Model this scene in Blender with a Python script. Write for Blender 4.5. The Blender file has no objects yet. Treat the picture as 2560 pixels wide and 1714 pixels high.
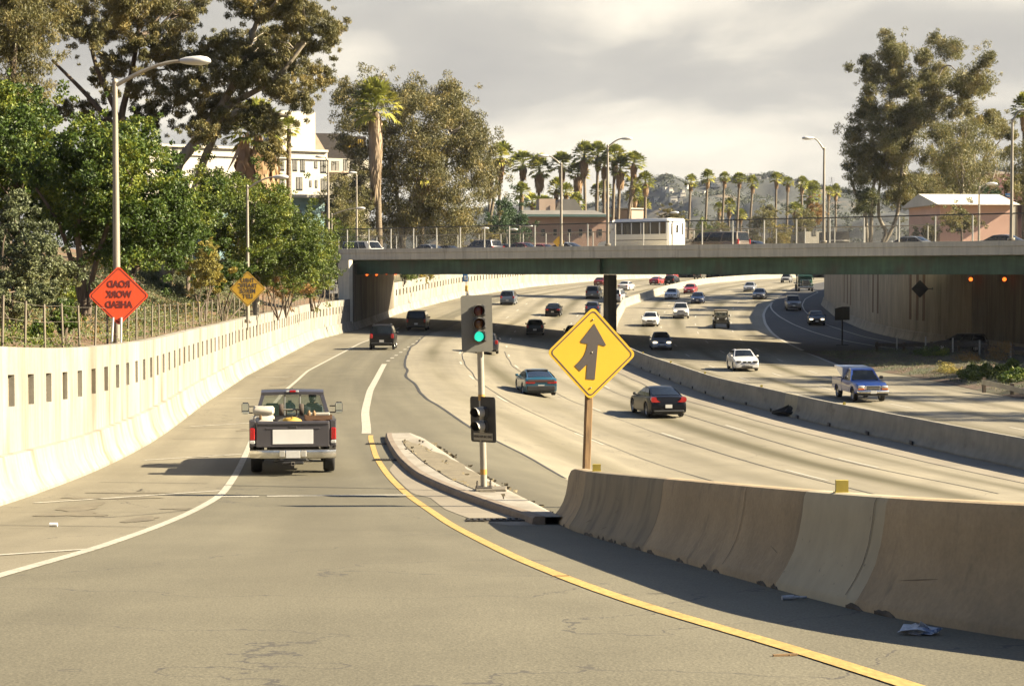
import bpy, math, random
import numpy as np
from mathutils import Vector, Matrix
S=bpy.context.scene; COL=S.collection
R=math.radians
# ------------------------------------------------------------------ camera, sky, sun, exposure
E=6.7; FP=4600.; TH=math.atan(172/FP)
cam=bpy.data.cameras.new('camera'); co=bpy.data.objects.new('camera',cam); COL.objects.link(co)
cam.sensor_width=36; cam.lens=FP/2560*36; cam.clip_start=.5; cam.clip_end=20000
co.location=(0,0,E); co.rotation_euler=(math.pi/2-TH,0,0); S.camera=co
SUN_EL=32; SUND=Vector((1,-.09,math.tan(R(SUN_EL))*math.hypot(1,.09))).normalized()
w=bpy.data.worlds.new('World'); S.world=w; w.use_nodes=True
nt=w.node_tree; nt.nodes.clear()
def wn(t,**k):
    n=nt.nodes.new(t)
    for a,b in k.items(): setattr(n,a,b)
    return n
sky=wn('ShaderNodeTexSky',sky_type='NISHITA',sun_disc=False)
sky.sun_elevation=R(SUN_EL); sky.sun_rotation=math.atan2(SUND.x,SUND.y); sky.dust_density=.6; sky.air_density=.7
bg=wn('ShaderNodeBackground'); bg.inputs[1].default_value=.05
bg2=wn('ShaderNodeBackground'); mixs=wn('ShaderNodeMixShader'); out=wn('ShaderNodeOutputWorld')
tc=wn('ShaderNodeTexCoord'); mp=wn('ShaderNodeMapping'); mp.inputs['Scale'].default_value=(1,1,2.6)
nz=wn('ShaderNodeTexNoise'); nz.inputs['Scale'].default_value=4.9; nz.inputs['Detail'].default_value=7; nz.inputs['Roughness'].default_value=.5; nz.inputs['Distortion'].default_value=.35
cr=wn('ShaderNodeValToRGB'); e=cr.color_ramp.elements
e[0].position=.34; e[0].color=(.185,.179,.168,1); e[1].position=.66; e[1].color=(.42,.385,.318,1)
m1=cr.color_ramp.elements.new(.5); m1.color=(.232,.222,.2,1)
sep=wn('ShaderNodeSeparateXYZ'); mr=wn('ShaderNodeMapRange',interpolation_type='SMOOTHSTEP')
mr.inputs[1].default_value=.13; mr.inputs[2].default_value=.36; mr.inputs[3].default_value=1; mr.inputs[4].default_value=.02
L=nt.links.new
L(tc.outputs['Generated'],mp.inputs['Vector']); L(mp.outputs[0],nz.inputs['Vector']); L(nz.outputs['Fac'],cr.inputs['Fac'])
L(tc.outputs['Generated'],sep.inputs[0]); L(sep.outputs['Z'],mr.inputs[0]); L(mr.outputs[0],mixs.inputs[0])
L(cr.outputs['Color'],bg2.inputs[0]); bg2.inputs[1].default_value=.66
mr2=wn('ShaderNodeMapRange',interpolation_type='SMOOTHSTEP');mr2.inputs[1].default_value=-.15;mr2.inputs[2].default_value=.75;mr2.inputs[3].default_value=.2;mr2.inputs[4].default_value=.57
L(sep.outputs['Y'],mr2.inputs[0]);L(mr2.outputs[0],bg2.inputs[1])
L(sky.outputs[0],bg.inputs[0]); L(bg.outputs[0],mixs.inputs[1]); L(bg2.outputs[0],mixs.inputs[2]); L(mixs.outputs[0],out.inputs[0])
sl=bpy.data.lights.new('sun','SUN'); sl.energy=5; sl.angle=R(.5); sl.color=(1,.87,.64)
so=bpy.data.objects.new('sun',sl); COL.objects.link(so); so.rotation_euler=(-SUND).to_track_quat('-Z','Y').to_euler(); so.location=(60,-10,60)
S.view_settings.view_transform='Standard'; S.view_settings.look='None'; S.view_settings.gamma=1; S.view_settings.exposure=2.2
S.cycles.max_bounces=6; S.cycles.transparent_max_bounces=24; S.cycles.diffuse_bounces=2; S.cycles.use_denoising=True
rng=np.random.default_rng(7); random.seed(7)
# ------------------------------------------------------------------ the lie of the land
def ray(px,py):
    a=(px-1280)/FP;b=-(py-857)/FP
    return np.array([a,math.cos(TH)+b*math.sin(TH),-math.sin(TH)+b*math.cos(TH)])
def at(px,py,Y):
    d=ray(px,py);t=Y/d[1];return np.array([d[0]*t,Y,E+d[2]*t])
YS=np.arange(0,801.)
def smooth(v,s=6):
    k=np.arange(-3*s,3*s+1);g=np.exp(-.5*(k/s)**2);g/=g.sum();n=len(k)//2
    return np.convolve(np.concatenate([2*v[0]-v[n:0:-1],v,2*v[-1]-v[-2:-n-2:-1]]),g,'valid')
def prof(ys,hs,s=6):return smooth(np.interp(YS,ys,hs),s)
HF=prof([0,130,160,190,215,240,270,300,340,400,520,800],[6.7,6.7,6.3,5.55,4.7,3.8,2.85,2.2,1.6,1.0,.3,.1])
HR=prof([0,12,31,37,44.4,60,90,128,152,178,200,222,245,300,400,520,800],[1.3,2.4,4.15,4.45,4.78,5.1,5.35,5.42,5.45,5.4,4.75,4.0,3.25,2.05,1.0,.3,.1],3)
XG=prof([0,9,12,31,40,55,90,126,160,200,250,300,400,800],[5.8,4.5,4.0,.9,-.8,-3,-5.5,-6.5,-6.5,-4.5,0,8,32,130],4)
def G(x,y):
    hf=np.interp(y,YS,HF);hr=np.interp(y,YS,HR);xg=np.interp(y,YS,XG)
    W=np.interp(y,[0,60,120],[8,9,13])
    w=np.clip((x-xg-.4)/W,0,1);w=w*w*(3-2*w)
    return E-(hr*(1-w)+hf*w)
def gp(px,py):
    d=ray(px,py);Y=np.arange(8,700,.25);t=Y/d[1];z=E+d[2]*t;f=z-G(d[0]*t,Y)
    i=int(np.argmax(f<=0))
    if f[i]>0:i=len(Y)-1
    a,b=Y[i-1],Y[i];y=a+(b-a)*f[i-1]/(f[i-1]-f[i]+1e-9);t=y/d[1];return np.array([d[0]*t,y,G(d[0]*t,y)])
def curve(px,pre=(),post=(),s=3):
    p=[tuple(gp(*q)[:2]) for q in px]+list(pre)+list(post);p=sorted(p,key=lambda q:q[1])
    ys=np.array([q[1] for q in p]);xs=np.array([q[0] for q in p])
    v=np.interp(YS,ys,xs)
    if s:
        lo,hi=int(ys[0]),int(ys[-1])
        v[:lo]=v[lo]+(np.arange(lo)-lo)*(v[lo+6]-v[lo])/6 if lo>0 else v[:lo]
        v=smooth(v,s)
    return v
def cx(c,y):return np.interp(y,YS,c)
C_WALL=curve([(0,1265),(192,1196),(365,1115),(511,1009),(615,940),(788,850),(886,825),(990,786),(1157,743)],[(-9.1,24),(-9.2,5)],[(18.1,372),(46,450),(130,700)],2)
C_WHITE=curve([(0,1438),(231,1373),(423,1303),(553,1238),(588,1188),(615,1134),(646,1057),(711,977),(769,927),(900,858),(1008,811)],[(-4.6,5)],[(-8.6,196),(-3.2,250),(21.5,372),(134,700)],1)
C_YEL=curve([(924,1088),(940,1142),(973,1191),(1017,1235),(1082,1279),(1159,1328),(1290,1394),(1465,1465),(1640,1525),(1858,1585),(2077,1650)],[(3.2,4)],s=1)
C_CRACK=curve([(1124,798),(1069,834),(1027,870),(1011,905),(1020,944),(1072,1000),(1164,1060),(1251,1106),(1328,1144),(1403,1193)],[(5.5,28),(9,5)],[(-5,196),(0,250),(24.5,372),(137,700)],2)
C_MED=curve([(1546,775),(1590,917),(1644,939),(1725,970),(1780,992),(1864,1012),(2044,1060),(2560,1175)],[(21,50),(32,5)],[(7.95,150),(9.2,178),(10.8,200),(13.3,230),(17,247),(26.6,295),(34.3,331),(47,375),(165,700)],3)
C_L1=curve([(1163,848),(1145,893),(1163,929),(1194,957),(1240,990),(1328,1037),(1490,1104),(1560,1130),(1788,1212)],[(9.5,50),(22,5)],[(-1,196),(3.3,250),(29.3,372),(144,700)],3)
C_L2=curve([(1293,817),(1265,863),(1273,893),(1288,916),(1419,996),(1479,1017),(1637,1077),(1915,1163)],[(13,50),(25,5)],[(2.5,200),(7,250),(33.5,372),(150,700)],3)
C_L3=curve([(1520,971),(1550,983),(2119,1154)],[(17,50),(28.5,5),(4.4,140),(4.5,160)],[(6.5,200),(11,250),(38,372),(157,700)],3)
C_RA=curve([(1651,796),(1653,824),(1715,887),(1842,941),(1873,951),(1958,976),(2002,988)],[(20,70),(35,5)],[(21.5,247),(31.5,295),(52,375),(169,700)],3)
C_RB=curve([(1744,781),(1735,798),(1745,834),(1768,856),(1810,882),(1946,938),(1978,947),(2064,971),(2237,1012)],[(23.5,70),(38,5)],[(26,247),(36,295),(56,375),(173,700)],3)
C_RC=curve([(1835,766),(1825,790),(1832,831),(1864,859),(1953,902),(1975,910),(2036,932)],[(22.8,95),(27,70),(41,5)],[(30.5,247),(41,295),(61,375),(178,700)],3)
C_EXG=curve([(1931,754),(1914,769),(1906,786),(1910,808),(1927,832),(1948,848),(1973,861),(1996,872),(2059,900),(2135,928)],[(25.2,105),(26.5,90),(31,70),(45,5)],[(46,300),(66,375),(183,700)],3)
C_EXL=curve([(1931,754),(1926,766),(1931,776),(1948,791),(1982,810),(2033,830),(2095,848),(2160,860)],[(34,148),(40,125)],s=2)
C_EXR=curve([(2047,730),(2013,747),(2005,762),(2011,776),(2033,796),(2076,815),(2160,842)],[(36,150),(42,125)],s=2)
C_RED=curve([(2040,890),(2142,920),(2295,943),(2397,966),(2560,999)],[(29,90),(33,70),(47,5)],s=3)
C_RW=curve([(2048,759),(2091,795),(2168,828),(2257,849),(2346,861)],[(39.3,158.4),(44,120),(47.5,100),(52,60),(62,5)],[(47,262),(57,300),(77,375),(195,700)],3)
# ------------------------------------------------------------------ materials
MATS={}
AL=.58   # this photograph is exposed long: base colours stay on the dark side of their real range
def mat(name,col,rough=.7,metal=0,var=None,bump=None,spec=.5,emit=None,coat=0,trans=0,uv=False,isl=0,stain=None):
    """procedural Principled material: two noise layers vary the colour, a third bumps it"""
    if name in MATS:return MATS[name]
    if metal<.5:col=tuple(c*AL for c in col)
    if stain:stain=(stain[0],tuple(c*AL for c in stain[1]),*stain[2:])
    m=bpy.data.materials.new(name);m.use_nodes=True;t=m.node_tree;b=t.nodes['Principled BSDF']
    I=b.inputs;I['Roughness'].default_value=rough;I['Metallic'].default_value=metal;I['Specular IOR Level'].default_value=spec
    I['Coat Weight'].default_value=coat;I['Coat Roughness'].default_value=.05
    I['Base Color'].default_value=(*col,1)
    tcn=t.nodes.new('ShaderNodeTexCoord');src=tcn.outputs['Object']
    last=None
    def mul(fac_out,amt,lo=.35,hi=.65,colour=None):
        nonlocal last
        r=t.nodes.new('ShaderNodeMapRange');r.inputs[1].default_value=lo;r.inputs[2].default_value=hi
        r.inputs[3].default_value=1-amt;r.inputs[4].default_value=1+amt;t.links.new(fac_out,r.inputs[0])
        x=t.nodes.new('ShaderNodeVectorMath');x.operation='MULTIPLY' if False else 'SCALE'
        if last is None:x.inputs[0].default_value=col
        else:t.links.new(last,x.inputs[0])
        t.links.new(r.outputs[0],x.inputs['Scale']);last=x.outputs[0]
    def noise(scale,detail=4):
        n=t.nodes.new('ShaderNodeTexNoise');n.inputs['Detail'].default_value=detail;n.inputs['Roughness'].default_value=.62
        if isinstance(scale,(int,float)):n.inputs['Scale'].default_value=scale;t.links.new(src,n.inputs['Vector'])
        else:
            q=t.nodes.new('ShaderNodeMapping');q.inputs['Scale'].default_value=scale;t.links.new(src,q.inputs['Vector']);t.links.new(q.outputs[0],n.inputs['Vector']);n.inputs['Scale'].default_value=1
        return n.outputs['Fac']
    for v in (var or []):mul(noise(v[0]),v[1])
    if isl:
        g=t.nodes.new('ShaderNodeNewGeometry');mul(g.outputs['Random Per Island'],isl,0,1)
    if stain:
        sc,c2,lo,hi=stain
        r=t.nodes.new('ShaderNodeMapRange');r.inputs[1].default_value=lo;r.inputs[2].default_value=hi;t.links.new(noise(sc,5),r.inputs[0])
        x=t.nodes.new('ShaderNodeMix');x.data_type='RGBA';t.links.new(r.outputs[0],x.inputs[0])
        if last is None:x.inputs[6].default_value=(*col,1)
        else:t.links.new(last,x.inputs[6])
        x.inputs[7].default_value=(*c2,1);last=x.outputs[2]
    if last is not None:t.links.new(last,I['Base Color'])
    if bump:
        bn=t.nodes.new('ShaderNodeBump');bn.inputs['Strength'].default_value=bump[1];bn.inputs['Distance'].default_value=bump[2] if len(bump)>2 else .02
        t.links.new(noise(bump[0]),bn.inputs['Height']);t.links.new(bn.outputs[0],I['Normal'])
    if emit:
        I['Emission Color'].default_value=(*emit[:3],1);I['Emission Strength'].default_value=emit[3]*AL
    if trans:
        I['Transmission Weight'].default_value=0
        tr=t.nodes.new('ShaderNodeBsdfTransparent');tr.inputs[0].default_value=(*[.5+.5*c for c in col],1) if trans<0 else (1,1,1,1)
        mx=t.nodes.new('ShaderNodeMixShader');mx.inputs[0].default_value=abs(trans)
        t.links.new(b.outputs[0],mx.inputs[1]);t.links.new(tr.outputs[0],mx.inputs[2]);t.links.new(mx.outputs[0],t.nodes['Material Output'].inputs[0])
    MATS[name]=m;return m
def leafmat(name,col,amt=.45,tl=.35,hue2=None):
    if name in MATS:return MATS[name]
    m=bpy.data.materials.new(name);m.use_nodes=True;t=m.node_tree;b=t.nodes['Principled BSDF'];b.inputs['Roughness'].default_value=.55;b.inputs['Specular IOR Level'].default_value=.35
    g=t.nodes.new('ShaderNodeNewGeometry');tcn=t.nodes.new('ShaderNodeTexCoord')
    n=t.nodes.new('ShaderNodeTexNoise');n.inputs['Scale'].default_value=.45;n.inputs['Detail'].default_value=3;t.links.new(tcn.outputs['Object'],n.inputs['Vector'])
    a=t.nodes.new('ShaderNodeMath');a.operation='MULTIPLY_ADD';t.links.new(g.outputs['Random Per Island'],a.inputs[0]);a.inputs[1].default_value=.36
    r0=t.nodes.new('ShaderNodeMapRange');r0.inputs[1].default_value=.3;r0.inputs[2].default_value=.7;r0.inputs[3].default_value=0;r0.inputs[4].default_value=.64
    t.links.new(n.outputs['Fac'],r0.inputs[0]);t.links.new(r0.outputs[0],a.inputs[2])
    cr=t.nodes.new('ShaderNodeValToRGB');h=hue2 or (col[0]*1.5,col[1]*1.15,col[2]*.7)
    cr.color_ramp.elements[0].color=(*[c*(1-amt) for c in col],1);cr.color_ramp.elements[1].color=(*[c*(1+amt*.6) for c in h],1)
    mid=cr.color_ramp.elements.new(.5);mid.color=(*col,1)
    t.links.new(a.outputs[0],cr.inputs[0]);t.links.new(cr.outputs[0],b.inputs['Base Color'])
    tr=t.nodes.new('ShaderNodeBsdfTranslucent');t.links.new(cr.outputs[0],tr.inputs[0])
    mx=t.nodes.new('ShaderNodeMixShader');mx.inputs[0].default_value=tl
    t.links.new(b.outputs[0],mx.inputs[1]);t.links.new(tr.outputs[0],mx.inputs[2]);t.links.new(mx.outputs[0],t.nodes['Material Output'].inputs[0])
    MATS[name]=m;return m
def pavemat(name,col,streak=0,joint=0,speck=.25,big=.12,scol=(.125,.108,.06)):
    """road surface: UV u counts lanes, v is metres along the road; oil-dark lane centres, slab joints, aggregate speckle"""
    col=tuple(c*AL for c in col);scol=tuple(c*AL for c in scol)
    m=bpy.data.materials.new(name);m.use_nodes=True;t=m.node_tree;b=t.nodes['Principled BSDF'];b.inputs['Roughness'].default_value=.85;b.inputs['Specular IOR Level'].default_value=.25
    N=t.nodes.new;K=t.links.new
    uv=N('ShaderNodeUVMap');tcn=N('ShaderNodeTexCoord');sx=N('ShaderNodeSeparateXYZ');K(uv.outputs[0],sx.inputs[0])
    def ns(scale,vec,detail=4):
        q=N('ShaderNodeMapping');q.inputs['Scale'].default_value=scale;K(vec,q.inputs[0]);n=N('ShaderNodeTexNoise');n.inputs['Scale'].default_value=1;n.inputs['Detail'].default_value=detail;K(q.outputs[0],n.inputs[0]);return n.outputs['Fac']
    def rng_(o,a,b_,c,d):
        r=N('ShaderNodeMapRange');r.inputs[1].default_value=a;r.inputs[2].default_value=b_;r.inputs[3].default_value=c;r.inputs[4].default_value=d;K(o,r.inputs[0]);return r.outputs[0]
    def mth(op,a,b_=None,c=None):
        x=N('ShaderNodeMath');x.operation=op
        for i,v in enumerate((a,b_,c)):
            if v is None:continue
            if isinstance(v,(int,float)):x.inputs[i].default_value=v
            else:K(v,x.inputs[i])
        return x.outputs[0]
    f=mth('MULTIPLY',rng_(ns((.12,.05,.1),tcn.outputs['Object']),.35,.65,1-big,1+big),rng_(ns((55,34,55),tcn.outputs['Object'],3),.3,.7,1-speck,1+speck))
    f=mth('MULTIPLY',f,rng_(ns((3.2,.03,1),uv.outputs[0]),.35,.65,.88,1.10))
    f=mth('MULTIPLY',f,rng_(ns((.8,.5,.8),tcn.outputs['Object'],5),.35,.65,.93,1.07))
    c=N('ShaderNodeVectorMath');c.operation='SCALE';c.inputs[0].default_value=col;K(f,c.inputs['Scale']);last=c.outputs[0]
    if streak:
        u=mth('FRACT',sx.outputs[0]);d=mth('ABSOLUTE',mth('SUBTRACT',u,.5))
        k=rng_(d,.04,.26,1,0);k=mth('MULTIPLY',k,rng_(ns((.9,.022,1),uv.outputs[0],3),.38,.62,.15,1));k=mth('MULTIPLY',k,streak)
        x=N('ShaderNodeMix');x.data_type='RGBA';K(k,x.inputs[0]);K(last,x.inputs[6]);x.inputs[7].default_value=(*scol,1);last=x.outputs[2]
    if joint:
        v=mth('FRACT',mth('MULTIPLY',sx.outputs[1],1/4.6));j=mth('LESS_THAN',v,.012);j=mth('MULTIPLY',j,rng_(ns((.7,.3,1),uv.outputs[0]),.42,.55,0,joint))
        x=N('ShaderNodeMix');x.data_type='RGBA';K(j,x.inputs[0]);K(last,x.inputs[6]);x.inputs[7].default_value=(.06,.055,.045,1);last=x.outputs[2]
    # winding cracks
    vo=N('ShaderNodeTexNoise');vo.inputs['Scale'].default_value=.22;vo.inputs['Detail'].default_value=7;K(tcn.outputs['Object'],vo.inputs[0])
    cr=mth('LESS_THAN',mth('ABSOLUTE',mth('SUBTRACT',vo.outputs['Fac'],.5)),.0016)
    cr=mth('MULTIPLY',cr,rng_(ns((.06,.04,.06),tcn.outputs['Object']),.46,.53,0,.75))
    x=N('ShaderNodeMix');x.data_type='RGBA';K(cr,x.inputs[0]);K(last,x.inputs[6]);x.inputs[7].default_value=(.05,.045,.04,1);last=x.outputs[2]
    K(last,b.inputs['Base Color'])
    bn=N('ShaderNodeBump');bn.inputs['Strength'].default_value=.35;bn.inputs['Distance'].default_value=.01;K(ns((50,30,50),tcn.outputs['Object'],3),bn.inputs['Height']);K(bn.outputs[0],b.inputs['Normal'])
    return m
M_CONC=pavemat('freeway_concrete',(.305,.268,.192),1.0,.5)
M_ASPH=pavemat('ramp_asphalt',(.183,.164,.114),.6,0,.27,.10,(.135,.118,.078))
M_SHLD=pavemat('shoulder_pavement',(.25,.22,.155),0,.5,.2,.14)
M_EXIT=pavemat('exit_asphalt',(.085,.082,.078),0,0,.2)
M_GUT=pavemat('gutter_concrete',(.315,.272,.205),0,.6,.15)
M_PAINT=mat('road_paint_white',(.50,.46,.37),.7,var=[(3,.12),((25,8,25),.2)])
M_YPAINT=mat('road_paint_yellow',(.56,.36,.10),.7,var=[(3,.1),((25,8,25),.2)])
M_WALL=mat('pale_wall_concrete',(.365,.34,.28),.9,var=[((.5,.5,.25),.16),((5,5,.2),.14),(12,.05)],bump=(6,.2),stain=((1.2,1.2,.16),(.225,.165,.095),.5,.72))
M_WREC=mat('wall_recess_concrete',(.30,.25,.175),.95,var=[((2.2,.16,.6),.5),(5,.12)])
M_BARR=mat('barrier_concrete',(.42,.315,.18),.9,var=[((.5,.5,.8),.16),(3,.07),(22,.07)],bump=(14,.3),stain=((1.4,1.4,.5),(.15,.12,.085),.58,.75))
M_BARP=mat('barrier_paint_pale',(.50,.43,.28),.85,var=[(3,.05),((3,3,1),.07)],stain=(9,(.2,.17,.12),.66,.72))
M_BARG=mat('barrier_paint_grey',(.30,.24,.145),.85,var=[((2,1,1),.12)],stain=((2,2,.7),(.14,.115,.08),.5,.75))
M_MEDC=mat('median_concrete',(.36,.325,.25),.9,var=[((.4,.4,1),.12),((4,2,.6),.12)],bump=(8,.2),stain=((1.2,.6,.8),(.2,.16,.12),.6,.75))
M_BRC=mat('bridge_concrete',(.88,.80,.62),.9,var=[((.15,.15,.6),.1),((3,3,.3),.1)],bump=(6,.15),stain=((.9,.9,.12),(.36,.3,.22),.56,.74))
M_GIRD=mat('green_girder_paint',(.075,.155,.08),.55,var=[((.12,.3,.4),.35),((2.5,1,.25),.25)],stain=((.35,1,.22),(.11,.085,.05),.5,.72))
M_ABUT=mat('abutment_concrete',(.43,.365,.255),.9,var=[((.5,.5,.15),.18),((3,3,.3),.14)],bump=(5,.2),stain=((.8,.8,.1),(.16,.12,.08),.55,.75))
M_UNDER=mat('shade_dark_abutment_concrete',(.20,.165,.115),.92,var=[((3,3,.25),.25),((.5,.5,.2),.2)],bump=(5,.2),stain=((.8,.8,.1),(.10,.08,.055),.5,.7))  # abutment concrete darkened: deep shade under the deck is in the colour
M_FENCE=mat('weathered_fence_post',(.24,.20,.14),.7,.2,var=[((6,6,1),.2)])
M_STAIN=mat('rusty_groove',(.17,.10,.05),.9,var=[((4,4,.4),.35)])
M_STEEL=mat('galvanised_steel',(.33,.29,.22),.55,.3,var=[((6,6,1),.12)])
M_POLE=mat('lamp_pole_steel',(.42,.37,.29),.5,.35,var=[((6,6,.6),.15)])
M_WHITE=mat('white_enamel',(.75,.73,.68),.4)
M_BLACK=mat('black_rubber',(.018,.017,.016),.75,var=[(8,.2)])
M_DARK=mat('dark_plastic',(.025,.024,.023),.5)
M_CHROME=mat('chrome',(.62,.6,.55),.22,.95,var=[(5,.1)])
M_RIM=mat('alloy_rim',(.38,.37,.35),.35,.8)
M_GLASS=mat('car_glass',(.012,.015,.017),.08,0,spec=.35)
M_TINT=mat('tinted_glass',(.2,.3,.22),.05,0,spec=.5,trans=-.86)
M_SEE=mat('clear_glass',(.55,.62,.55),.04,0,spec=.5,trans=.88)
M_RED=mat('tail_lamp_red',(.42,.012,.012),.25,coat=.5)
M_LAMPC=mat('lamp_clear',(.75,.74,.7),.15,.3,coat=.5)
M_LIT=mat('lit_headlamp',(1,.9,.7),.3,emit=(1,.82,.5,1.6))
M_ORANGE=mat('indicator_orange',(.65,.16,.02),.3)
M_PLATE=mat('number_plate',(.72,.7,.65),.45,var=[(20,.05)])
M_SOIL=mat('bank_soil',(.20,.115,.06),.95,var=[(.4,.2),(3,.25)],bump=(5,.5,.05),stain=(.35,(.12,.12,.05),.45,.62))
M_VERGE=mat('shade_dark_verge_soil',(.12,.07,.038),.95,var=[(.4,.2),(3,.3)],bump=(5,.5,.05),stain=(.35,(.07,.075,.03),.45,.62))  # bank soil in a darker copy, tree shade put into its colour
M_GRASS=mat('dry_ground',(.19,.15,.085),.95,var=[(.05,.2),(.6,.2)],stain=(.12,(.07,.085,.035),.48,.6))
M_BARK=mat('pale_bark',(.40,.345,.26),.85,var=[((3,3,.6),.3)],stain=((2,2,.5),(.16,.11,.07),.55,.7))
M_BARKD=mat('brown_bark',(.15,.11,.075),.9,var=[((5,5,1),.35)])
M_PTRUNK=mat('palm_trunk_bark',(.235,.18,.115),.9,var=[((2,2,9),.3),(6,.2)],bump=((2,2,10),.8,.05))
LF_EUC=leafmat('eucalyptus_leaf',(.105,.098,.032),.6,.22,(.215,.16,.05))
LF_EUCG=leafmat('eucalyptus_green_leaf',(.135,.13,.045),.55,.35,(.23,.175,.06))
LF_FIC=leafmat('broad_green_leaf',(.05,.086,.011),.65,.28,(.19,.195,.02))
LF_FIC2=leafmat('fresh_green_leaf',(.072,.105,.014),.55,.3,(.20,.195,.024))
LF_DK=leafmat('dark_green_leaf',(.028,.058,.015),.5,.2)
LF_GRY=leafmat('grey_green_leaf',(.085,.10,.042),.5,.25,(.16,.155,.065))
LF_DRY=leafmat('dry_brush_leaf',(.22,.135,.045),.45,.25)
LF_YEL=leafmat('yellow_brush_leaf',(.22,.19,.04),.45,.3)
LF_PALM=leafmat('palm_frond_leaf',(.17,.185,.03),.6,.35,(.46,.40,.09))
LF_DEAD=leafmat('dead_frond_leaf',(.215,.125,.055),.5,.15,(.32,.215,.11))
LF_DEADG=leafmat('grey_dead_frond_leaf',(.22,.16,.10),.5,.15,(.33,.25,.17))
# ------------------------------------------------------------------ builders
class MB:
    def __init__(s):s.v=[];s.f=[];s.m=[];s.uv=None
    def vert(s,p):s.v.append((float(p[0]),float(p[1]),float(p[2])));return len(s.v)-1
    def face(s,pts,mi=0):
        s.f.append([s.vert(p) for p in pts]);s.m.append(mi)
    def idx(s,ids,mi=0):s.f.append(list(ids));s.m.append(mi)
    def grid(s,P,mi=0,close=False):
        P=np.asarray(P,float);n,k=P.shape[:2];o=len(s.v)
        s.v.extend(map(tuple,P.reshape(-1,3).tolist()))
        for i in range(n-1):
            for j in range(k if close else k-1):
                j2=(j+1)%k;s.f.append([o+i*k+j,o+i*k+j2,o+(i+1)*k+j2,o+(i+1)*k+j]);s.m.append(mi if not callable(mi) else mi(i,j))
        return o
    def box(s,c,d,rz=0,mi=0,taper=(1,1),M=None):
        x,y,z=d[0]/2,d[1]/2,d[2]/2;ca,sa=math.cos(rz),math.sin(rz);p=[]
        for k in (-1,1):
            for a,b in ((-1,-1),(1,-1),(1,1),(-1,1)):
                tx,ty=(taper if k>0 else (1,1));X,Y=a*x*tx,b*y*ty
                p.append((c[0]+X*ca-Y*sa,c[1]+X*sa+Y*ca,c[2]+k*z))
        o=len(s.v);s.v.extend(p)
        for q in ((3,2,1,0),(4,5,6,7),(0,1,5,4),(1,2,6,5),(2,3,7,6),(3,0,4,7)):s.f.append([o+i for i in q]);s.m.append(mi)
    def rbox(s,c,d,r=.03,rz=0,mi=0):
        """box with its edges cut back (three stacked outlines with chamfered corners)"""
        x,y,z=d[0]/2,d[1]/2,d[2]/2;r=min(r,x*.9,y*.9,z*.9);ca,sa=math.cos(rz),math.sin(rz)
        def ring(k,zz):
            a,b=x-k,y-k;pp=[]
            q=r
            for (X,Y) in ((-a+q,-b),(a-q,-b),(a,-b+q),(a,b-q),(a-q,b),(-a+q,b),(-a,b-q),(-a,-b+q)):pp.append((c[0]+X*ca-Y*sa,c[1]+X*sa+Y*ca,c[2]+zz))
            return pp
        P=[ring(r*.8,-z),ring(0,-z+r),ring(0,z-r),ring(r*.8,z)]
        o=s.grid(P,mi,True);s.f.append([o+7-i for i in range(8)]);s.m.append(mi);s.f.append([o+24+i for i in range(8)]);s.m.append(mi)
    def tube(s,pts,r,n=8,mi=0,cap=True):
        pts=[Vector(p) for p in pts];rs=r if hasattr(r,'__len__') else [r]*len(pts);P=[];u=None
        for i,p in enumerate(pts):
            t=(pts[min(i+1,len(pts)-1)]-pts[max(i-1,0)]).normalized()
            if u is None:u=t.orthogonal().normalized()
            u=(u-t*u.dot(t));u=u.normalized() if u.length>1e-6 else t.orthogonal().normalized();w_=t.cross(u)
            P.append([tuple(p+(u*math.cos(a)+w_*math.sin(a))*rs[i]) for a in [2*math.pi*k/n for k in range(n)]])
        o=s.grid(P,mi,True)
        if cap:
            s.f.append([o+n-1-i for i in range(n)]);s.m.append(mi);q=o+(len(pts)-1)*n;s.f.append([q+i for i in range(n)]);s.m.append(mi)
    def lathe(s,prof_,c,axis='z',n=20,mi=0):
        P=[]
        for r,h in prof_:
            row=[]
            for k in range(n):
                a=2*math.pi*k/n;u,v=r*math.cos(a),r*math.sin(a)
                row.append((c[0]+u,c[1]+v,c[2]+h) if axis=='z' else (c[0]+h,c[1]+u,c[2]+v) if axis=='x' else (c[0]+u,c[1]+h,c[2]+v))
            P.append(row)
        s.grid(P,mi,True)
    def ell(s,c,d,n=12,k=7,mi=0):
        P=[];
        for i in range(k+1):
            a=math.pi*i/k;P.append([(c[0]+d[0]/2*math.sin(a)*math.cos(2*math.pi*j/n),c[1]+d[1]/2*math.sin(a)*math.sin(2*math.pi*j/n),c[2]-d[2]/2*math.cos(a)) for j in range(n)])
        s.grid(P,mi,True)
    def prism(s,poly,y0,y1,ax='y',mi=0):
        """polygon (a,b) pulled from y0 to y1 along ax"""
        f=(lambda a,b,h:(a,h,b)) if ax=='y' else (lambda a,b,h:(h,a,b)) if ax=='x' else (lambda a,b,h:(a,b,h))
        n=len(poly);o=len(s.v);s.v.extend([f(a,b,y0) for a,b in poly]+[f(a,b,y1) for a,b in poly])
        s.f.append([o+i for i in range(n)]);s.m.append(mi);s.f.append([o+2*n-1-i for i in range(n)]);s.m.append(mi)
        for i in range(n):j=(i+1)%n;s.f.append([o+j,o+i,o+n+i,o+n+j]);s.m.append(mi)
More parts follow.
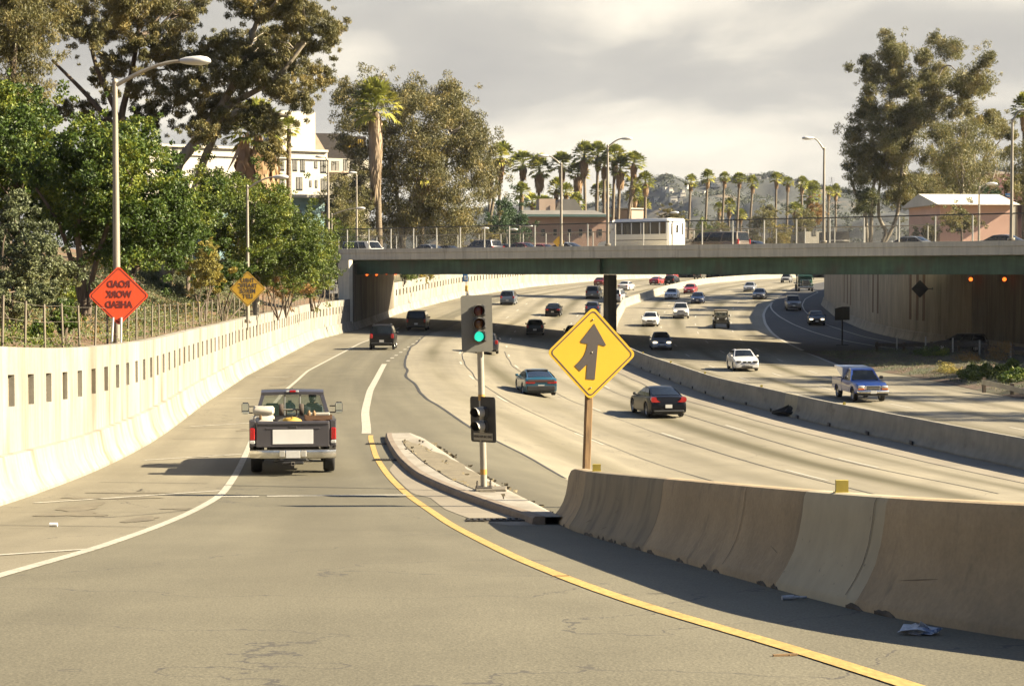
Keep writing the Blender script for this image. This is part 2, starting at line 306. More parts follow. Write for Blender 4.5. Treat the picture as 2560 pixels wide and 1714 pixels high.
    def build(s,name,mats,parent=None,org=None,smooth=0,fix=True,loc=None):
        me=bpy.data.meshes.new(name)
        v=s.v if org is None else [(a-org[0],b-org[1],c-org[2]) for a,b,c in s.v]
        me.from_pydata(v,[],s.f)
        for m_ in (mats if isinstance(mats,(list,tuple)) else [mats]):me.materials.append(m_)
        if any(s.m):me.polygons.foreach_set('material_index',s.m)
        if s.uv is not None:
            ul=me.uv_layers.new(name='UVMap');uvs=np.array(s.uv,np.float32)
            li=np.empty(len(me.loops),np.int32);me.loops.foreach_get('vertex_index',li);ul.data.foreach_set('uv',uvs[li].ravel())
        if fix:
            import bmesh
            b=bmesh.new();b.from_mesh(me);bmesh.ops.remove_doubles(b,verts=b.verts,dist=1e-5);bmesh.ops.recalc_face_normals(b,faces=b.faces);b.to_mesh(me);b.free()
        if smooth:
            me.polygons.foreach_set('use_smooth',[True]*len(me.polygons));me.set_sharp_from_angle(angle=R(smooth))
        me.update();return obj(name,me,parent,loc)
def obj(name,data,parent=None,loc=None):
    o=bpy.data.objects.new(name,data);COL.objects.link(o)
    if parent is not None:o.parent=parent
    if loc is not None:o.location=loc
    return o
def tag(o,label=None,cat=None,group=None,kind=None):
    for k,v in (('label',label),('category',cat),('group',group),('kind',kind)):
        if v:o[k]=v
    return o
def thing(name,label,cat,loc=(0,0,0),rz=0,group=None):
    o=bpy.data.objects.new(name,None);COL.objects.link(o);o.location=[float(q) for q in loc];o.rotation_euler=(0,0,rz);o.empty_display_size=.2
    return tag(o,label,cat,group)
def quads(name,P,mt,parent=None,loc=None):
    """P: (N,4,3) free quads -> one mesh"""
    P=np.asarray(P,np.float32);n=len(P);me=bpy.data.meshes.new(name);me.vertices.add(4*n);me.loops.add(4*n);me.polygons.add(n)
    me.vertices.foreach_set('co',P.ravel());me.loops.foreach_set('vertex_index',np.arange(4*n,dtype=np.int32))
    me.polygons.foreach_set('loop_start',np.arange(0,4*n,4,dtype=np.int32));me.polygons.foreach_set('loop_total',np.full(n,4,np.int32))
    me.materials.append(mt);me.update(calc_edges=True);me.validate();return obj(name,me,parent,loc)
def text(name,s_,size,mt,parent,M,mirror=False,bold=.0,sx=1):
    c=bpy.data.curves.new(name,'FONT');c.body=s_;c.size=size;c.align_x='CENTER';c.align_y='CENTER';c.offset=bold*size;c.extrude=.004
    o=bpy.data.objects.new(name,c);COL.objects.link(o);dg=bpy.context.evaluated_depsgraph_get()
    me=bpy.data.meshes.new_from_object(o.evaluated_get(dg));COL.objects.unlink(o);bpy.data.objects.remove(o)
    me.transform(Matrix.Diagonal((-sx if mirror else sx,1,1,1)));me.transform(M)
    if mirror:me.flip_normals()
    me.materials.clear();me.materials.append(mt);return obj(name,me,parent)
XZ=Matrix.Rotation(math.pi/2,4,'X')   # text plane -> faces -Y
# ------------------------------------------------------------------ paved surfaces
def panel(name,ca,cb,y0,y1,mt,ua=0,ub=1,nx=6,lift=0,step=2.0,kind='structure'):
    ys=np.arange(y0,y1+1e-6,step);mb=MB();A,B=cx(ca,ys),cx(cb,ys);P=np.zeros((len(ys),nx+1,3));uv=[]
    for j in range(nx+1):
        t=j/nx;x=A+(B-A)*t;P[:,j,0]=x;P[:,j,1]=ys;P[:,j,2]=[G(a,b)+lift for a,b in zip(x,ys)]
    for i in range(len(ys)):
        for j in range(nx+1):uv.append((ua+(ub-ua)*j/nx,ys[i]))
    mb.grid(P);mb.uv=uv
    o=mb.build(name,mt,fix=False,smooth=60);tag(o,kind=kind);return o
def off(c,d):return c+d
panel('left_shoulder',off(C_WALL,-.6),C_WHITE,6,700,M_SHLD,0,1,5,step=1)
panel('ramp_roadway',C_WHITE,C_CRACK,6,260,M_ASPH,0,2.2,48,step=1)
panel('merging_lane',C_WHITE,C_CRACK,260,700,M_CONC,0,1,5,step=2)
panel('freeway_lane_one',C_CRACK,C_L1,6,700,M_CONC,0,1,5,step=1)
panel('freeway_lane_two',C_L1,C_L2,6,700,M_CONC,1,2,4,step=1)
panel('freeway_lane_three',C_L2,C_L3,6,700,M_CONC,2,3,4,step=1)
panel('freeway_lane_four',C_L3,off(C_MED,-2.2),6,700,M_CONC,3,4,4,step=1)
panel('median_shoulder',off(C_MED,-2.2),off(C_MED,.6),6,700,M_GUT,4,4,3,step=1)
panel('far_median_shoulder',off(C_MED,.6),off(C_RA,-3.4),6,700,M_CONC,5,5,3,step=1)
panel('oncoming_lane_one',off(C_RA,-3.4),C_RA,6,700,M_CONC,5,6,4,step=1)
panel('oncoming_lane_two',C_RA,C_RB,6,700,M_CONC,6,7,4,step=1)
panel('oncoming_lane_three',C_RB,C_RC,6,700,M_CONC,7,8,4,step=1)
panel('oncoming_lane_four',C_RC,C_EXG,6,700,M_CONC,8,9,4,step=1)
panel('exit_roadway',C_EXG,off(C_RW,.6),126,700,M_EXIT,0,1,12,step=1)
panel('right_shoulder',C_EXG,C_RED,6,126,M_SHLD,0,1,3,step=1)
def line_strip(mb,c,y0,y1,wd,lift=.007,step=1.0,dx=0):
    ys=np.append(np.arange(y0,y1,step),y1);x=cx(c,ys)+dx
    dxy=np.gradient(x,ys) if len(ys)>1 else np.zeros(1);k=np.sqrt(1+dxy**2)*wd/2
    P=np.zeros((len(ys),2,3))
    for j,sg in ((0,-1),(1,1)):
        P[:,j,0]=x+sg*k;P[:,j,1]=ys;P[:,j,2]=[G(a,b)+lift for a,b in zip(x+sg*k,ys)]
    mb.grid(P)
mk=MB();line_strip(mk,C_WHITE,8,182,.16)
line_strip(mk,C_EXG,126,243,.28,dx=.1);line_strip(mk,C_EXL,150,243,.2);line_strip(mk,C_EXR,150,300,.14)
line_strip(mk,C_CRACK,300,420,.14)
W2=curve([(918,1082),(912,1030),(925,975),(962,907)],s=2);line_strip(mk,W2,58.3,110.3,.3)
for y in (114,118,122,127,132,137,143,149,155):line_strip(mk,W2,y,y+1.2,.22,dx=0)
for c,ph in ((C_L1,0),(C_L2,5),(C_L3,9),(C_RA,3),(C_RB,8),(C_RC,11)):
    y=40+ph
    while y<420:line_strip(mk,c,y,y+3.3,.13);y+=14.6
for y in (247,251,255,259,264,269,275,281):line_strip(mk,C_EXG,y,y+1,.2)
# cross hatching on the ramp's left shoulder
def seg(mb,a,b,wd,lift=.008,n=6):
    a,b=np.array(a[:2]),np.array(b[:2]);d=(b-a)/np.linalg.norm(b-a);q=np.array([-d[1],d[0]])*wd/2;P=[]
    for i in range(n+1):
        p=a+(b-a)*i/n;P.append([(*(p+s_*q),G(*(p+s_*q))+lift) for s_ in (-1,1)])
    mb.grid(P)
for a,b in (((-120,1395),(231,1372)),((86,1257),(553,1226)),((360,1150),(604,1135)),((475,1066),(645,1056)),((566,996),(665,994)),((640,943),(735,942)),((702,913),(790,912)),((760,885),(850,884))):
    seg(mk,gp(*a),gp(*b),.16)
seg(mk,gp(556,1241),gp(647,1241),.26);seg(mk,gp(667,1240),gp(1015,1237),.26)
tag(mk.build('white_road_markings',M_PAINT,fix=False),kind='structure')
mk=MB();line_strip(mk,C_YEL,9,57.5,.15)
tag(mk.build('yellow_edge_line',M_YPAINT,fix=False),kind='structure')
# black tar seams between the ramp and the old concrete
M_TAR=mat('tar_seam',(.035,.032,.028),.7,var=[(3,.3)])
def wob(c,a,s_):
    r=np.random.default_rng(s_).normal(0,1,len(c));return c+smooth(r,2)*a
mk=MB();line_strip(mk,wob(C_CRACK,.22,1),48,190,.13,.01,.5);line_strip(mk,wob(off(C_L1,.25),.12,2),50,150,.05,.01,.5);line_strip(mk,wob(off(C_L2,-.22),.12,3),55,140,.05,.01,.5);line_strip(mk,wob(off(C_L3,-.25),.1,5),56,110,.05,.01,.5)
line_strip(mk,wob(off(C_MED,-2.2),.08,6),58,130,.05,.01,.5)
for a,b,wd in (((0,1313),(370,1317),.05),((250,1205),(520,1208),.04),((560,1213),(1015,1222),.07),((460,1070),(600,1069),.05),((430,1097),(620,1095),.04),((595,1028),(720,1022),.04),((1000,1223),(1110,1227),.04)):seg(mk,gp(*a),gp(*b),wd,.01)
for k in range(26):
    p=gp(rng.uniform(240,760),rng.uniform(900,1380));a=rng.uniform(-.9,.9)
    if p[0]<cx(C_WALL,p[1])+.8 or p[0]>cx(C_WHITE,p[1])-.3:continue
    q=p
    for i in range(4):
        a+=rng.normal(0,.5);r=(q[0]+.35*math.cos(a),q[1]+.5*math.sin(a)+.3)
        if r[0]<cx(C_WALL,r[1])+.6:break
        seg(mk,q,r,.035,.011,1);q=r
tag(mk.build('tar_seams',M_TAR,fix=False),kind='structure')
mk=MB()
def blot(mb,px,py,rx,ry,lift=.008,sd=0):
    c=gp(px,py);r=np.random.default_rng(sd);n=22;k=1+.35*np.sin(np.arange(n)*2*math.pi/n*3+r.uniform(0,6))*r.uniform(.3,1)+r.normal(0,.12,n);P=[]
    for i in range(n):
        a=2*math.pi*i/n;x,y=c[0]+rx*k[i]*math.cos(a),c[1]+ry*k[i]*math.sin(a);P.append((x,y,G(x,y)+lift))
    o=mb.vert((c[0],c[1],c[2]+lift));ids=[mb.vert(p) for p in P]
    for i in range(n):mb.idx((o,ids[i],ids[(i+1)%n]))
for i,(a,b,c,d) in enumerate(((200,1268,.35,1.1),(185,1285,.5,.7),(352,1298,.22,.9),(270,1245,1.0,.22),(330,1232,.8,.18),(445,1272,.25,.2),(700,960,.3,1.6),(720,945,.2,2),(610,1075,.2,.5))):blot(mk,a,b,c,d,sd=i)
tag(mk.build('damp_stains',mat('damp_stain',(.18,.15,.095),.8,var=[(2,.2)]),fix=False),kind='structure')
# concrete gutter beside the kerb
C_KERB=curve([(959,1092),(967,1115),(990,1152),(1034,1193),(1098,1224),(1162,1250),(1226,1273),(1277,1291),(1315,1301)],s=1)
mk=MB()
ys=np.arange(28.5,57.2,.5);gl=np.maximum(cx(C_YEL,ys)+.12,np.interp(ys,[28,30,33,36,40],[.1,-.6,-1.2,-1.6,-3]))
P=np.zeros((len(ys),4,3))
for j in range(4):
    x=gl+(cx(C_KERB,ys)+.05-gl)*j/3;P[:,j,0]=x;P[:,j,1]=ys;P[:,j,2]=[G(a,b)+.006 for a,b in zip(x,ys)]
mk.grid(P);mk.uv=[(0,p[1]) for p in mk.v];tag(mk.build('gutter_apron',M_GUT,fix=False,smooth=60),kind='structure')
# raised island (kerb, pale concrete apron, worn strip of soil)
isl_r=curve([(1023,1091),(1070,1101),(1123,1137),(1200,1185),(1264,1221),(1372,1283)],s=1)
ys=np.arange(28.8,57.01,.4);A=cx(C_KERB,ys);B=np.maximum(cx(isl_r,ys),A+.35)
H=.13
isl=thing('kerbed_island','low kerbed concrete island with worn earth strip between ramp and freeway','traffic island',(A[20],ys[20],G(A[20],ys[20])))
mk=MB();P=np.zeros((len(ys),5,3))
for j,(t,dz) in enumerate(((0,-.05),(.03,H-.03),(.07,H),(.22,H),(.22,-.05))):
    x=A+t;P[:,j,0]=x;P[:,j,1]=ys;P[:,j,2]=[G(a,b)+dz for a,b in zip(x,ys)]
mk.grid(P);mk.face([tuple(P[0,j]) for j in range(5)]);mk.face([tuple(P[-1,j]) for j in range(5)])
org=isl.location
mk.build('kerb',mat('kerb_concrete',(.27,.21,.15),.9,var=[((1,1,1),.15),(9,.12)],bump=(9,.3)),isl,org,smooth=20)
mk=MB();n=6;P=np.zeros((len(ys),n+1,3))
for j in range(n+1):
    x=A+.22+(B-A-.22)*j/n;P[:,j,0]=x;P[:,j,1]=ys;P[:,j,2]=[G(a,b)+H-.008-(.13 if j==n else 0) for a,b in zip(x,ys)]
mk.grid(P);mk.build('apron',mat('island_concrete',(.37,.33,.265),.9,var=[((.6,.3,1),.14),(6,.12)],bump=(9,.3),stain=((.9,.5,1),(.25,.21,.15),.5,.7)),isl,org,smooth=60,fix=False)
mk=MB();ys2=np.arange(36,54,.5);a2=np.interp(ys2,[36,40,46,51,54],[-.62,-1.35,-2.25,-2.95,-3.25]);b2=a2+np.interp(ys2,[36,40,46,51,54],[.3,.75,.85,.5,.08])+.05*np.sin(ys2*2)
P=np.zeros((len(ys2),3,3))
for j in range(3):
    x=a2+(b2-a2)*j/2;P[:,j,0]=x;P[:,j,1]=ys2;P[:,j,2]=[G(p,q)+H+.004 for p,q in zip(x,ys2)]
mk.grid(P);mk.build('worn_earth_strip',mat('worn_earth',(.225,.185,.115),.95,var=[(2,.15),(14,.15)],bump=(20,.5)),isl,org,fix=False)
wd=[]
for k in range(260):
    i=rng.integers(0,3);y=rng.uniform(31,56);x=(cx(isl_r,y)+rng.normal(0,.06)) if i<2 else np.interp(y,[36,40,46,51,54],[-.62,-1.35,-2.25,-2.95,-3.25])+rng.choice([0,.5])+rng.normal(0,.04)
    if x<cx(C_KERB,y)+.2:continue
    if math.sin(y*1.7)+math.sin(y*.63+1)<-.2:continue
    z=G(x,y)+(H if i==2 else .02);a=rng.uniform(0,6.3);l=rng.uniform(.02,.06);q=np.array([math.cos(a)*.03,math.sin(a)*.03,0]);p=np.array([x,y,z])
    wd.append([p-q,p+q,p+q*2+[0,0,l],p-q*.3+[rng.normal(0,.04),0,l]])
tag(quads('weed_growth',wd,mat('dry_weed',(.20,.16,.09),.9,isl=.4)),kind='stuff')
# ------------------------------------------------------------------ walls and barriers
def sweep(mb,line,pf,zb,side=1,mi=0,caps=True,zs=None):
    """profile pf [(t,z)] carried along a plan line; t is measured to the left of travel times side"""
    line=np.asarray(line,float);d=np.gradient(line,axis=0);d/=np.linalg.norm(d,axis=1)[:,None];n=np.stack([-d[:,1],d[:,0]],1)*side
    pf=np.asarray(pf,float);P=np.zeros((len(line),len(pf),3))
    for j,(t,z) in enumerate(pf):
        P[:,j,:2]=line+n*t;P[:,j,2]=np.asarray(zb)+z*(1 if zs is None else np.asarray(zs))
    mb.grid(P,mi)
    if caps:
        m0=mi(0,0) if callable(mi) else mi
        mb.face(P[0],m0);mb.face(P[-1][::-1],m0)
    return P
def cline(c,ys):return np.stack([cx(c,ys),ys],1)
FOOT=[(.0,-.3),(0,.06),(.05,.12),(.17,.34),(.23,.6),(.27,.84),(.42,.86),(.42,-.3)]
def retaining(name,label,ys,top,r0,r1,org_i):
    th=thing(name,label,'retaining wall',(cx(C_WALL,ys[org_i]),ys[org_i],G(cx(C_WALL,ys[org_i]),ys[org_i])));org=th.location
    ln=cline(C_WALL,ys);zb=np.array([G(a,b) for a,b in ln])
    mb=MB();sweep(mb,ln,FOOT,zb);mb.build('barrier_foot',M_WALL,th,org,smooth=35)
    # fine stations along the wall so that the recesses have their own cells
    s=np.concatenate([[0],np.cumsum(np.linalg.norm(np.diff(ln,axis=0),axis=1))]);sp=1.95;st=[];k=.4
    while k<s[-1]-1:st+= [(k,0),(k+.62,1)];k+=sp
    st=[(0,1)]+st+[(s[-1],1)];ss=np.array([q[0] for q in st])
    X=np.interp(ss,s,ln[:,0]);Y=np.interp(ss,s,ln[:,1]);Z=np.array([G(a,b) for a,b in zip(X,Y)])
    d=np.gradient(np.stack([X,Y],1),axis=0);d/=np.linalg.norm(d,axis=1)[:,None];n=np.stack([-d[:,1],d[:,0]],1)
    def P(i,t,z):return (X[i]+n[i,0]*t,Y[i]+n[i,1]*t,Z[i]+z)
    mb=MB()
    for i in range(len(ss)-1):
        rec=st[i][1]==0;j=i+1
        def q(t0,z0,t1,z1,mi=0):mb.face([P(i,t0,z0),P(j,t0,z0),P(j,t1,z1),P(i,t1,z1)],mi)
        q(.42,.5,.42,r0);q(.42,r1,.42,top);q(.42,top,.75,top);q(.75,top,.75,1.6)
        if rec:
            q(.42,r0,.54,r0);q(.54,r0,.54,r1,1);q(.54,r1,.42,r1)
            for a in (i,j):mb.face([P(a,.42,r0),P(a,.54,r0),P(a,.54,r1),P(a,.42,r1)])
        else:q(.42,r0,.42,r1)
    for a in (0,len(ss)-1):mb.face([P(a,.42,0),P(a,.42,top),P(a,.75,top),P(a,.75,0)])
    mb.build('wall_face',[M_WALL,M_WREC],th,org,fix=True)
    return th
retaining('retaining_wall','pale concrete retaining wall with a row of rectangular recesses beside the ramp shoulder',np.append(np.arange(5,177,1.),177.4),2.98,1.78,2.42,36)
retaining('retaining_wall','sunlit recessed retaining wall curving away beyond the overpass',np.arange(206,425,2.),3.5,2.0,2.7,0)
# foreground barrier
fb=[gp(*p)[:2] for p in ((1379,1299),(1439,1329),(1607.6,1377),(1752,1419),(1902.6,1461),(2053,1503),(2233.7,1545.5),(2414,1575.6),(2560,1603))]
fb=np.array(fb+[(4.6,10),(5.6,7)]);o=np.argsort(-fb[:,1]);fb=fb[o]
yy=np.concatenate([[30.4,30.3,30.1,29.8,29.4],np.arange(29,7,-.25)]);bx=smooth(np.interp(np.arange(6,31,.1),fb[::-1,1],fb[::-1,0]),6);bl=np.stack([np.interp(yy,np.arange(6,31,.1),bx),yy],1)
zb=np.array([G(a,b) for a,b in bl]);zs=np.full(len(yy),1.02);zs[:5]=(.44,.73,.89,.97,1.01)
JER=[(0,-.25),(0,.05),(.03,.09),(.10,.2),(.165,.33),(.21,.48),(.24,.66),(.255,.8),(.275,.845),(.31,.855),(.44,.855),(.47,.84),(.5,.66),(.56,.4),(.7,.12),(.75,.0),(.75,-2.2)]
def bmi(i,j):
    y=yy[min(i,len(yy)-1)]
    return 1 if 14.5<=y<16.4 else (2 if 22.0<y<27.6 else 0)
th=thing('concrete_barrier','curved concrete barrier end with pale repainted patch in right foreground','barrier',(bl[4,0],bl[4,1],zb[4]));mb=MB()
sweep(mb,bl,JER,zb,side=1,mi=bmi,zs=zs)
bo=mb.build('barrier_wall',[M_BARR,M_BARP,M_BARG],th,th.location,smooth=50)
mb=MB();yj=27.9;i=int(np.argmin(abs(yy-yj)))
for px,py in ((1427,1182),(2158,1238)):
    pass
M_MARK=mat('barrier_marker_yellow',(.52,.40,.06),.5,var=[(5,.12)])
for px,py,Y in ((1546,1184,27.2),(2154,1238,15.6)):
    mb=MB();p=at(px,py,Y);x=np.interp(Y,np.arange(6,31,.1),bx)+.37;z=float(np.interp(Y,yy[::-1],zb[::-1]))+.855*1.02
    mb.box((x,Y,z+.055),(.12 if Y>20 else .105,.05,.11));mb.box((x,Y,z+.004),(.13,.09,.012));mb.build('marker',M_MARK,th,th.location)
# joint line of the end segment, chips along the foot
M_BROK=mat('broken_concrete',(.10,.08,.055),.95,var=[(6,.4)])
for k in range(24):
    y=rng.uniform(9,29);x=np.interp(y,np.arange(6,31,.1),bx);l=rng.uniform(.08,.4);sl_=np.interp(y+.5,np.arange(6,31,.1),bx)-np.interp(y-.5,np.arange(6,31,.1),bx)
    mb=MB();n=7;P=[]
    for i in range(n):
        yy_=(i/(n-1)-.5)*l;e_=math.sin(math.pi*i/(n-1))*rng.uniform(.3,.8)
        P.append([(yy_*sl_-.012,yy_,-.03),(yy_*sl_-.012-.01*e_,yy_,.015),(yy_*sl_-.004,yy_,.01+.055*e_),(yy_*sl_+.03,yy_,.01+.03*e_)])
    mb.grid(P);mb.build('broken_edge',M_BROK,th,loc=(x-th.location[0],y-th.location[1],G(x,y)-th.location[2]),fix=False)
for y in (28.3,22.0,18.2,14.5,10.6):
    pts=[]
    for q in (0,.011):
        pts.append([(float(np.interp(y+q,np.arange(6,31,.1),bx))+t-.006,y+q,G(float(np.interp(y+q,np.arange(6,31,.1),bx)),y+q)+z*1.02+.002) for t,z in JER[2:10]])
    mb=MB();mb.grid(pts);mb.build('segment_joint',mat('joint_filler',(.15,.115,.07),.9,var=[(3,.3)]),th,th.location,fix=False)  # thin brown strips mark the joints between barrier segments
r_=np.random.default_rng(77)
sg_=[-1,1]
for k in range(7):
    s1_=sg_[k%2];y=r_.uniform(11,28);t0=r_.uniform(.15,.75);l=r_.uniform(.12,.6);pts=[]
    for i in range(6):
        yy_=y+l*i/5;xx_=float(np.interp(yy_,np.arange(6,31,.1),bx));z=(t0+.06*i/5*s1_)*.855;tt=np.interp(z,[q[1] for q in JER[1:11]],[q[0] for q in JER[1:11]]);w_=.0035*math.sin(math.pi*(i+.3)/5.6)
        pts.append([(xx_+tt-.007,yy_,G(xx_,yy_)+z-w_),(xx_+tt-.007,yy_,G(xx_,yy_)+z+w_)])
    mb=MB();mb.grid(pts);mb.build('scuff_mark',mat('rubber_scuff',(.17,.13,.085),.9),th,th.location,fix=False)
# median barrier
MP=[(0,-.2),(0,.07),(.06,.12),(.2,.36),(.25,.62),(.29,1.0),(.31,1.02),(.45,1.02),(.47,1.0),(.51,.62),(.56,.36),(.7,.12),(.76,.07),(.76,-.2)]
ys=np.arange(52,425,1.);ln=cline(C_MED,ys);zb=np.array([G(a,b) for a,b in ln])
th=thing('concrete_barrier','long concrete median barrier dividing the two directions of the freeway','barrier',(cx(C_MED,90),90,G(cx(C_MED,90),90)))
mb=MB();sweep(mb,ln,MP,zb,side=-1,mi=lambda i,j:1 if 86<=ys[min(i,len(ys)-1)]<88 else 0);mb.build('barrier_wall',[M_MEDC,M_BARP],th,th.location,smooth=40)
for k,y in enumerate(np.arange(72,132,4.4)):
    x=cx(C_MED,y);mb=MB();mb.box((x-.005,y,G(x,y)+.1),(.06,.5,.14));mb.build('drain_slot',M_DARK,th,th.location)
for y in (80,92.5,105,118,131):
    x=cx(C_MED,y)+.38;mb=MB();mb.box((x,y,G(x-.38,y)+1.07),(.12,.05,.12));mb.build('marker',M_MARK,th,th.location)
# ------------------------------------------------------------------ banks and far ground
def terr(name,ys,xfun,zfun,ts,mt,kind='structure'):
    P=np.zeros((len(ys),len(ts),3));
    for i,y in enumerate(ys):
        for j,t in enumerate(ts):
            x=xfun(y,t);P[i,j]=(x,y,zfun(x,y,t))
    mb=MB();mb.grid(P);return tag(mb.build(name,mt,fix=False,smooth=60),kind=kind)
BT=np.array([0.6,1.6,3,5,8,12,18,30,60,150,700]);BZ=np.array([2.9,2.95,3.2,3.9,5.0,6.2,7.2,8.0,8.4,9,9.5])
def nz_(x,y,s=.35):return s*(math.sin(x*.9+y*.35)*math.sin(y*.5-x*.3)+.5*math.sin(x*2.1-y*1.3))
def bankz(y,t):
    """height of the left bank, t metres behind the wall's foot"""
    b=G(cx(C_WALL,y),y);z=b+float(np.interp(t,BT,BZ));pl=8.2+.004*max(0,t-30)
    if y>204:z=min(b+float(np.interp(t,BT,BZ+.5)),8.4+.3*0)
    if 173<y<212:z=min(z,6.9)
    if t>25:k=min(1,(t-25)/25);z=z*(1-k)+pl*k
    return z+nz_(t,y,.18)*min(1,max(0,(t-1.5)/4))
def bankx(y,t):
    dx=(cx(C_WALL,y+1)-cx(C_WALL,y-1))/2;return cx(C_WALL,y)-t*math.sqrt(1+dx*dx)
terr('left_bank',np.arange(4,178,1.5),bankx,lambda x,y,t:bankz(y,t),BT,M_SOIL)
terr('far_left_bank',np.append(np.arange(208,420,3.),[440,500,700]),bankx,lambda x,y,t:bankz(y,t),BT,M_GRASS)
def rz_(x,y,t):return 8.0+nz_(x*.1,y*.1,.15)
terr('right_ground',np.append(np.arange(100,430,5.),[500,700]),lambda y,t:cx(C_RW,y)+t,rz_,np.array([.6,5,15,40,120,600]),M_GRASS)
def vergez(x,y):
    t=x-cx(C_RED,y);e=max(0,(cx(C_EXL,y) if y>125 else 40+(125-y)*.3)-x)
    k=min(1,max(0,(154-y)/14));k=k*k*(3-2*k)
    hgt=.62*min(1,t/6)
    if y<118:hgt+=min(1,(118-y)/14)*(max(0,t-1)*.13)
    return G(min(x,60),y)+k*hgt*(1 if t>0 else 0)+.02+nz_(x,y,.06)*min(1,max(0,t)/2)*k
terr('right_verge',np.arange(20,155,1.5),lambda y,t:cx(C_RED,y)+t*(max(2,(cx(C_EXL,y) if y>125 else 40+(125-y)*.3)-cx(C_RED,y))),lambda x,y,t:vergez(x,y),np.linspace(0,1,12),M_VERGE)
mb=MB();mb.grid([[(-6000,y,zz),(6000,y,zz)] for y,zz in ((-300,-1.5),(60,-1.5),(425,2.0))]);tag(mb.build('ground',M_GRASS,fix=False),kind='structure')
mb=MB();mb.grid([[(-6000,y,7.6),(6000,y,7.6)] for y in (425,900,9000)]);tag(mb.build('far_ground',M_GRASS,fix=False),kind='structure')
# right wall
ys=np.append(np.arange(100,262,2.),262);ln=cline(C_RW,ys);zb=np.array([G(a,b) for a,b in ln])
th=thing('retaining_wall','tall shaded concrete wall with rusty grooves beside the exit ramp','retaining wall',(cx(C_RW,190),190,G(cx(C_RW,190),190)))
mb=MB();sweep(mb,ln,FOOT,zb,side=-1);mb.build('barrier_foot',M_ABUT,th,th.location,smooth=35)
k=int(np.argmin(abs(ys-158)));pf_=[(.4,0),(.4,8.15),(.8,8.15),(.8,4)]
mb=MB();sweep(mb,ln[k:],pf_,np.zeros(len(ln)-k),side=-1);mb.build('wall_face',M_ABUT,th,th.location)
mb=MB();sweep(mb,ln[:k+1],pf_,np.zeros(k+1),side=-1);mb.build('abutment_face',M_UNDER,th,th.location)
def wallhit(px,c=C_RW,dt=0):
    u=(px-1280)/FP;Y=np.arange(101,262,.1);f=cx(c,Y)-u*Y;f2=f[:-1]*f[1:];i=np.where(f2<=0)[0]
    i=i[np.argmin(Y[i])] if len(i) else 0
    return cx(c,Y[i]),Y[i]
for px in (2101,2109,2117,2172,2184,2265,2282,2298):
    x,y=wallhit(px);d=(cx(C_RW,y+.5)-cx(C_RW,y-.5));a=math.atan2(-d,1);mb=MB();z0=G(x,y)+1.9
    mb.box((x+.4*math.cos(a)-.0,y+.4*math.sin(a),(z0+7.2)/2),(.05,.5,7.2-z0),rz=a);mb.build('groove',M_STAIN,th,th.location)
# ------------------------------------------------------------------ overpass
BA=math.atan(.905);BD=np.array([math.cos(BA),-math.sin(BA)]);BN=np.array([math.sin(BA),math.cos(BA)]);BP=np.array([0,165.])
def bw(s,t,z=8.2):p=BP+BD*s+BN*t;return (p[0],p[1],z)
def bs(px,t=0):
    """distance s along the bridge where image column px crosses the line t behind its near face"""
    u=(px-1280)/FP;A=BP+BN*t;return (u*A[1]-A[0])/(BD[0]-u*BD[1])
BW=23.3
br=thing('overpass_bridge','concrete street overpass on a green steel girder crossing the freeway','bridge',(BP[0],BP[1],0),-BA)
mb=MB();mb.box((25,BW/2,7.9),(130,BW-2.2,.34));mb.build('deck',M_BRC,br)
mb=MB()
for t,sg in ((.0,1),(BW,-1)):
    mb.prism([(t,8.09),(t+sg*.10,8.05),(t+sg*.35,8.05),(t+sg*.35,9.11),(t-sg*.05,9.11),(t-sg*.05,8.73),(t,8.69)],-36,90,ax='x')
mb.build('parapet',M_BRC,br)
mb=MB();mb.box((25,1.35,8.17),(130,1.9,.22));mb.box((25,BW-1.35,8.17),(130,1.9,.22));mb.build('sidewalk',M_BRC,br)
for t in (.75,6,11.6,17.2,BW-.75):
    mb=MB();s0,s1,sp=bs(888,1)-.2,66,bs(1525,2)
    mb.box(((s0+sp)/2-.05,t,7.37),(sp-s0-.1,.05,1.30));mb.box(((s1+sp)/2+.05,t,7.37),(s1-sp-.1,.05,1.30))
    mb.box(((s0+s1)/2,t,6.69),(s1-s0,.46,.05));
    if t<1:
        mb.box((sp,t-.2,7.37),(.3,.3,1.28))
    mb.build('girder',M_GIRD,br)
px_,py_=8.95,168.
rel=np.array([px_,py_])-BP;ps,pt=rel@BD,rel@BN
mb=MB();mb.rbox((ps,pt,3.55),(.62,1.25,6.2),.05);mb.box((ps,pt,4.72),(.66,1.29,.06));mb.rbox((ps,pt,.75),(1.4,2.2,1.2),.3)
mb.build('pier',mat('pier_concrete',(.27,.25,.21),.9,var=[((.6,.6,.3),.15),((3,3,.4),.15)],bump=(5,.15)),br)
for tt in ():
    mb=MB();mb.rbox((ps,tt+1.2,3.55),(.62,1.25,6.2),.05);mb.build('pier',MATS['pier_concrete'],br)
# abutments in world coordinates carried by the bridge
binv=Matrix.Translation((BP[0],BP[1],0))@Matrix.Rotation(-BA,4,'Z');binv=binv.inverted()
def bchild(mb,name,mt,smooth=0):
    mb.v=[tuple(binv@Vector(p)) for p in mb.v];return mb.build(name,mt,br,smooth=smooth)
a0=np.array([cx(C_WALL,177.4)-.2,177.6]);a1=np.array([cx(C_WALL,206)-.2,205.9])
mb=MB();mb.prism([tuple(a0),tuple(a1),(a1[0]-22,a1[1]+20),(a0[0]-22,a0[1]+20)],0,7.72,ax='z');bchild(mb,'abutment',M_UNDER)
ab=[]
mb=MB();l2=[a0+(a1-a0)*k for k in np.linspace(0,1,12)];sweep(mb,l2,[(p[0]-.25,p[1]) for p in FOOT],[G(*p) for p in l2]);bchild(mb,'abutment_barrier',M_WALL,35)

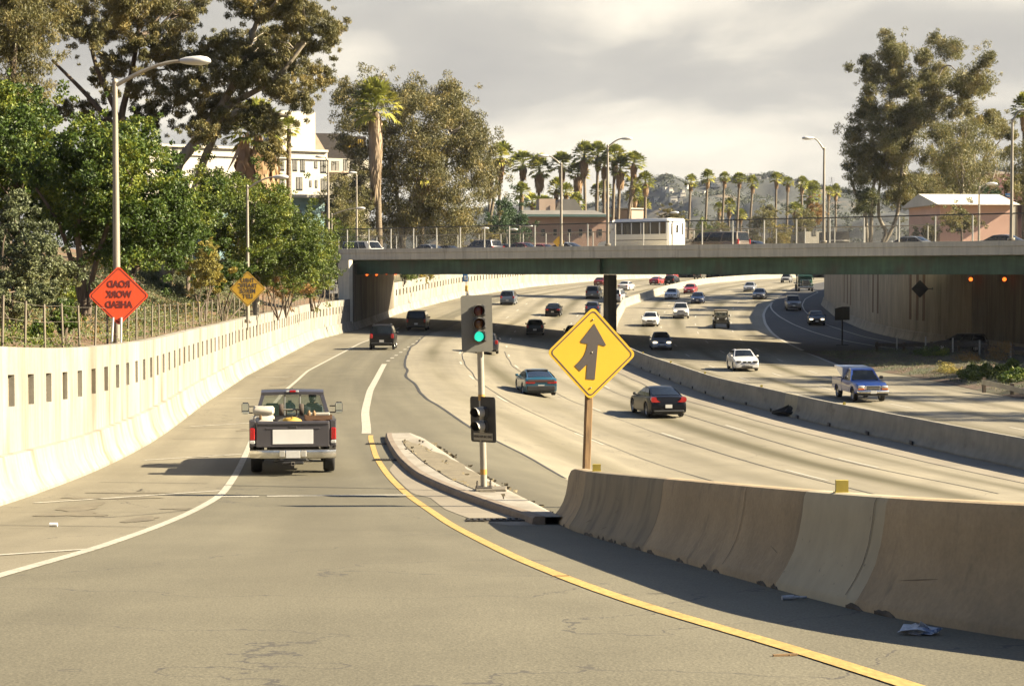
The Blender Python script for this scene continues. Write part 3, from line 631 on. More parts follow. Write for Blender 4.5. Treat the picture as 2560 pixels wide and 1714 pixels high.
mb=MB();c=a0+np.array([-.75,-.25]);mb.box((c[0],c[1],5.0),(1.5,.5,6.1),rz=-.72)
bchild(mb,'wing_pilaster',M_BRC)
M_ORL=mat('amber_lamp',(.9,.2,.02),.4,emit=(1,.13,.015,1.3))
def lampball(px,py,Y):
    p=at(px,py,Y);mb=MB();mb.ell(p,(.34,.34,.34),10,6);return bchild(mb,'marker_lamp',M_ORL,60)
for px,py in ((917,685),(941,685),(966,682.5),(989,684)):
    u=(px-1280)/FP;k=np.linspace(0,1,200);q=a0[None]+(a1-a0)[None]*k[:,None];i=np.argmin(abs(q[:,0]/q[:,1]-u));lampball(px,py,q[i,1]-.5)
for px,py in ((2427,698),(2511,698)):
    x,y=wallhit(px);lampball(px,py,y-.6)
# fences of the overpass
M_MESH=mat('chain_link',(.30,.28,.24),.6,.3,trans=.88)
M_FPOST=mat('fence_post_zinc',(.62,.60,.54),.45,.2,var=[((6,6,1),.1)])
def bfence(label,t,h,s0,s1,sp,z0=9.11,nm='chain_link_fence'):
    th=thing(nm,label,'fence',bw((s0+s1)/2,t,z0),-BA)
    mid=(s0+s1)/2;n=int((s1-s0)/sp)
    for k in range(n+1):
        mb=MB();s=s0+k*sp-mid;mb.tube([(s,0,-.02),(s,0,h)],.06,7);mb.build('post',M_FPOST,th,smooth=50)
    mb=MB();mb.tube([(s0-mid,0,h),(s1-mid,0,h)],.05,6);mb.build('top_rail',M_DARK if t<5 else M_STEEL,th)
    mb=MB();mb.box((0,.03,h/2),(s1-s0,.004,h-.06));mb.build('wire_mesh',M_MESH,th)
    return th
sA=bs(813);bfence('tall chain link fence with dark top rail along the near side of the overpass',-.0+.17,1.95,sA,sA+26*3.05,3.05)
sB=bs(850,BW);bfence('chain link fence on the far side of the overpass behind the cars',BW-.17,1.9,sB,sB+78,3.2)
# street carried on either side of the bridge
mb=MB();mb.box((-165,BW/2,7.95),(260,BW,.3));mb.box((167,BW/2,7.95),(150,BW,.3))
mb.v=[tuple(binv.inverted()@Vector(p)) for p in mb.v];tag(mb.build('street',M_EXIT),kind='structure')
# ------------------------------------------------------------------ wall-top fence on the left bank
th=thing('wire_fence','row of thin leaning steel fence posts strung with wire on top of the ramp wall','fence',(cx(C_WALL,50)-1.1,50,bankz(50,1.1)))
tops=[]
y=30.
while y<174:
    x=bankx(y,1.15);z=bankz(y,1.15);h=1.12+rng.normal(0,.03);ln_=rng.normal(0,.03);mb=MB();mb.tube([(x,y,z-.3),(x+ln_,y,z+h)],.034,6);mb.build('post',M_FENCE,th,th.location);tops.append((x,y,z,h));y+=2.35 if y<70 else 2.9
mb=MB()
for k in (.25,.6,.95):mb.tube([(a,b,c+d*k) for a,b,c,d in tops],.004,4)
mb.build('wire',M_STEEL,th,th.location)
th=thing('wire_fence','short run of steel fence posts on the wall beyond the overpass','fence',(bankx(212,1),212,bankz(212,1)))
for y in np.arange(209,234,2.6):
    mb=MB();x,z=bankx(y,1.),bankz(y,1.);mb.tube([(x,y,z-.2),(x,y,z+1.5)],.04,6);mb.build('post',M_STEEL,th,th.location)
# ------------------------------------------------------------------ guard rails on the right verge
def rail(label,pts,ph,mt_rail,px_label=None):
    th=thing('guard_rail',label,'guard rail',pts[0]);org=th.location
    prof_=[(0,.42),(.035,.47),(0,.53),(0,.57),(.035,.63),(0,.7),(-.02,.7),(-.02,.42)]
    ln=np.array(pts)[:,:2];mb=MB();sweep(mb,ln,prof_,[p[2] for p in pts],side=1);mb.build('rail',mt_rail,th,org)
    for p in pts[::2]:
        mb=MB();mb.box((p[0]+.14,p[1]+.1,p[2]+.3),(.18,.18,1.0));mb.build('post',mt_rail if False else M_BARKD,th,org)
    return th
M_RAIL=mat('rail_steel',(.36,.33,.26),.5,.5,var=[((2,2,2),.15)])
pts=[]
for px in np.linspace(2188,2700,16):
    py=868+(px-2188)*.008;Y=np.interp(px,[2188,2700],[152,128]);p=at(px,py,Y);p[2]=vergez(p[0],p[1])-.05;pts.append(p)
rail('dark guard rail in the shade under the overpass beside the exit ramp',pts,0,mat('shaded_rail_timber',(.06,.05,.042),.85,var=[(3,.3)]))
pts=[]
for px,py,Y in ((2455,957,104),(2490,964,102.5),(2525,972,101),(2560,981,99.5),(2610,995,97.5),(2680,1014,95)):
    p=at(px,py,Y);p[2]-=.5;pts.append(p)
rail('weathered guard rail half buried in plants at the right edge',pts,0,M_RAIL)
M_DEL=mat('delineator_white',(.5,.48,.42),.5)
for i,(px,py,Y) in enumerate(((2242,862,146),(2314,866,142),(2382,864,139),(2449,862,136),(2527,860,132))):
    p=at(px,py,Y);z=vergez(p[0],p[1]);mb=MB();mb.rbox((0,0,.55),(.12,.04,1.1),.01);o=mb.build('delineator_post',M_DEL,loc=(p[0],p[1],z))
    tag(o,('first','second','third','fourth','fifth')[i]+' slim pale delineator post from the left along the shaded guard rail','post','delineator posts by the guard rail')
# ------------------------------------------------------------------ signs
def rdiamond(h,r=.1,n=5):
    """diamond outline (x,z) with rounded corners, half diagonal h"""
    P=[];c=h-r*math.sqrt(2)
    for k in range(4):
        a0_=math.pi/2*k-math.pi/4
        for j in range(n):
            a=a0_+math.pi/2*j/(n-1);P.append((c*math.cos(math.pi/2*k)+r*math.cos(a),c*math.sin(math.pi/2*k)+r*math.sin(a)))
    return P
def ring(mb,o,i,y0,y1):
    n=len(o)
    for k in range(n):
        j=(k+1)%n;mb.face([(o[k][0],y0,o[k][1]),(o[j][0],y0,o[j][1]),(i[j][0],y0,i[j][1]),(i[k][0],y0,i[k][1])])
M_SY=mat('sign_yellow',(.86,.50,.035),.4,var=[(.8,.04)]);M_SO=mat('sign_orange',(.80,.075,.01),.55,emit=None);M_SYD=mat('sign_shade_yellow',(.62,.36,.02),.6,var=[(2,.1)])  # last yellow is a darker copy, toned for a plate turned from the sun
M_SB=mat('sign_legend_brown',(.075,.058,.05),.6);M_SR=mat('sign_legend_red',(.14,.012,.008),.6);M_SBK=mat('sign_back',(.05,.05,.052),.6,.2)
M_WOOD=mat('weathered_post_wood',(.29,.175,.075),.85,var=[((6,6,.8),.35)],stain=((3,3,1),(.12,.06,.025),.5,.7))
def diamond(name,label,c,h,yaw,mt,border,bm,tilt=0):
    """diamond sign plate centred at c (world), facing -Y before yaw"""
    th=thing(name,label,'sign',c,yaw);th.rotation_euler=(0,tilt,yaw)
    mb=MB();mb.prism(rdiamond(h,.09),-.01,.01);mb.build('plate',mt,th)
    if border:
        mb=MB();ring(mb,rdiamond(h-.055,.075),rdiamond(h-.085,.06),-.014,-.014);mb.build('border',bm,th,fix=False)
    return th
# merge sign
Y=33.5;c=at(1479,883,Y);h=117/FP*Y;th=diamond('merge_sign','yellow diamond merge sign with arrow on a brown post behind the barrier',c,h,.26,M_SY,1,M_SB,.035)
ar=[(.03,.64),(.31,.19),(.285,.16),(.13,.20),(.085,-.56),(-.11,-.55),(-.095,-.23),(-.25,-.385),(-.375,-.275),(-.25,-.15),(-.17,-.04),(-.125,.08),(-.105,.20),(-.235,.22),(-.265,.25)]
mb=MB();mb.prism([(a*h,b*h) for a,b in ar],-.018,-.0135);mb.build('merge_arrow',M_SB,th)
for b in (.72,.02,-.74):
    mb=MB();mb.ell((.0+b*.0,-.02,b*h),(.035,.02,.035),8,5);mb.build('bolt',M_STEEL,th)
zb_=G(c[0],Y)
mb=MB();mb.rbox((0,.075,(-h*.95-(c[2]-zb_))/2+.2),(.125,.125,c[2]-zb_+h*.1),.015);mb.build('post',M_WOOD,th)
# road work sign
Y=53.5;c=at(297,739,Y);h=75/FP*Y;th=diamond('road_work_sign','bright orange diamond sign with mirrored road work lettering by the wall','',c,0,M_SO,1,M_SR) if False else diamond('road_work_sign','bright orange diamond sign with mirrored road work ahead lettering',c,h,.22,M_SO,1,M_SR)
for s_,z in (('ROAD',.38),('WORK',.04),('AHEAD',-.30)):
    text('lettering',s_,.27,M_SR,th,Matrix.Translation((0,-.016,z*h))@XZ,True,.03,.86)
for x in (-.17,.06):
    mb=MB();mb.tube([(x,-.05,-h*.72),(x-.06 if x<0 else x-.02,-.08,-h-.75)],.035,6);mb.build('leg',M_WHITE,th)
Y=95;c=at(619,722,Y);h=45/FP*Y;th=diamond('merge_left_sign','amber diamond sign with mirrored thru traffic merge left lettering',c,h,.12,M_SYD,1,M_SB)
for s_,z in (('THRU',.46),('TRAFFIC',.17),('MERGE',-.12),('LEFT',-.42)):
    text('lettering',s_,.32,M_SB,th,Matrix.Translation((0,-.016,z*h))@XZ,True,.02,.82)
mb=MB();mb.tube([(0,.05,h*.5),(0,.05,-h-1.2)],.05,7);mb.build('post',M_STEEL,th)
# route marker
Y=171.;p=at(833,722,Y);th=thing('route_marker','small white route marker sign reading 101 under a blank plate','sign',p)
mb=MB();mb.rbox((0,0,0),(.78,.02,.86),.01);mb.build('plate',M_WHITE,th);text('lettering','101',.42,M_SB,th,Matrix.Translation((0,-.016,-.02))@XZ,True,.03)
mb=MB();mb.rbox((0,0,.72),(.7,.02,.3),.01);mb.build('upper_plate',M_WHITE,th)
mb=MB();mb.tube([(0,.06,.9),(0,.06,-1.9)],.06,7);mb.build('post',M_STEEL,th)
# call box
p=at(1163,694,233);th=thing('call_box','blue call box sign on a yellow box below the far wall','call box',p)
mb=MB();mb.rbox((0,0,0),(.65,.04,1.0),.02);mb.build('sign_plate',mat('sign_blue',(.06,.22,.52),.5),th);mb=MB();mb.box((0,-.03,.12),(.3,.015,.3));mb.box((.05,-.03,-.2),(.34,.015,.14));mb.build('phone_symbol',M_WHITE,th)
gz=G(p[0],p[1])-p[2];mb=MB();mb.tube([(.1,.05,.4),(.1,.05,gz)],.05,6);mb.build('post',M_STEEL,th);mb=MB();mb.rbox((.15,-.05,-1.35),(.35,.3,.75),.05);mb.build('telephone_box',mat('call_box_yellow',(.6,.36,.03),.5),th)
# dark sign backs on the right
x,y=wallhit(2300);p=at(2300,722,y-1.6);th=diamond('warning_sign','dark back of a diamond sign held on a bracket from the shaded wall',p,.8*1.0,.1,M_SBK,0,None)
mb=MB();mb.tube([(-.7,-.05,0),(1.1,-.05,.0)],.05,6);mb.tube([(1.1,-.05,.02),(1.22,-.05,.02)],.12,8);mb.build('bracket',M_SBK,th)
b=gp(2105,863);p=at(2105,783,b[1]);th=thing('exit_sign','dark back of a rectangular sign on a post at the exit gore','sign',(b[0],b[1],b[2]))
zz=p[2]-b[2];wd_=37/FP*b[1]
mb=MB();mb.prism([(-wd_/2,zz-.6),(wd_/2,zz-.58),(wd_/2,zz+.58),(-.03,zz+.58),(-wd_/2,zz+.42)],-.02,.02);mb.build('plate',M_SBK,th);mb=MB();mb.tube([(0,-.05,0),(0,-.05,zz+.5)],.07,7);mb.rbox((0,0,.04),(1.1,.5,.08),.03);mb.build('post',M_SBK,th)
# ------------------------------------------------------------------ ramp meter signal
b=gp(1210,1241);Y=b[1];b[2]=G(b[0],Y)+.15;sc=FP/Y
th=thing('ramp_meter_signal','ramp metering signal pole with green upper lamp and hooded lower lamps on island','traffic signal',b);th.rotation_euler=(0,-.026,0)
def zl(py):return at(1210,py,Y)[2]-b[2]
M_SIGP=mat('signal_pole_paint',(.44,.40,.32),.55,.2,var=[((5,5,1.2),.15)],stain=((4,4,1.5),(.25,.19,.12),.6,.75))
ztop=zl(735)
mb=MB();mb.tube([(0,0,.04),(0,0,ztop-.1)],.066,14);mb.build('pole',M_SIGP,th,smooth=50)
mb=MB();mb.rbox((0,0,.03),(.34,.34,.05),.01)
for a in ((-.13,-.13),(.13,-.13),(.13,.13),(-.13,.13)):mb.tube([(*a,.03),(*a,.16)],.018,6)
mb.build('base_plate',mat('rusty_base',(.08,.065,.05),.8),th)
mb=MB();mb.rbox((.14,-.02,-.02),(.62,.5,.1),.02);mb.build('footing',M_GUT,th)
mb=MB();mb.tube([(0,0,zl(1000)),(0,0,zl(985))],.069,14);mb.tube([(0,0,zl(1185)),(0,0,zl(1172))],.069,14);mb.build('paint_band',mat('orange_band',(.6,.32,.06),.6),th,smooth=50)
M_BPL=mat('backplate_grey',(.21,.20,.165),.6,var=[(3,.08)]);M_BPD=mat('backplate_black',(.028,.025,.022),.6,var=[(4,.15)])
def rrect(w_,h_,r,n=4):
    P=[]
    for sx_,sz_,a0_ in ((1,1,0),(-1,1,90),(-1,-1,180),(1,-1,270)):
        for k in range(n):
            a=R(a0_+90*k/(n-1));P.append((sx_*(w_/2-r)+r*math.cos(a),sz_*(h_/2-r)+r*math.sin(a)))
    return P
def visor(mb,x,z,r,y0,ln,cut=.35,n=22):
    P=[]
    for (rr,f) in ((r,0),(r,1),(r-.006,1),(r-.006,0)):
        row=[]
        for k in range(n+1):
            a=R(-50)+R(280)*k/n;l=ln*(f if f==0 else (1-.45*max(0,-math.sin(a))))
            row.append((x+rr*math.cos(a),y0-l,z+rr*math.sin(a)))
        P.append(row)
    mb.grid(P,lambda i,j:1 if i>=1 else 0)
M_GRN=mat('signal_green_lens',(.02,.55,.36),.35,emit=(.03,.75,.5,.42));M_RLN=mat('signal_red_lens',(.13,.015,.012),.25,coat=.4);M_ALN=mat('signal_amber_lens',(.16,.06,.015),.25,coat=.4);M_HOOD=mat('hood_inside',(.16,.145,.115),.5)
def head(cx_,cz,w_,h_,yaw,lens,mtp,mth,ypush=-.12,x_off=0,vis=.2):
    M=Matrix.Translation((cx_,0,cz))@Matrix.Rotation(yaw,4,'Z')
    def place(mb,name,mt_,par,sm=0):
        mb.v=[tuple(M@Vector(q)) for q in mb.v];return mb.build(name,mt_,par,smooth=sm)
    mb=MB();mb.prism(rrect(w_,h_,.05),ypush-.006,ypush+.006);bp=place(mb,'backplate',mtp,th)
    mb=MB()
    for (x,z,_) in lens:mb.rbox((x+.03,ypush-.02+.12,z),(.25,.28,.235),.03)
    place(mb,'housing',M_DARK,th)
    for (x,z,lm) in lens:
        mb=MB();mb.ell((x,ypush-.03,z),(.2,.07,.2),16,8);place(mb,'lens',lm,bp,50)
        mb=MB();visor(mb,x,z,.113,ypush-.0,vis);mb.lathe([(.1,-.0),(.128,-.0),(.128,-.02),(.1,-.03)],(x,ypush-.005,z),'y',22);place(mb,'visor',[mth,M_DARK],bp,50)
        mb=MB()
        for a in (40,140,220,320):mb.ell((x+.13*math.cos(R(a)),ypush-.02,z+.13*math.sin(R(a))),(.025,.03,.025),6,4)
        place(mb,'latch',M_HOOD,bp)
    return bp
k=1/sc
head((1201-1210)*k,zl(808),.62,1.12,.16,[(.03,(808-776)*k,M_RLN),(.03,0,M_ALN),(.03,-(840-808)*k,M_GRN)],M_BPL,M_HOOD,vis=.17)
lowx,lowz=(1224-1210)*k,zl(1047)
hp=head(lowx,lowz,.68,.90,-.74,[(-.02,(1047-1030)*k,M_RLN),(-.02,-(1064-1047)*k,mat('unlit_green_lens',(.015,.15,.09),.3,coat=.4))],M_BPD,mat('hood_pale',(.5,.47,.40),.5),-.13,vis=.24)
M=Matrix.Translation((lowx,0,lowz))@Matrix.Rotation(-.74,4,'Z')
mb=MB();mb.rbox((0,-.145,-(1090-1047)*k),(.52,.012,.15),.005);mb.v=[tuple(M@Vector(q)) for q in mb.v];sp_=mb.build('instruction_plate',mat('plate_pale',(.40,.36,.27),.6),th)
text('lettering','ONE CAR PER GREEN',.064,M_SB,sp_,M@Matrix.Translation((0,-.154,-(1090-1047)*k))@XZ,True,.02,.8)
# ------------------------------------------------------------------ street lamps
def street_lamp(label,px,base,top,hx,hy,Y,r=.085,zbase=None,group='street lamps',fat=1):
    p=at(px,base,Y);t=at(px,top,Y);hd=at(hx,hy,Y)
    z0=zbase if zbase is not None else p[2];th=thing('street_lamp',label,'street lamp',(p[0],Y,z0),0,group)
    hz=t[2]-z0;dx,dz=hd[0]-p[0],hd[2]-z0
    mb=MB();mb.tube([(0,0,0),(0,0,hz*.5),(0,0,hz)],[r*1.25,r,r*.72],10);mb.ell((0,0,hz),(r*1.9,r*1.9,r*2.2),8,5);mb.rbox((0,0,.1),(r*4,r*4,.2),.03);mb.build('pole',M_POLE,th,smooth=45)
    sg=1 if dx>0 else -1;L_=.55*fat;ex=dx-sg*L_*.5
    mb=MB();mb.tube([(0,0,hz-.12)]+[(ex*u,0,hz-.12+(dz-hz+.12)*math.sin(u*math.pi/2)) for u in np.linspace(.12,1,8)],[r*.62]*4+[r*.5]*5,8);mb.build('arm',M_POLE,th,smooth=50)
    mb=MB();P=[]
    for u,wy,wz in ((-.62,.05,.05),(-.4,.1,.09),(-.1,.16,.11),(.2,.19,.12),(.48,.15,.09),(.6,.06,.04)):
        P.append([(dx+sg*u*L_,wy*fat*math.cos(a),dz+wz*fat*(math.sin(a) if math.sin(a)>0 else .8*math.sin(a))) for a in np.linspace(0,2*math.pi,12,endpoint=False)])
    o=mb.grid(P,0,True);mb.idx(list(range(o+11,o-1,-1)));mb.idx([o+60+i for i in range(12)]);mb.build('lamp_head',M_WHITE,th,smooth=50)
    return th
def wl_z(Y,t=1.4):return bankz(Y,t)
street_lamp('nearest street lamp with curved arm behind the orange road work sign',293,870,205,489,153,55,.1,wl_z(55)-.2,fat=1.35)
street_lamp('street lamp rising behind the amber merge left sign',620,790,466,702,443,99,.085,wl_z(99)-.2,fat=1.25)
street_lamp('short street lamp behind the small 101 route marker',830,740,535,902,521,172,.085,wl_z(170)-.2,fat=1.25)
g='lamps on and beyond the overpass'
def blamp(label,px,top,hx,hy,near=True,r=.09,t=None):
    tt=(.2 if near else BW-.2) if t is None else t;s=bs(px,tt);q=bw(s,tt);street_lamp(label,px,610,top,hx,hy,q[1],r,9.11,g,1.4)
blamp('tall overpass lamp with arm to the right just left of the white bus top',1519,365,1567,347,True,.12)
blamp('tall overpass lamp with arm to the left in front of the pink building',1403,410,1358,390,True,.11)
blamp('tall overpass lamp with arm to the left in front of the hills',2059,372,2020,346,True,.11)
blamp('tall overpass lamp at the right edge by the pink house',2528,300,2566,276,True,.11)
blamp('bare tall lamp pole at the left end of the overpass',821,402,800,392,True,.12)
blamp('slim lamp pole behind the far fence beside the skirted palm',892,440,882,432,False,.12)
blamp('small lamp beyond the overpass before the pink house',2447,468,2480,460,False,.09)
for i,(a,b_,c_,d_,lab) in enumerate(((1205,571,1213,571,'low street lamp behind the grey station wagon on the overpass'),(1267,576,1285,574,'low street lamp right of the station wagon behind the overpass'),(1300,565,1322,565,'low street lamp with short arm before the pink building wall'),(1658,541,1687,532,'low street lamp behind the rear of the bus'))):
    blamp(lab,a,b_,c_,d_,False,.07,BW+14)
# drain grates
M_GRT=mat('iron_grate',(.045,.04,.035),.7,.4)
for i,(px,py,wx,wy,lab) in enumerate(((947,1110,.75,.4,'iron drain grate at the far end of the kerb'),(969,1150,.75,.4,'iron drain grate half way along the kerb beside the yellow line'),(1252,1301,1.15,.55,'large iron drain grate beside the end of the foreground barrier'))):
    p=gp(px,py);mb=MB();n=11
    for k in range(n):mb.box(((k-(n-1)/2)*wx/n,0,.012),(wx/n*.5,wy,.02))
    mb.box((0,wy/2,.013),(wx,.03,.022));mb.box((0,-wy/2,.013),(wx,.03,.022))
    o=mb.build('drain_grate',M_GRT,loc=(p[0],p[1],p[2]+.006));o.rotation_euler=(math.atan((G(p[0],p[1]+.3)-G(p[0],p[1]-.3))/.6),-math.atan((G(p[0]+.3,p[1])-G(p[0]-.3,p[1]))/.6),.03);tag(o,lab,'drain grate','drain grates along the kerb')
# ------------------------------------------------------------------ vehicles
def paint(name,col,metal=.0,rough=.32,coat=.6):
    return mat('paint_'+name,col,rough,metal,var=[(1.2,.05)],coat=coat)
P_BLK=mat('paint_black',(.006,.006,.007),.28,spec=.22,coat=.06);P_WHT=paint('white',(.78,.76,.72),0,.35);P_SIL=paint('silver_blue',(.33,.37,.44),.3);P_RED=paint('red',(.36,.022,.016));P_DRED=paint('dark_red',(.20,.018,.016))
P_NVY=paint('navy',(.022,.035,.085));P_GRY=paint('warm_grey',(.17,.16,.145),.3);P_BLG=paint('blue_grey',(.14,.175,.22),.35);P_TEA=paint('teal',(.02,.12,.19),.25);P_BRN=paint('brown',(.17,.125,.085),.2)
P_DGR=paint('charcoal',(.07,.068,.072),.3);P_BLU=paint('bright_blue',(.022,.075,.36),.15);P_PEA=paint('pearl_white',(.62,.6,.58),.1);P_GRN=paint('dark_green',(.02,.07,.045));P_OLV=paint('olive_grey',(.11,.10,.07));P_SLV=paint('silver',(.44,.44,.43),.35)
P_LAV=paint('pale_lower_silver',(.55,.52,.54),.15)
M_HLD=mat('dark_lamp_glass',(.10,.10,.105),.15,.2,coat=.5)
K={}
K['sedan']=dict(L=4.65,W=1.76,H=1.42,wb=2.7,wr=.315,gc=.2,deck=[(-2.325,.5),(-2.31,.80),(-2.2,.93),(-2.0,.98),(-1.5,1.0),(-.6,.95),(.6,.93),(1.0,.95),(1.6,.87),(2.05,.77),(2.25,.66),(2.31,.56),(2.325,.4)],gh=(-1.72,-.95,.15,1.05),wr_=.56,wb_=.80,panes=(0,.5,1),tl=(.34,.16,.78),hl=(.36,.14,.66))
K['coupe']=dict(K['sedan'],L=4.63,W=1.82,H=1.38,wb=2.85,wr=.34,deck=[(-2.315,.45),(-2.29,.78),(-2.2,.95),(-2.05,1.0),(-1.7,1.0),(-.6,.94),(.6,.90),(1.0,.91),(1.6,.83),(2.05,.73),(2.27,.6),(2.315,.4)],gh=(-1.85,-.75,.05,1.05),panes=(0,.42,1),tl=(.4,.18,.80))
K['fastback']=dict(K['sedan'],L=4.4,W=1.73,H=1.27,wb=2.5,wr=.31,deck=[(-2.2,.5),(-2.19,.84),(-2.1,.93),(-1.9,.95),(-.8,.9),(.6,.84),(1.0,.85),(1.7,.74),(2.1,.62),(2.2,.45)],gh=(-2.0,-.55,.05,1.0),panes=(0,.45,1),tl=(.5,.12,.72),wb_=.78)
K['minivan']=dict(K['sedan'],L=4.95,W=1.92,H=1.74,wb=2.95,wr=.33,deck=[(-2.475,.5),(-2.46,.95),(-2.4,1.05),(-1.8,1.06),(0,1.02),(1.3,1.0),(1.6,1.02),(2.1,.86),(2.4,.68),(2.475,.45)],gh=(-2.36,-2.1,.75,1.72),wr_=.70,wb_=.90,panes=(0,.3,.65,1),tl=(.24,.28,.98),hl=(.34,.18,.74))
K['suv']=dict(K['sedan'],L=4.65,W=1.85,H=1.74,wb=2.7,wr=.37,gc=.34,deck=[(-2.325,.6),(-2.31,1.02),(-2.25,1.1),(-1.2,1.12),(.6,1.08),(.9,1.12),(1.9,1.05),(2.2,.96),(2.3,.8),(2.325,.55)],gh=(-2.2,-1.95,.3,.98),wr_=.68,wb_=.86,panes=(0,.33,.66,1),tl=(.2,.32,.98),hl=(.34,.2,.88))
K['bigsuv']=dict(K['suv'],L=5.5,W=2.0,H=1.9,wb=3.3,wr=.39,deck=[(-2.75,.6),(-2.74,1.1),(-2.68,1.18),(-1.2,1.18),(.8,1.14),(1.1,1.18),(2.3,1.12),(2.6,1.02),(2.72,.8),(2.75,.6)],gh=(-2.6,-2.4,.5,1.2),wr_=.78,wb_=.93)
K['hatch']=dict(K['sedan'],L=4.15,W=1.72,H=1.46,wb=2.5,deck=[(-2.07,.5),(-2.06,.86),(-2.0,.97),(-1.2,.98),(.6,.93),(.95,.95),(1.5,.85),(1.95,.7),(2.05,.55),(2.07,.4)],gh=(-1.95,-1.55,.1,1.0),tl=(.22,.28,.85))
K['wagon']=dict(K['sedan'],L=4.8,H=1.5,gh=(-2.2,-1.95,.15,1.05),panes=(0,.33,.66,1),wr_=.62)
K['crossover']=dict(K['suv'],L=4.6,W=1.84,H=1.68,gc=.28,gh=(-2.15,-1.6,.3,1.12),wr_=.64)
K['van']=dict(K['minivan'],L=5.8,W=2.0,H=2.06,wb=3.5,wr=.36,gc=.3,deck=[(-2.9,.55),(-2.89,1.1),(-2.85,1.2),(0,1.2),(1.7,1.18),(1.9,1.2),(2.55,1.05),(2.83,.95),(2.9,.5)],gh=(-2.85,-2.72,1.15,2.0),wr_=.83,wb_=.97,panes=(0,.34,.68,1),tl=(.16,.42,1.2))
K['oldvan']=dict(K['van'],L=4.9,H=1.98,wb=2.8,deck=[(-2.45,.55),(-2.44,1.1),(0,1.15),(1.6,1.15),(2.0,1.15),(2.38,1.0),(2.45,.5)],gh=(-2.42,-2.3,1.35,2.05),panes=(0,.3,.62,.9))
def deckz(sp,y):
    d=sp['deck'];return np.interp(y,[q[0] for q in d],[q[1] for q in d])
def halfw(sp,y):
    L=sp['L'];k=np.clip((abs(y)-.33*L)/(.17*L),0,1);return sp['W']/2*(1-(.13 if y>0 else .09)*k**2.2)
def axles(sp):
    d=sp.get('ax',(.02*sp['L']));return (-sp['wb']/2+d*.0,sp['wb']/2+d*0)
def body_mb(sp,y0=None,y1=None):
    L=sp['L'];y0=-L/2 if y0 is None else y0;y1=L/2 if y1 is None else y1;ra=sp['wr']*1.17;ws=axles(sp)
    ys=list(np.linspace(y0,y1,30))+[q[0] for q in sp['deck']]
    for a in ws:ys+=[a+ra*k for k in (-1.001,-.97,-.86,-.65,-.35,0,.35,.65,.86,.97,1.001)]
    ys=sorted(y for y in set(np.round(ys,4)) if y0-1e-6<=y<=y1+1e-6);mb=MB();P=[]
    for y in ys:
        w=halfw(sp,y);zt=deckz(sp,y);zl=sp['gc']+max(0,abs(y)-.44*L)*.25
        for a in ws:
            q=ra*ra-(y-a)**2
            if q>0:zl=max(zl,sp['wr']+math.sqrt(q))
        zt=max(zt,zl+.06);h=zt-zl;cr=min(.035,h*.1)
        half=[(0,zl+.02),(w*.88,zl),(w*.98,zl+.04*min(1,h*3)),(w,zl+h*.5),(w*.985,zt-min(.1,h*.25)),(w*.93,zt-min(.02,h*.05)),(w*.55,zt+cr*.7),(0,zt+cr)]
        P.append([(x,y,z) for x,z in half]+[(-x,y,z) for x,z in half[-2:0:-1]])
    o=mb.grid(P,0,True);n=len(P[0]);mb.idx([o+n-1-i for i in range(n)]);q=o+(len(P)-1)*n;mb.idx([q+i for i in range(n)])
    return mb
def gh_rows(sp):
    rb,rt,ft,fb=sp['gh'];H=sp['H'];wr_,wb_=sp['wr_'],sp['wb_'];zr,zf=deckz(sp,rb),deckz(sp,fb)
    return [(rb,zr-.01,wb_*.9,-.07),(rt,H-.045,wr_,-.03),((rt*.5+ft*.5),H,wr_+.015,0),(ft,H-.035,wr_,.04),(fb,zf-.01,wb_*.93,.12)]
def gh_mb(sp,mb):
    rows=gh_rows(sp);P=[]
    for (y,z,w_,bow) in rows:P.append([(u*w_,y+bow*(1-u*u),z+.03*(1-u*u)) for u in np.linspace(-1,1,7)])
    mb.grid(P)
    for sg in (-1,1):
        Q=[[(sg*w_,y,z),(sg*(w_*.45+sp['wb_']*.58),y,(z*.45+.55*(deckz(sp,y)-.03))),(sg*sp['wb_']*1.02,y,deckz(sp,y)-.05)] for (y,z,w_,b) in rows];mb.grid(Q)
def glass_quad(rows,a,b,t0,t1,us,lift):
    (ya,za,wa,ba),(yb,zb,wb,bb)=rows[a],rows[b];mb=MB();P=[]
    n=np.array([0,abs(zb-za)*(1 if b>a and ya<yb and zb<za else -1),abs(yb-ya)]);n=n/np.linalg.norm(n)*lift
    for t in np.linspace(t0,t1,4):
        y,z,w_,bo=ya+(yb-ya)*t,za+(zb-za)*t,wa+(wb-wa)*t,ba+(bb-ba)*t
        P.append([(u*w_,y+bo*(1-u*u)+n[1],z+.03*(1-u*u)+n[2]) for u in np.linspace(-us,us,7)])
    mb.grid(P);return mb
def side_pane(sp,sg,f0,f1,zlo=.045,zhi=.09):
    rb,rt,ft,fb=sp['gh'];H=sp['H'];zr,zf=deckz(sp,rb),deckz(sp,fb);mb=MB();P=[]
    b0=max(deckz(sp,0),min(zr,zf))
    for t in (0,.5,1):
        z=b0+zlo+(H-zhi-b0-zlo)*t;yr=rb+(rt-rb)*np.clip((z-zr)/(H-zr),0,1)+.1;yf=fb+(ft-fb)*np.clip((z-zf)/(H-zf),0,1)-.09
        k=(z-b0)/(H-b0);x=sp['wb_']*1.02+(sp['wr_']-sp['wb_']*1.02)*k
        m=.45;xm=sp['wr_']*.45+sp['wb_']*.58  # follow the kinked side
        x=(sp['wb_']*1.02+(xm-sp['wb_']*1.02)*(k/.45) if k<.45 else xm+(sp['wr_']-xm)*((k-.45)/.55))
        P.append([(sg*(x+.012),yr+(yf-yr)*f,z) for f in np.linspace(f0,f1,3)])
    mb.grid(P);return mb
_wheel={}
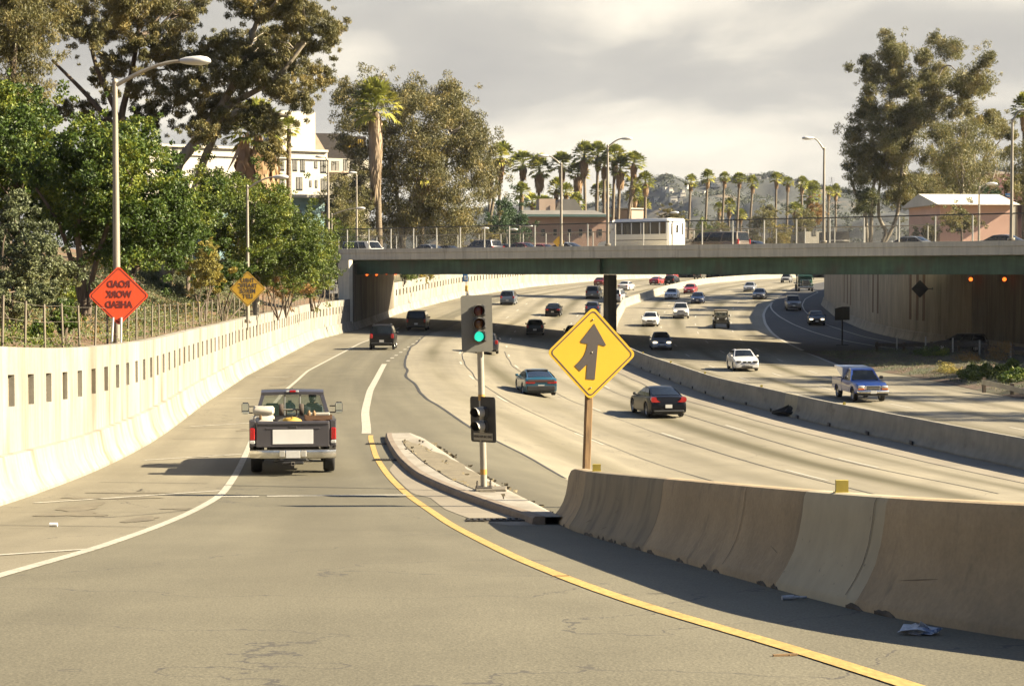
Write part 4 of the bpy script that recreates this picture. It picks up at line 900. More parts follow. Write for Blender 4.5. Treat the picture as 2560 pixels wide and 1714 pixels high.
def wheel(th,x,y,r,wd=.2,rim=M_RIM,nm='wheel'):
    key=(round(r,3),wd,rim.name)
    if key not in _wheel:
        mb=MB();mb.lathe([(r*.62,-wd/2+.02),(r*.9,-wd/2),(r*.985,-wd/2+.025),(r,-wd/4),(r,wd/4),(r*.985,wd/2-.025),(r*.9,wd/2),(r*.62,wd/2-.02),(r*.55,0),(r*.62,-wd/2+.02)],(0,0,0),'x',22)
        o=mb.build('wheel',M_BLACK,smooth=50)
        mb=MB()
        for s_ in (-1,1):
            mb.lathe([(r*.63,s_*(wd/2-.035)),(r*.6,s_*(wd/2-.02)),(r*.54,s_*(wd/2-.05)),(r*.54,s_*(wd/2-.07))],(0,0,0),'x',22);mb.lathe([(.0,s_*(wd/2-.04)),(r*.16,s_*(wd/2-.04)),(r*.17,s_*(wd/2-.07))],(0,0,0),'x',12)
            for k in range(5):
                a=2*math.pi*k/5;mb.face([(s_*(wd/2-.05),r*(.1*math.cos(a+1.57)+q*math.cos(a)) if False else r*(q*math.cos(a)-e_*math.sin(a)),r*(q*math.sin(a)+e_*math.cos(a))) for q,e_ in ((.1,-.1),(.58,-.07),(.58,.07),(.1,.1))])
        q=mb.build('rim',rim,fix=False);mb=MB()
        _wheel[key]=(o.data,q.data);bpy.data.objects.remove(o);bpy.data.objects.remove(q)
    a=obj('wheel',_wheel[key][0],th,(x,y,r));obj('rim',_wheel[key][1],a);return a
def car(kind,pt,label,loc,rz,pitch=0,away=True,opt=(),cat='car',roll=0,wheels=True,small=False,plate=True,tlp=None):
    sp=K[kind] if isinstance(kind,str) else kind;L,W,H=sp['L'],sp['W'],sp['H']
    th=thing({'suv':'parked_suv','bigsuv':'large_suv'}.get(kind,'')and'sport_utility_car' or {'minivan':'minivan','van':'passenger_van','oldvan':'passenger_van','wagon':'station_wagon','coupe':'coupe_car','fastback':'coupe_car','hatch':'hatchback_car'}.get(kind,'sedan_car'),label,cat,loc);th.rotation_euler=(pitch,roll,rz)
    mb=body_mb(sp);gh_mb(sp,mb);
    low=MB();low.box((0,0,sp['gc']+.02),(W*.8,L*.9,.12))
    mb.build('body',pt,th,smooth=32);low.build('underbody',M_DARK,th)
    rows=gh_rows(sp)
    glass_quad(rows,3,4,.08,.93,.9,.014).build('windshield',M_GLASS,th,smooth=60)
    glass_quad(rows,0,1,.1,.93,.9,.014).build('rear_window',M_GLASS,th,smooth=60)
    pn=sp['panes']
    for sg in (-1,1):
        for i in range(len(pn)-1):side_pane(sp,sg,pn[i]+(.012 if i else 0),pn[i+1]-.012).build('side_window',M_GLASS,th)
    if wheels:
        for y in axles(sp):
            for sg in (-1,1):wheel(th,sg*(W/2-.115),y,sp['wr'])
    we=W/2*.91;yr=-L/2;wf=W/2*.87;yf=L/2
    for sg in (-1,1):
        mb=MB();mb.rbox((sg*(sp['wb_']+.1),sp['gh'][3]-.18,deckz(sp,.6)+.07),(.17,.11,.13),.035);mb.tube([(sg*sp['wb_'],sp['gh'][3]-.15,deckz(sp,.6)+.02),(sg*(sp['wb_']+.08),sp['gh'][3]-.17,deckz(sp,.6)+.05)],.025,6);mb.build('mirror',pt if 'pm' in opt else M_DARK if pt in (P_BLK,) else pt,th,smooth=45)
    if away:
        lw,lh,lz=sp['tl']
        for sg in (-1,1):
            mb=MB()
            if tlp:mb.prism([(sg*a,b) for a,b in tlp],yr-.018,yr+.35);
            else:mb.rbox((sg*(we-lw/2+.012),yr+.07,lz),(lw,.18,lh),.03)
            mb.build('taillight',M_RED,th)
        if plate:
            mb=MB();mb.box((0,yr-.012,sp.get('pz',deckz(sp,yr+.02)*.62 if kind not in('sedan','coupe') else .56)),(.32,.015,.16));mb.build('number_plate',M_PLATE,th)
        mb=MB();mb.rbox((0,yr+.03,sp['gc']+.13),(W*.8,.14,.10),.03);mb.build('bumper_trim',M_DARK,th)
    else:
        lw,lh,lz=sp['hl']
        for sg in (-1,1):
            mb=MB();mb.rbox((sg*(wf-lw/2-.01),yf-.10,lz),(lw,.24,lh),.045);mb.build('headlight',M_LIT if 'lit' in opt else M_HLD if 'twin' in opt else M_LAMPC,th,smooth=50)
        gz=lz-.02
        if 'twin' in opt:
            for sg in (-1,1):
                mb=MB();mb.rbox((sg*.16,yf-.03,gz),(.26,.1,.13),.04);mb.build('grille',M_DARK,th)
        else:
            mb=MB();mb.rbox((0,yf-.035,gz),(W*.33,.11,.12),.04);mb.build('grille',M_DARK,th)
        mb=MB();mb.rbox((0,yf-.045,sp['gc']+.14),(W*.45,.12,.11),.03)
        mb.build('air_intake',M_DARK,th)
        if 'fog' in opt:
            for sg in (-1,1):
                mb=MB();mb.ell((sg*W*.33,yf-.06,sp['gc']+.2),(.14,.1,.12),10,6);mb.build('fog_light',M_LIT,th)
        if plate:
            mb=MB();mb.box((0,yf+.012,sp['gc']+.27),(.31,.015,.15));mb.build('number_plate',M_PLATE,th)
    if 'rack' in opt:
        mb=MB()
        for sg in (-1,1):mb.tube([(sg*sp['wr_']*.9,sp['gh'][1]+.1,H+.03),(sg*sp['wr_']*.9,sp['gh'][1]+.15,H+.08),(sg*sp['wr_']*.9,sp['gh'][2]-.1,H+.08),(sg*sp['wr_']*.9,sp['gh'][2],H+.02)],.025,6)
        for y in (sp['gh'][1]+.3,-.5):mb.tube([(-sp['wr_']*.9,y,H+.08),(sp['wr_']*.9,y,H+.08)],.02,6)
        mb.build('roof_rack',M_DARK,th)
    if 'sunroof' in opt:
        mb=MB();mb.rbox((0,-.25,H+.025),(.8,.5,.03),.012);mb.build('sunroof',M_GLASS,th)
    if 'spoiler' in opt:
        mb=MB();mb.rbox((0,sp['gh'][1]-.05,H-.02),(1.1,.3,.05),.02);mb.build('roof_spoiler',M_DARK,th)
    return th
def heading(c,y,away):
    d=(cx(c,y+4)-cx(c,y-4))/8;rz=math.atan2(-d,1);sl=(G(cx(c,y+4),y+4)-G(cx(c,y-4),y-4))/8/math.sqrt(1+d*d)
    return (rz,sl,np.array([d,1])/math.hypot(d,1)) if away else (rz+math.pi,-sl,-np.array([d,1])/math.hypot(d,1))
def place(px,py,c,away,L):
    p=gp(px,py);rz,sl,hd=heading(c,p[1],away)
    q=p[:2]+hd*(L/2)*(1 if away else -1);return (q[0],q[1],G(q[0],q[1])+.015),rz,math.atan(sl)
def drive(kind,pt,label,px,py,c,away,opt=(),yaw=0,**k):
    sp=K[kind];loc,rz,pi_=place(px,py,c,away,sp['L']);return car(kind,pt,label,loc,rz+yaw,pi_,away,opt,**k)
A=True
drive('suv',P_BLK,'black utility car with roof rack leaving the ramp just before the overpass shadow',954,875,C_WHITE,A,('rack',),cat='suv')
drive('bigsuv',P_BLK,'long black utility car in the shadow under the left end of the overpass',1040,828,C_WHITE,A,cat='suv')
drive('minivan',P_BLG,'blue grey minivan in the leftmost lane beyond the overpass',1268,763,C_L1,A,cat='minivan')
drive('sedan',P_BLK,'black sedan driving away just beyond the overpass shadow',1381,792,C_L2,A)
drive('hatch',P_BLK,'black compact car with dark rear window inside the overpass shadow',1337,839,C_L2,A)
o_=drive('fastback',P_TEA,'teal blue hatchback coupe with full width tail panel between signal and merge sign',1353,993,C_L1,A,('spoiler',))
mb=MB();mb.rbox((0,-2.2,.80),(1.36,.05,.13),.02);mb.build('tail_panel',mat('tail_panel_brown',(.10,.045,.04),.3),o_)
mb=MB();mb.rbox((0,-2.2,.43),(1.45,.1,.26),.04);mb.build('rear_bumper',M_DARK,o_)
drive('coupe',P_BLK,'glossy black coupe with angular red tail lamps near the median barrier',1672,1046,C_L3,A,tlp=[(.40,.76),(.62,.74),(.82,.76),(.85,.90),(.80,.985),(.60,.985),(.56,.86)])
drive('minivan',P_GRY,'warm grey minivan driving away left of the bridge pier',1480,748,C_L2,A,cat='minivan')
drive('hatch',P_NVY,'dark blue car partly hidden behind the top of the merge sign',1480,787,C_L3,A)
drive('sedan',P_DRED,'dark red sedan half hidden by the left edge of the bridge pier',1496,715,C_L3,A)
drive('sedan',P_WHT,'white sedan driving away just right of the bridge pier',1561,727,C_MED,A,yaw=-.12)
drive('minivan',P_PEA,'pale minivan mostly hidden behind the bridge pier',1535,757,off(C_MED,-2),A,cat='minivan')
drive('coupe',P_RED,'bright red sports coupe far up the left carriageway beside the median',1639,712,off(C_MED,-4.5),A,yaw=-.15)
drive('crossover',P_BLK,'black utility car right behind the red sports coupe',1676,713,off(C_MED,-3),A,cat='suv',yaw=-.12)
drive('wagon',P_RED,'far red car just visible under the girder above the sports coupe',1674,697,off(C_MED,-6),A)
o_=drive('suv',P_OLV,'far utility car with a spare wheel on its back under the girder',1743,698,off(C_MED,-3.2),A,cat='suv')
mb=MB();mb.lathe([(.0,-.2),(.2,-.2),(.36,-.16),(.36,0),(0,0)],(0,-2.33,.95),'y',18);mb.build('spare_wheel',M_BLACK,o_)
drive('sedan',P_BLK,'black car almost wholly hidden behind the left corner of the merge sign',1434,856,C_L3,A)
drive('hatch',P_DGR,'dark car hidden behind the upper signal head with its bumper showing',1217,886,C_L1,A)
drive('sedan',P_SIL,'silver blue sedan with lit headlights in the overpass shadow',1655,876,C_RA,False,('lit',))
drive('sedan',P_WHT,'small white sedan in the innermost oncoming lane above the merge sign',1627,817,C_RA,False,yaw=-.05)
drive('crossover',P_PEA,'pearl white utility car in the second oncoming lane',1702,797,C_RA,False,('lit','rack'),cat='suv')
drive('sedan',P_WHT,'white sedan with twin grille beside the far median barrier',1676,749,C_RA,False,('twin',))
drive('sedan',P_RED,'red sedan coming round the bend beside the far median barrier',1722,735,C_RA,False)
drive('sedan',P_NVY,'dark blue sedan coming round the bend in the second lane',1743,760,C_RB,False)
drive('sedan',P_SLV,'grey sedan with dark nose approaching in the middle of the far bend',1872,730,C_RC,False)
drive('sedan',P_DGR,'charcoal sedan approaching beside the exit lane split',1896,749,C_RC,False)
drive('suv',P_GRY,'grey utility car with roof rack on the exit lane',1985,777,C_EXL,False,('rack',),cat='suv')
drive('sedan',P_BLK,'black sedan with yellow headlights and fog lights on the exit lane',2048,814,C_EXR,False,('lit','fog'),yaw=-.1)
drive('sedan',P_WHT,'white sedan with twin grille and sunroof just this side of the overpass shadow',1868,929,C_RB,False,('twin','sunroof','pm'))
o_=car('wagon',P_DGR,'dark car half hidden behind the guard rail on the exit ramp',(37.0,152,G(37.0,152)+.02),1.25,0,False)
# --- pickups
def pickup(sp,pt,label,loc,rz,pitch,away,low=None,detail=False):
    L,W,H,wr,gc=sp['L'],sp['W'],sp['H'],sp['wr'],sp['gc'];cy=sp['cab'][0];yb=-L/2;bz=sp['bed']
    th=thing('pickup_truck',label,'pickup truck',loc);th.rotation_euler=(pitch,0,rz)
    body_mb(sp,cy,L/2).build('body',pt,th,smooth=32)
    if low:
        mb=MB()
        for sg in (-1,1):
            x=sg*(W/2+.006);y1_=L/2-1.25
            mb.face([(x,cy+.02,.78),(x,y1_,.74),(x,y1_-.1,bz-.3),(x,cy+.02,bz-.17)])
            mb.face([(x*1.003,yb+.05,.72),(x*1.003,cy-.05,.78),(x*1.003,cy-.05,bz-.12),(x*1.003,yb+.05,bz-.14)])
        mb.build('side_stripe',low,th,fix=False)
    ax=axles(sp);ra=wr*1.2
    mb=MB()
    for sg in (-1,1):
        a=ax[0];pl=[(yb+.05,gc+.1),(a-ra,gc+.08)]+[(a-ra*math.cos(t),wr+ra*math.sin(t)) for t in np.linspace(.05,math.pi-.05,11)]+[(a+ra,gc+.02),(cy-.03,gc),(cy-.03,bz),(yb+.05,bz)]
        mb.prism(pl,sg*W/2,sg*(W/2-.08),ax='x')
        mb.prism([(cy-.03,bz),(yb+.03,bz),(yb+.03,bz+.025),(cy-.03,bz+.025)],sg*(W/2+.0),sg*(W/2-.1),ax='x')
    mb.box((0,(yb+cy)/2,gc+.28),(W-.1,cy-yb-.1,.06));mb.box((0,cy-.06,(bz+gc+.2)/2),(W-.16,.05,bz-gc-.2));mb.build('cargo_bed',pt,th)
    tz0=gc+.10
    mb=MB();mb.rbox((0,yb+.03,(tz0+bz)/2),(W-.31,.07,bz-tz0),.02)
    if detail:
        mb.rbox((0,yb-.012,bz-.055),(W-.36,.03,.05),.012);mb.rbox((0,yb-.01,bz-.17),(W-.75,.022,.03),.009)
    tg=mb.build('tailgate',pt,th)
    if detail:
        mb=MB();mb.rbox((0,yb-.012,bz-.145),(.19,.03,.055),.012);mb.build('handle',M_DARK,tg)
    for sg in (-1,1):
        mb=MB();mb.rbox((sg*(W/2-.075),yb+.075,(bz+tz0)/2+.02),(.15,.13,bz-tz0),.02);mb.build('corner_panel',pt,th)
        if away:
            mb=MB();mb.rbox((sg*(W/2-.068),yb+.06,bz-.30),(.125,.14,.29),.02);mb.build('taillight',M_RED,th)
            mb=MB();mb.rbox((sg*(W/2-.068),yb+.058,bz-.485),(.125,.14,.08),.015);mb.build('reversing_light',M_LAMPC,th)
    # cab: posts, roof, glass that one can see through
    rb,rt,ft,fb=sp['gh'];wr_,wb_=sp['wr_'],sp['wb_'];zr,zf=deckz(sp,rb),deckz(sp,fb)
    mb=MB()
    P=[]
    for y,z,bow in ((rt-.03,H-.05,-.02),(rt+.05,H-.01,0),((rt+ft)/2,H+.012,0),(ft-.06,H-.015,.02),(ft+.02,H-.06,.04)):P.append([(u*(wr_+.0),y+bow*(1-u*u),z+.02*(1-u*u)) for u in np.linspace(-1,1,7)])
    mb.grid(P);Q=[[(x,y,z-.07) for x,y,z in r] for r in P];mb.grid(Q)
    for i in (0,4):
        for j in range(6):mb.face([P[i][j],P[i][j+1],Q[i][j+1],Q[i][j]])
    for i in range(4):
        for j in (0,6):mb.face([P[i][j],P[i+1][j],Q[i+1][j],Q[i][j]])
    mid=sp.get('mid',(rt+ft)/2-.25)
    for sg in (-1,1):
        def post(y0,z0,y1,z1,k):
            a=np.array((sg*wb_,y0,z0-.03));b=np.array((sg*(wr_-.01),y1,z1));i_=np.array((sg*-.09,0,0))
            mb.face([a+(0,-k,0),a+(0,k,0),b+(0,k*.8,0),b+(0,-k*.8,0)]);mb.face([a+(0,-k,0)+i_,a+(0,k,0)+i_,b+(0,k*.8,0)+i_,b+(0,-k*.8,0)+i_])
            for q in (-k,k):mb.face([a+(0,q,0),a+(0,q,0)+i_,b+(0,q*.8,0)+i_,b+(0,q*.8,0)])
        post(rb+.05,zr,rt+.05,H-.06,.085);post(fb-.04,zf,ft-.02,H-.06,.05);post(mid,deckz(sp,mid),mid+.02,H-.06,.045)
    mb.build('cab',pt,th,smooth=35,fix=False)
    mb=MB();mb.box((0,rb,zr+.0),(wb_*2,.07,.16));mb.rbox((0,fb-.28,zf-.03),(wb_*1.85,.4,.1),.03);mb.box((0,(rb+fb)/2,deckz(sp,0)-.07),(wb_*1.9,fb-rb,.05));mb.build('dashboard',M_DARK,th)
    mb=MB();mb.grid([[(-wb_*.93,rb+.0,zr+.06),(wb_*.93,rb,zr+.06)],[(-wr_*.94,rt+.0,H-.08),(wr_*.94,rt+.0,H-.08)]]);rw=mb.build('rear_window',M_TINT if detail else M_GLASS,th,fix=False)
    if detail:
        for x in (-.19,.19):
            mb=MB();mb.tube([(x,rb-.005,zr+.06),(x*.98,rt-.005,H-.08)],.013,5);mb.build('window_bar',M_DARK,rw)
        mb=MB();mb.grid([[(-wb_*.97,rb-.004,zr+.0),(-wb_*.93+.05,rb-.004,zr+.06)],[(-wr_*.99,rt-.004,H-.05),(-wr_*.94+.045,rt-.004,H-.08)]]);mb.grid([[(wb_*.97,rb-.004,zr+.0),(wb_*.93-.05,rb-.004,zr+.06)],[(wr_*.99,rt-.004,H-.05),(wr_*.94-.045,rt-.004,H-.08)]]);mb.build('window_seal',M_DARK,rw,fix=False)
    mb=MB();mb.grid([[(-wb_*.9,fb-.02,zf+.03),(0,fb+.06,zf+.03),(wb_*.9,fb-.02,zf+.03)],[(-wr_*.93,ft,H-.08),(0,ft+.05,H-.075),(wr_*.93,ft,H-.08)]]);mb.build('windshield',M_SEE if detail else M_GLASS,th,fix=False)
    for sg in (-1,1):
        for a,b_ in ((rb+.14,mid-.05),(mid+.05,fb-.1)):
            a2=a-.02 if a<mid else a;b2=b_ if b_<mid else ft-.04
            mb=MB();mb.face([(sg*wb_*.985,a,zr+.0),(sg*wb_*.985,b_,zr+.0),(sg*(wr_-.012),b2,H-.08),(sg*(wr_-.012),max(a2,rt+.14) if a<mid else a2,H-.08)]);mb.build('side_window',M_SEE if detail else M_GLASS,th,fix=False)
    for sg in (-1,1):
        mb=MB()
        if detail:
            X=sg*(W/2+.17);Z=zr+.20;Yk=fb-.3
            mb.rbox((X,Yk,Z),(.19,.10,.29),.045)
            for z in (Z-.1,Z+.06):mb.tube([(sg*wb_,Yk+.06,z-.02),(sg*(wb_+.12),Yk+.04,z-.02),(X,Yk+.02,z)],.016,6)
            mo=mb.build('mirror',M_DARK,th,smooth=45);mb=MB();mb.rbox((X,Yk-.052,Z+.03),(.155,.012,.19),.005);mb.rbox((X,Yk-.052,Z-.11),(.155,.012,.06),.005);mb.build('mirror_glass',mat('mirror_glass',(.8,.85,.85),.03,1.0),mo)
        else:
            mb.rbox((sg*(wb_+.14),fb-.3,zf+.14),(.2,.1,.17),.04);mb.build('mirror',M_DARK,th,smooth=45)
    for y in ax:
        for sg in (-1,1):wheel(th,sg*(W/2-.15),y,wr,.27 if detail else .24)
    mb=MB();mb.box((0,0,gc+.06),(W*.6,L*.9,.12))
    if detail:mb.tube([(-.8,ax[0],wr),(.8,ax[0],wr)],.08,8);mb.ell((0.1,ax[0],wr-.02),(.34,.36,.34));mb.tube([(.55,ax[0]+.7,gc),(.62,ax[0]-.3,gc-.04),(.62,yb+.35,gc-.06)],.05,8)
    mb.build('underbody',M_DARK,th)
    return th
F3=dict(L=5.75,W=2.02,H=1.90,wb=3.55,wr=.40,gc=.55,bed=1.26,cab=(-.62,0),deck=[(-2.875,1.2),(-.6,1.22),(.9,1.2),(1.2,1.24),(2.5,1.2),(2.75,1.1),(2.86,.9),(2.875,.6)],gh=(-.56,-.42,.55,1.22),wr_=.765,wb_=.945,mid=-.1)
loc,rz,pi_=place(747.5,1176,C_WHITE,True,F3['L']);rz=.122
# nudge: the wheels, not the bumper, stand at that image row
loc=(loc[0]-.0,loc[1]-1.55,G(loc[0],loc[1]-1.55)+.01)
P_F3=mat('paint_truck_grey',(.085,.078,.085),.38,.2,var=[(.8,.06)],coat=.5,stain=((3,3,6),(.10,.09,.08),.62,.8))
tr=pickup(F3,P_F3,'dark grey pickup truck with a blank white board on its tailgate and a loaded bed',loc,rz,pi_,True,detail=True)
yb=-F3['L']/2
mb=MB();mb.rbox((0,yb-.01,.895),(.94,.014,.335),.004);mb.build('white_board',mat('white_board',(.82,.8,.76),.55,var=[(3,.02)]),tr)
mb=MB();P=[]
for x in np.linspace(-1.0,1.0,21):
    cut=.0 if abs(x)<.34 else 1;bw_=max(0,abs(x)-.75)*.9
    P.append([(x,yb-.16+bw_*.5,.60),(x,yb-.21+bw_*.5,.585),(x,yb-.225+bw_*.5,.50),(x,yb-.20+bw_*.5,.40+.02*abs(x)),(x,yb-.12+bw_*.4,.375+.02*abs(x)),(x,yb-.02,.42),(x,yb-.02,.60)])
o=mb.grid(P,0,True);n=7;mb.idx([o+n-1-i for i in range(n)]);mb.idx([o+20*n+i for i in range(n)]);bu=mb.build('rear_bumper',M_CHROME,tr,smooth=40)
mb=MB();mb.rbox((0,yb-.235,.495),(.33,.012,.17),.01);mb.build('number_plate',M_PLATE,bu)
for sg in (-1,1):
    mb=MB();mb.rbox((sg*.25,yb-.225,.51),(.12,.03,.15),.02);mb.build('step_pad',mat('bright_bracket',(.6,.58,.53),.3,.7),bu)
mb=MB();mb.tube([(-.42,yb-.1,.33),(-.3,yb-.2,.375),(.3,yb-.2,.375),(.42,yb-.1,.33)],.03,7);mb.rbox((0,yb-.1,.3),(.5,.3,.07),.02);mb.build('tow_bar',M_DARK,tr)
mb=MB();s_=.045
for a in (-1,1):mb.box((a*s_*.8,yb-.27,.285),(.014,.12,.085));mb.box((0,yb-.27,.285+a*s_*.8),(.085,.12,.014))
mb.build('hitch_receiver',mat('hitch_steel',(.2,.18,.15),.5,.5),tr)
mb=MB();mb.rbox((0,F3['gh'][1]-.055,F3['H']-.02),(.15,.04,.055),.012);mb.build('brake_light',M_RED,tr)
for sg in (-1,1):
    mb=MB();mb.rbox((sg*.115,F3['gh'][1]-.05,F3['H']-.02),(.08,.035,.05),.012);mb.build('cargo_light',M_LAMPC,tr)
mb=MB();mb.rbox((0,.62,1.84),(.27,.03,.075),.02);mb.tube([(0,.62,1.86),(0,.6,1.94)],.012,5);mb.build('rear_view_mirror',M_DARK,tr)
M_SEAT=mat('seat_cloth',(.10,.13,.15),.9,var=[(6,.15)])
for x in (-.5,.5):
    mb=MB();mb.rbox((x,.02,1.22),(.52,.16,.62),.06);mb.rbox((x,.03,1.50),(.34,.12,.15),.05);mb.rbox((x,.28,.92),(.52,.5,.14),.05);mb.build('seat',M_SEAT,tr,smooth=45)
mb=MB();mb.lathe([(.17,0),(.185,.0),(.19,.012),(.18,.024),(.17,0)],(.5,.62,1.28),'y',18);mb.build('steering_wheel',M_DARK,tr)
Mt=Matrix.LocRotScale(Vector(loc),tr.rotation_euler,None)
def on_truck(p):return Mt@Vector(p)
def rider(mb,name,mt_,c,label,cat,smooth=40,group=None):
    o=mb.build(name,mt_,smooth=smooth,loc=on_truck(c));o.rotation_euler=tr.rotation_euler;tag(o,label,cat,group);return o
M_CREAM=mat('cream_plastic',(.62,.57,.47),.5,var=[(4,.06)])
th=thing('tool_chest','cream two tier plastic chest at the left rear corner of the grey pickup bed','chest',on_truck((-.68,yb+.42,.95)));th.rotation_euler=tr.rotation_euler
for z,h in ((.22,.44),(.545,.2)):
    mb=MB();mb.rbox((0,0,z),(.5,.55,h),.05);mb.build('box' if z<.3 else 'lid',M_CREAM,th,smooth=40)
mb=MB();mb.rbox((-.07,-.285,.40),(.06,.03,.1),.01);mb.build('latch',M_WOOD,th)
M_CRATE=mat('crate_timber',(.17,.085,.04),.85,var=[((3,3,12),.3)])
mb=MB()
for z in (.1,.22,.34,.46):
    mb.box((0,-.21,z),(.62,.025,.1));mb.box((0,.21,z),(.62,.025,.1))
for x in (-.30,0,.30):mb.box((x,-.19,.27),(.05,.03,.5));mb.box((x,.19,.27),(.05,.03,.5))
mb.box((0,0,.03),(.6,.4,.03));rider(mb,'wooden_crate',M_CRATE,(.6,yb+.5,.86),'brown slatted wooden crate at the right of the pickup bed','crate',0)
mb=MB();mb.rbox((0,0,.0),(.5,.09,.07),.015);rider(mb,'timber_beam',M_CREAM,(.62,yb+.48,1.40),'pale timber lying on top of the wooden crate','timber',0)
for i,x in enumerate((.38,.5)):
    mb=MB();mb.lathe([(0,0),(.04,0),(.045,.06),(.03,.085),(.02,.1),(.02,.12),(0,.12)],(0,0,0),'z',12);rider(mb,'bottle',M_WOOD,(x-.0,yb+.36,1.372),('left' if not i else 'right')+' small brown bottle standing on the wooden crate','bottle',50,'bottles on the crate')
th=thing('hand_truck','two wheeled hand truck lying in the pickup bed with its wheels up','hand truck',on_truck((-.03,yb+.95,.87)));th.rotation_euler=tr.rotation_euler
for x in (-.24,.24):
    mb=MB();mb.lathe([(.05,-.05),(.12,-.055),(.14,-.03),(.14,.03),(.12,.055),(.05,.05)],(x,0,.62),'x',18);mb.build('wheel',mat('dusty_tyre',(.085,.06,.042),.85),th,smooth=50)
mb=MB();mb.tube([(-.22,0,.62),(.22,0,.62)],.02,6)
for x in (-.12,.12):mb.tube([(x,0,.62),(x,.5,.2),(x*.9,.75,.03)],.018,6)
mb.build('frame',M_STEEL,th)
mb=MB();r=np.random.default_rng(3);P=[]
for i in range(7):
    a=math.pi*i/6;P.append([(.22*math.sin(a)*math.cos(t)*(1+.12*r.normal()),.2*math.sin(a)*math.sin(t),.1+.11*-math.cos(a)*(1+.15*r.normal())) for t in np.linspace(0,6.283,12,endpoint=False)])
mb.grid(P,0,True);rider(mb,'tool_bag',mat('bag_yellow',(.60,.38,.05),.7,var=[(6,.15)]),(-.02,yb+.28,1.13),'yellow tool bag at the tailgate in the middle of the pickup bed','bag')
mb=MB();P=[]
for i in range(9):
    P.append([(-.32+.09*i,-.2+.1*j,.3+.07*math.sin(i*1.3+j)+.05*math.cos(j*2.1)) for j in range(6)])
mb.grid(P);mb.face([(-.32,-.2,0),(.4,-.2,0),(.4,-.2,.3),(-.32,-.2,.3)]);rider(mb,'tarpaulin',mat('tarp_grey',(.26,.245,.18),.8,var=[(5,.2)]),(-.25,yb+.35,.9),'crumpled grey tarpaulin between chest and yellow bag in the pickup bed','tarpaulin')
mb=MB();mb.ell((0,0,.12),(.3,.3,.26),14,8);mb.lathe([(.05,.22),(.05,.29),(0,.29)],(0,0,0),'z',10);rider(mb,'water_jug',mat('jug_blue',(.03,.20,.30),.3,coat=.3),(-.07,-.05,1.36),'blue water jug seen through the rear window of the grey pickup','jug',50)
# driver
pe=thing('person','person in a dark shirt driving the grey pickup, seen from behind','person',on_truck((.5,.13,.98)));pe.rotation_euler=tr.rotation_euler
def skin(name,V,Ed,Rr,mt_,parent,sub=2):
    me=bpy.data.meshes.new(name);me.from_pydata(V,Ed,[]);me.materials.append(mt_);o=obj(name,me,parent);sk=o.modifiers.new('skin','SKIN');su=o.modifiers.new('sub','SUBSURF');su.levels=su.render_levels=sub
    for i,r_ in enumerate(Rr):me.skin_vertices[0].data[i].radius=(r_,r_)
    me.skin_vertices[0].data[0].use_root=True;return o
M_SKIN=mat('skin_tone',(.30,.17,.11),.6);M_SHIRT=mat('dark_shirt',(.04,.05,.06),.85,var=[(5,.15)]);M_HAIR=mat('dark_hair',(.012,.010,.009),.6)
skin('body',[(0,0,.05),(0,.0,.25),(0,-.01,.42),(0,0,.53),(0,.015,.62),(0,.03,.70),(0,.03,.79),(-.17,0,.46),(-.24,.16,.27),(-.14,.42,.30),(.17,0,.46),(.24,.16,.27),(.14,.42,.30),(-.1,.4,.06),(-.1,.48,-.3),(.1,.4,.06),(.1,.48,-.3)],[(0,1),(1,2),(2,3),(3,4),(4,5),(5,6),(2,7),(7,8),(8,9),(2,10),(10,11),(11,12),(0,13),(13,14),(0,15),(15,16)],[.15,.14,.15,.065,.07,.092,.075,.075,.05,.035,.075,.05,.035,.08,.06,.08,.06],M_SKIN,pe)
skin('shirt',[(0,0,.05),(0,.0,.25),(0,-.01,.42),(0,0,.50),(-.17,0,.46),(-.24,.16,.27),(.17,0,.46),(.24,.16,.27)],[(0,1),(1,2),(2,3),(2,4),(4,5),(2,6),(6,7)],[.165,.155,.165,.085,.09,.07,.09,.07],M_SHIRT,pe)
mb=MB();mb.ell((0,-.0,.745),(.2,.225,.26),14,9);mb.ell((0,-.05,.68),(.17,.13,.18),12,7);mb.build('hair',M_HAIR,pe,smooth=60)
# blue pickup with a raised bed cover
RG=dict(L=5.0,W=1.76,H=1.66,wb=3.1,wr=.35,gc=.42,bed=1.08,cab=(-.55,0),deck=[(-2.5,1.0),(-.5,1.06),(.7,1.04),(1.0,1.07),(2.1,1.0),(2.35,.9),(2.47,.74),(2.5,.5)],gh=(-.5,-.38,.42,1.02),wr_=.62,wb_=.80,mid=.0)
loc,rz2,pi2=place(2186,1006,C_RB,False,RG['L']);rz2-=.03
rg=pickup(RG,P_BLU,'two tone blue and silver pickup truck with a raised bed cover facing us',loc,rz2,pi2,False,low=P_LAV)
yf=RG['L']/2
for sg in (-1,1):
    mb=MB();mb.rbox((sg*.62,yf-.05,.80),(.34,.16,.15),.03);mb.build('headlight',M_LAMPC,rg,smooth=45);mb=MB();mb.rbox((sg*.63,yf-.05,.69),(.34,.17,.075),.02);mb.build('turn_signal',M_ORANGE,rg)
mb=MB();mb.rbox((0,yf-.02,.76),(.82,.1,.24),.03);gr=mb.build('grille',M_CHROME,rg)
for z in (.81,.71):
    mb=MB();mb.rbox((0,yf+.035,z),(.70,.02,.065),.01);mb.build('grille_slot',M_DARK,gr)
mb=MB();mb.rbox((0,yf+.02,.55),(1.72,.2,.15),.05);fbp=mb.build('front_bumper',M_CHROME,rg,smooth=40)
mb=MB();mb.rbox((0,yf-.0,.42),(1.6,.16,.14),.04);mb.build('air_dam',M_DARK,rg)
mb=MB();mb.rbox((0,yf+.125,.54),(.33,.012,.16),.006);mb.build('number_plate',M_PLATE,fbp)
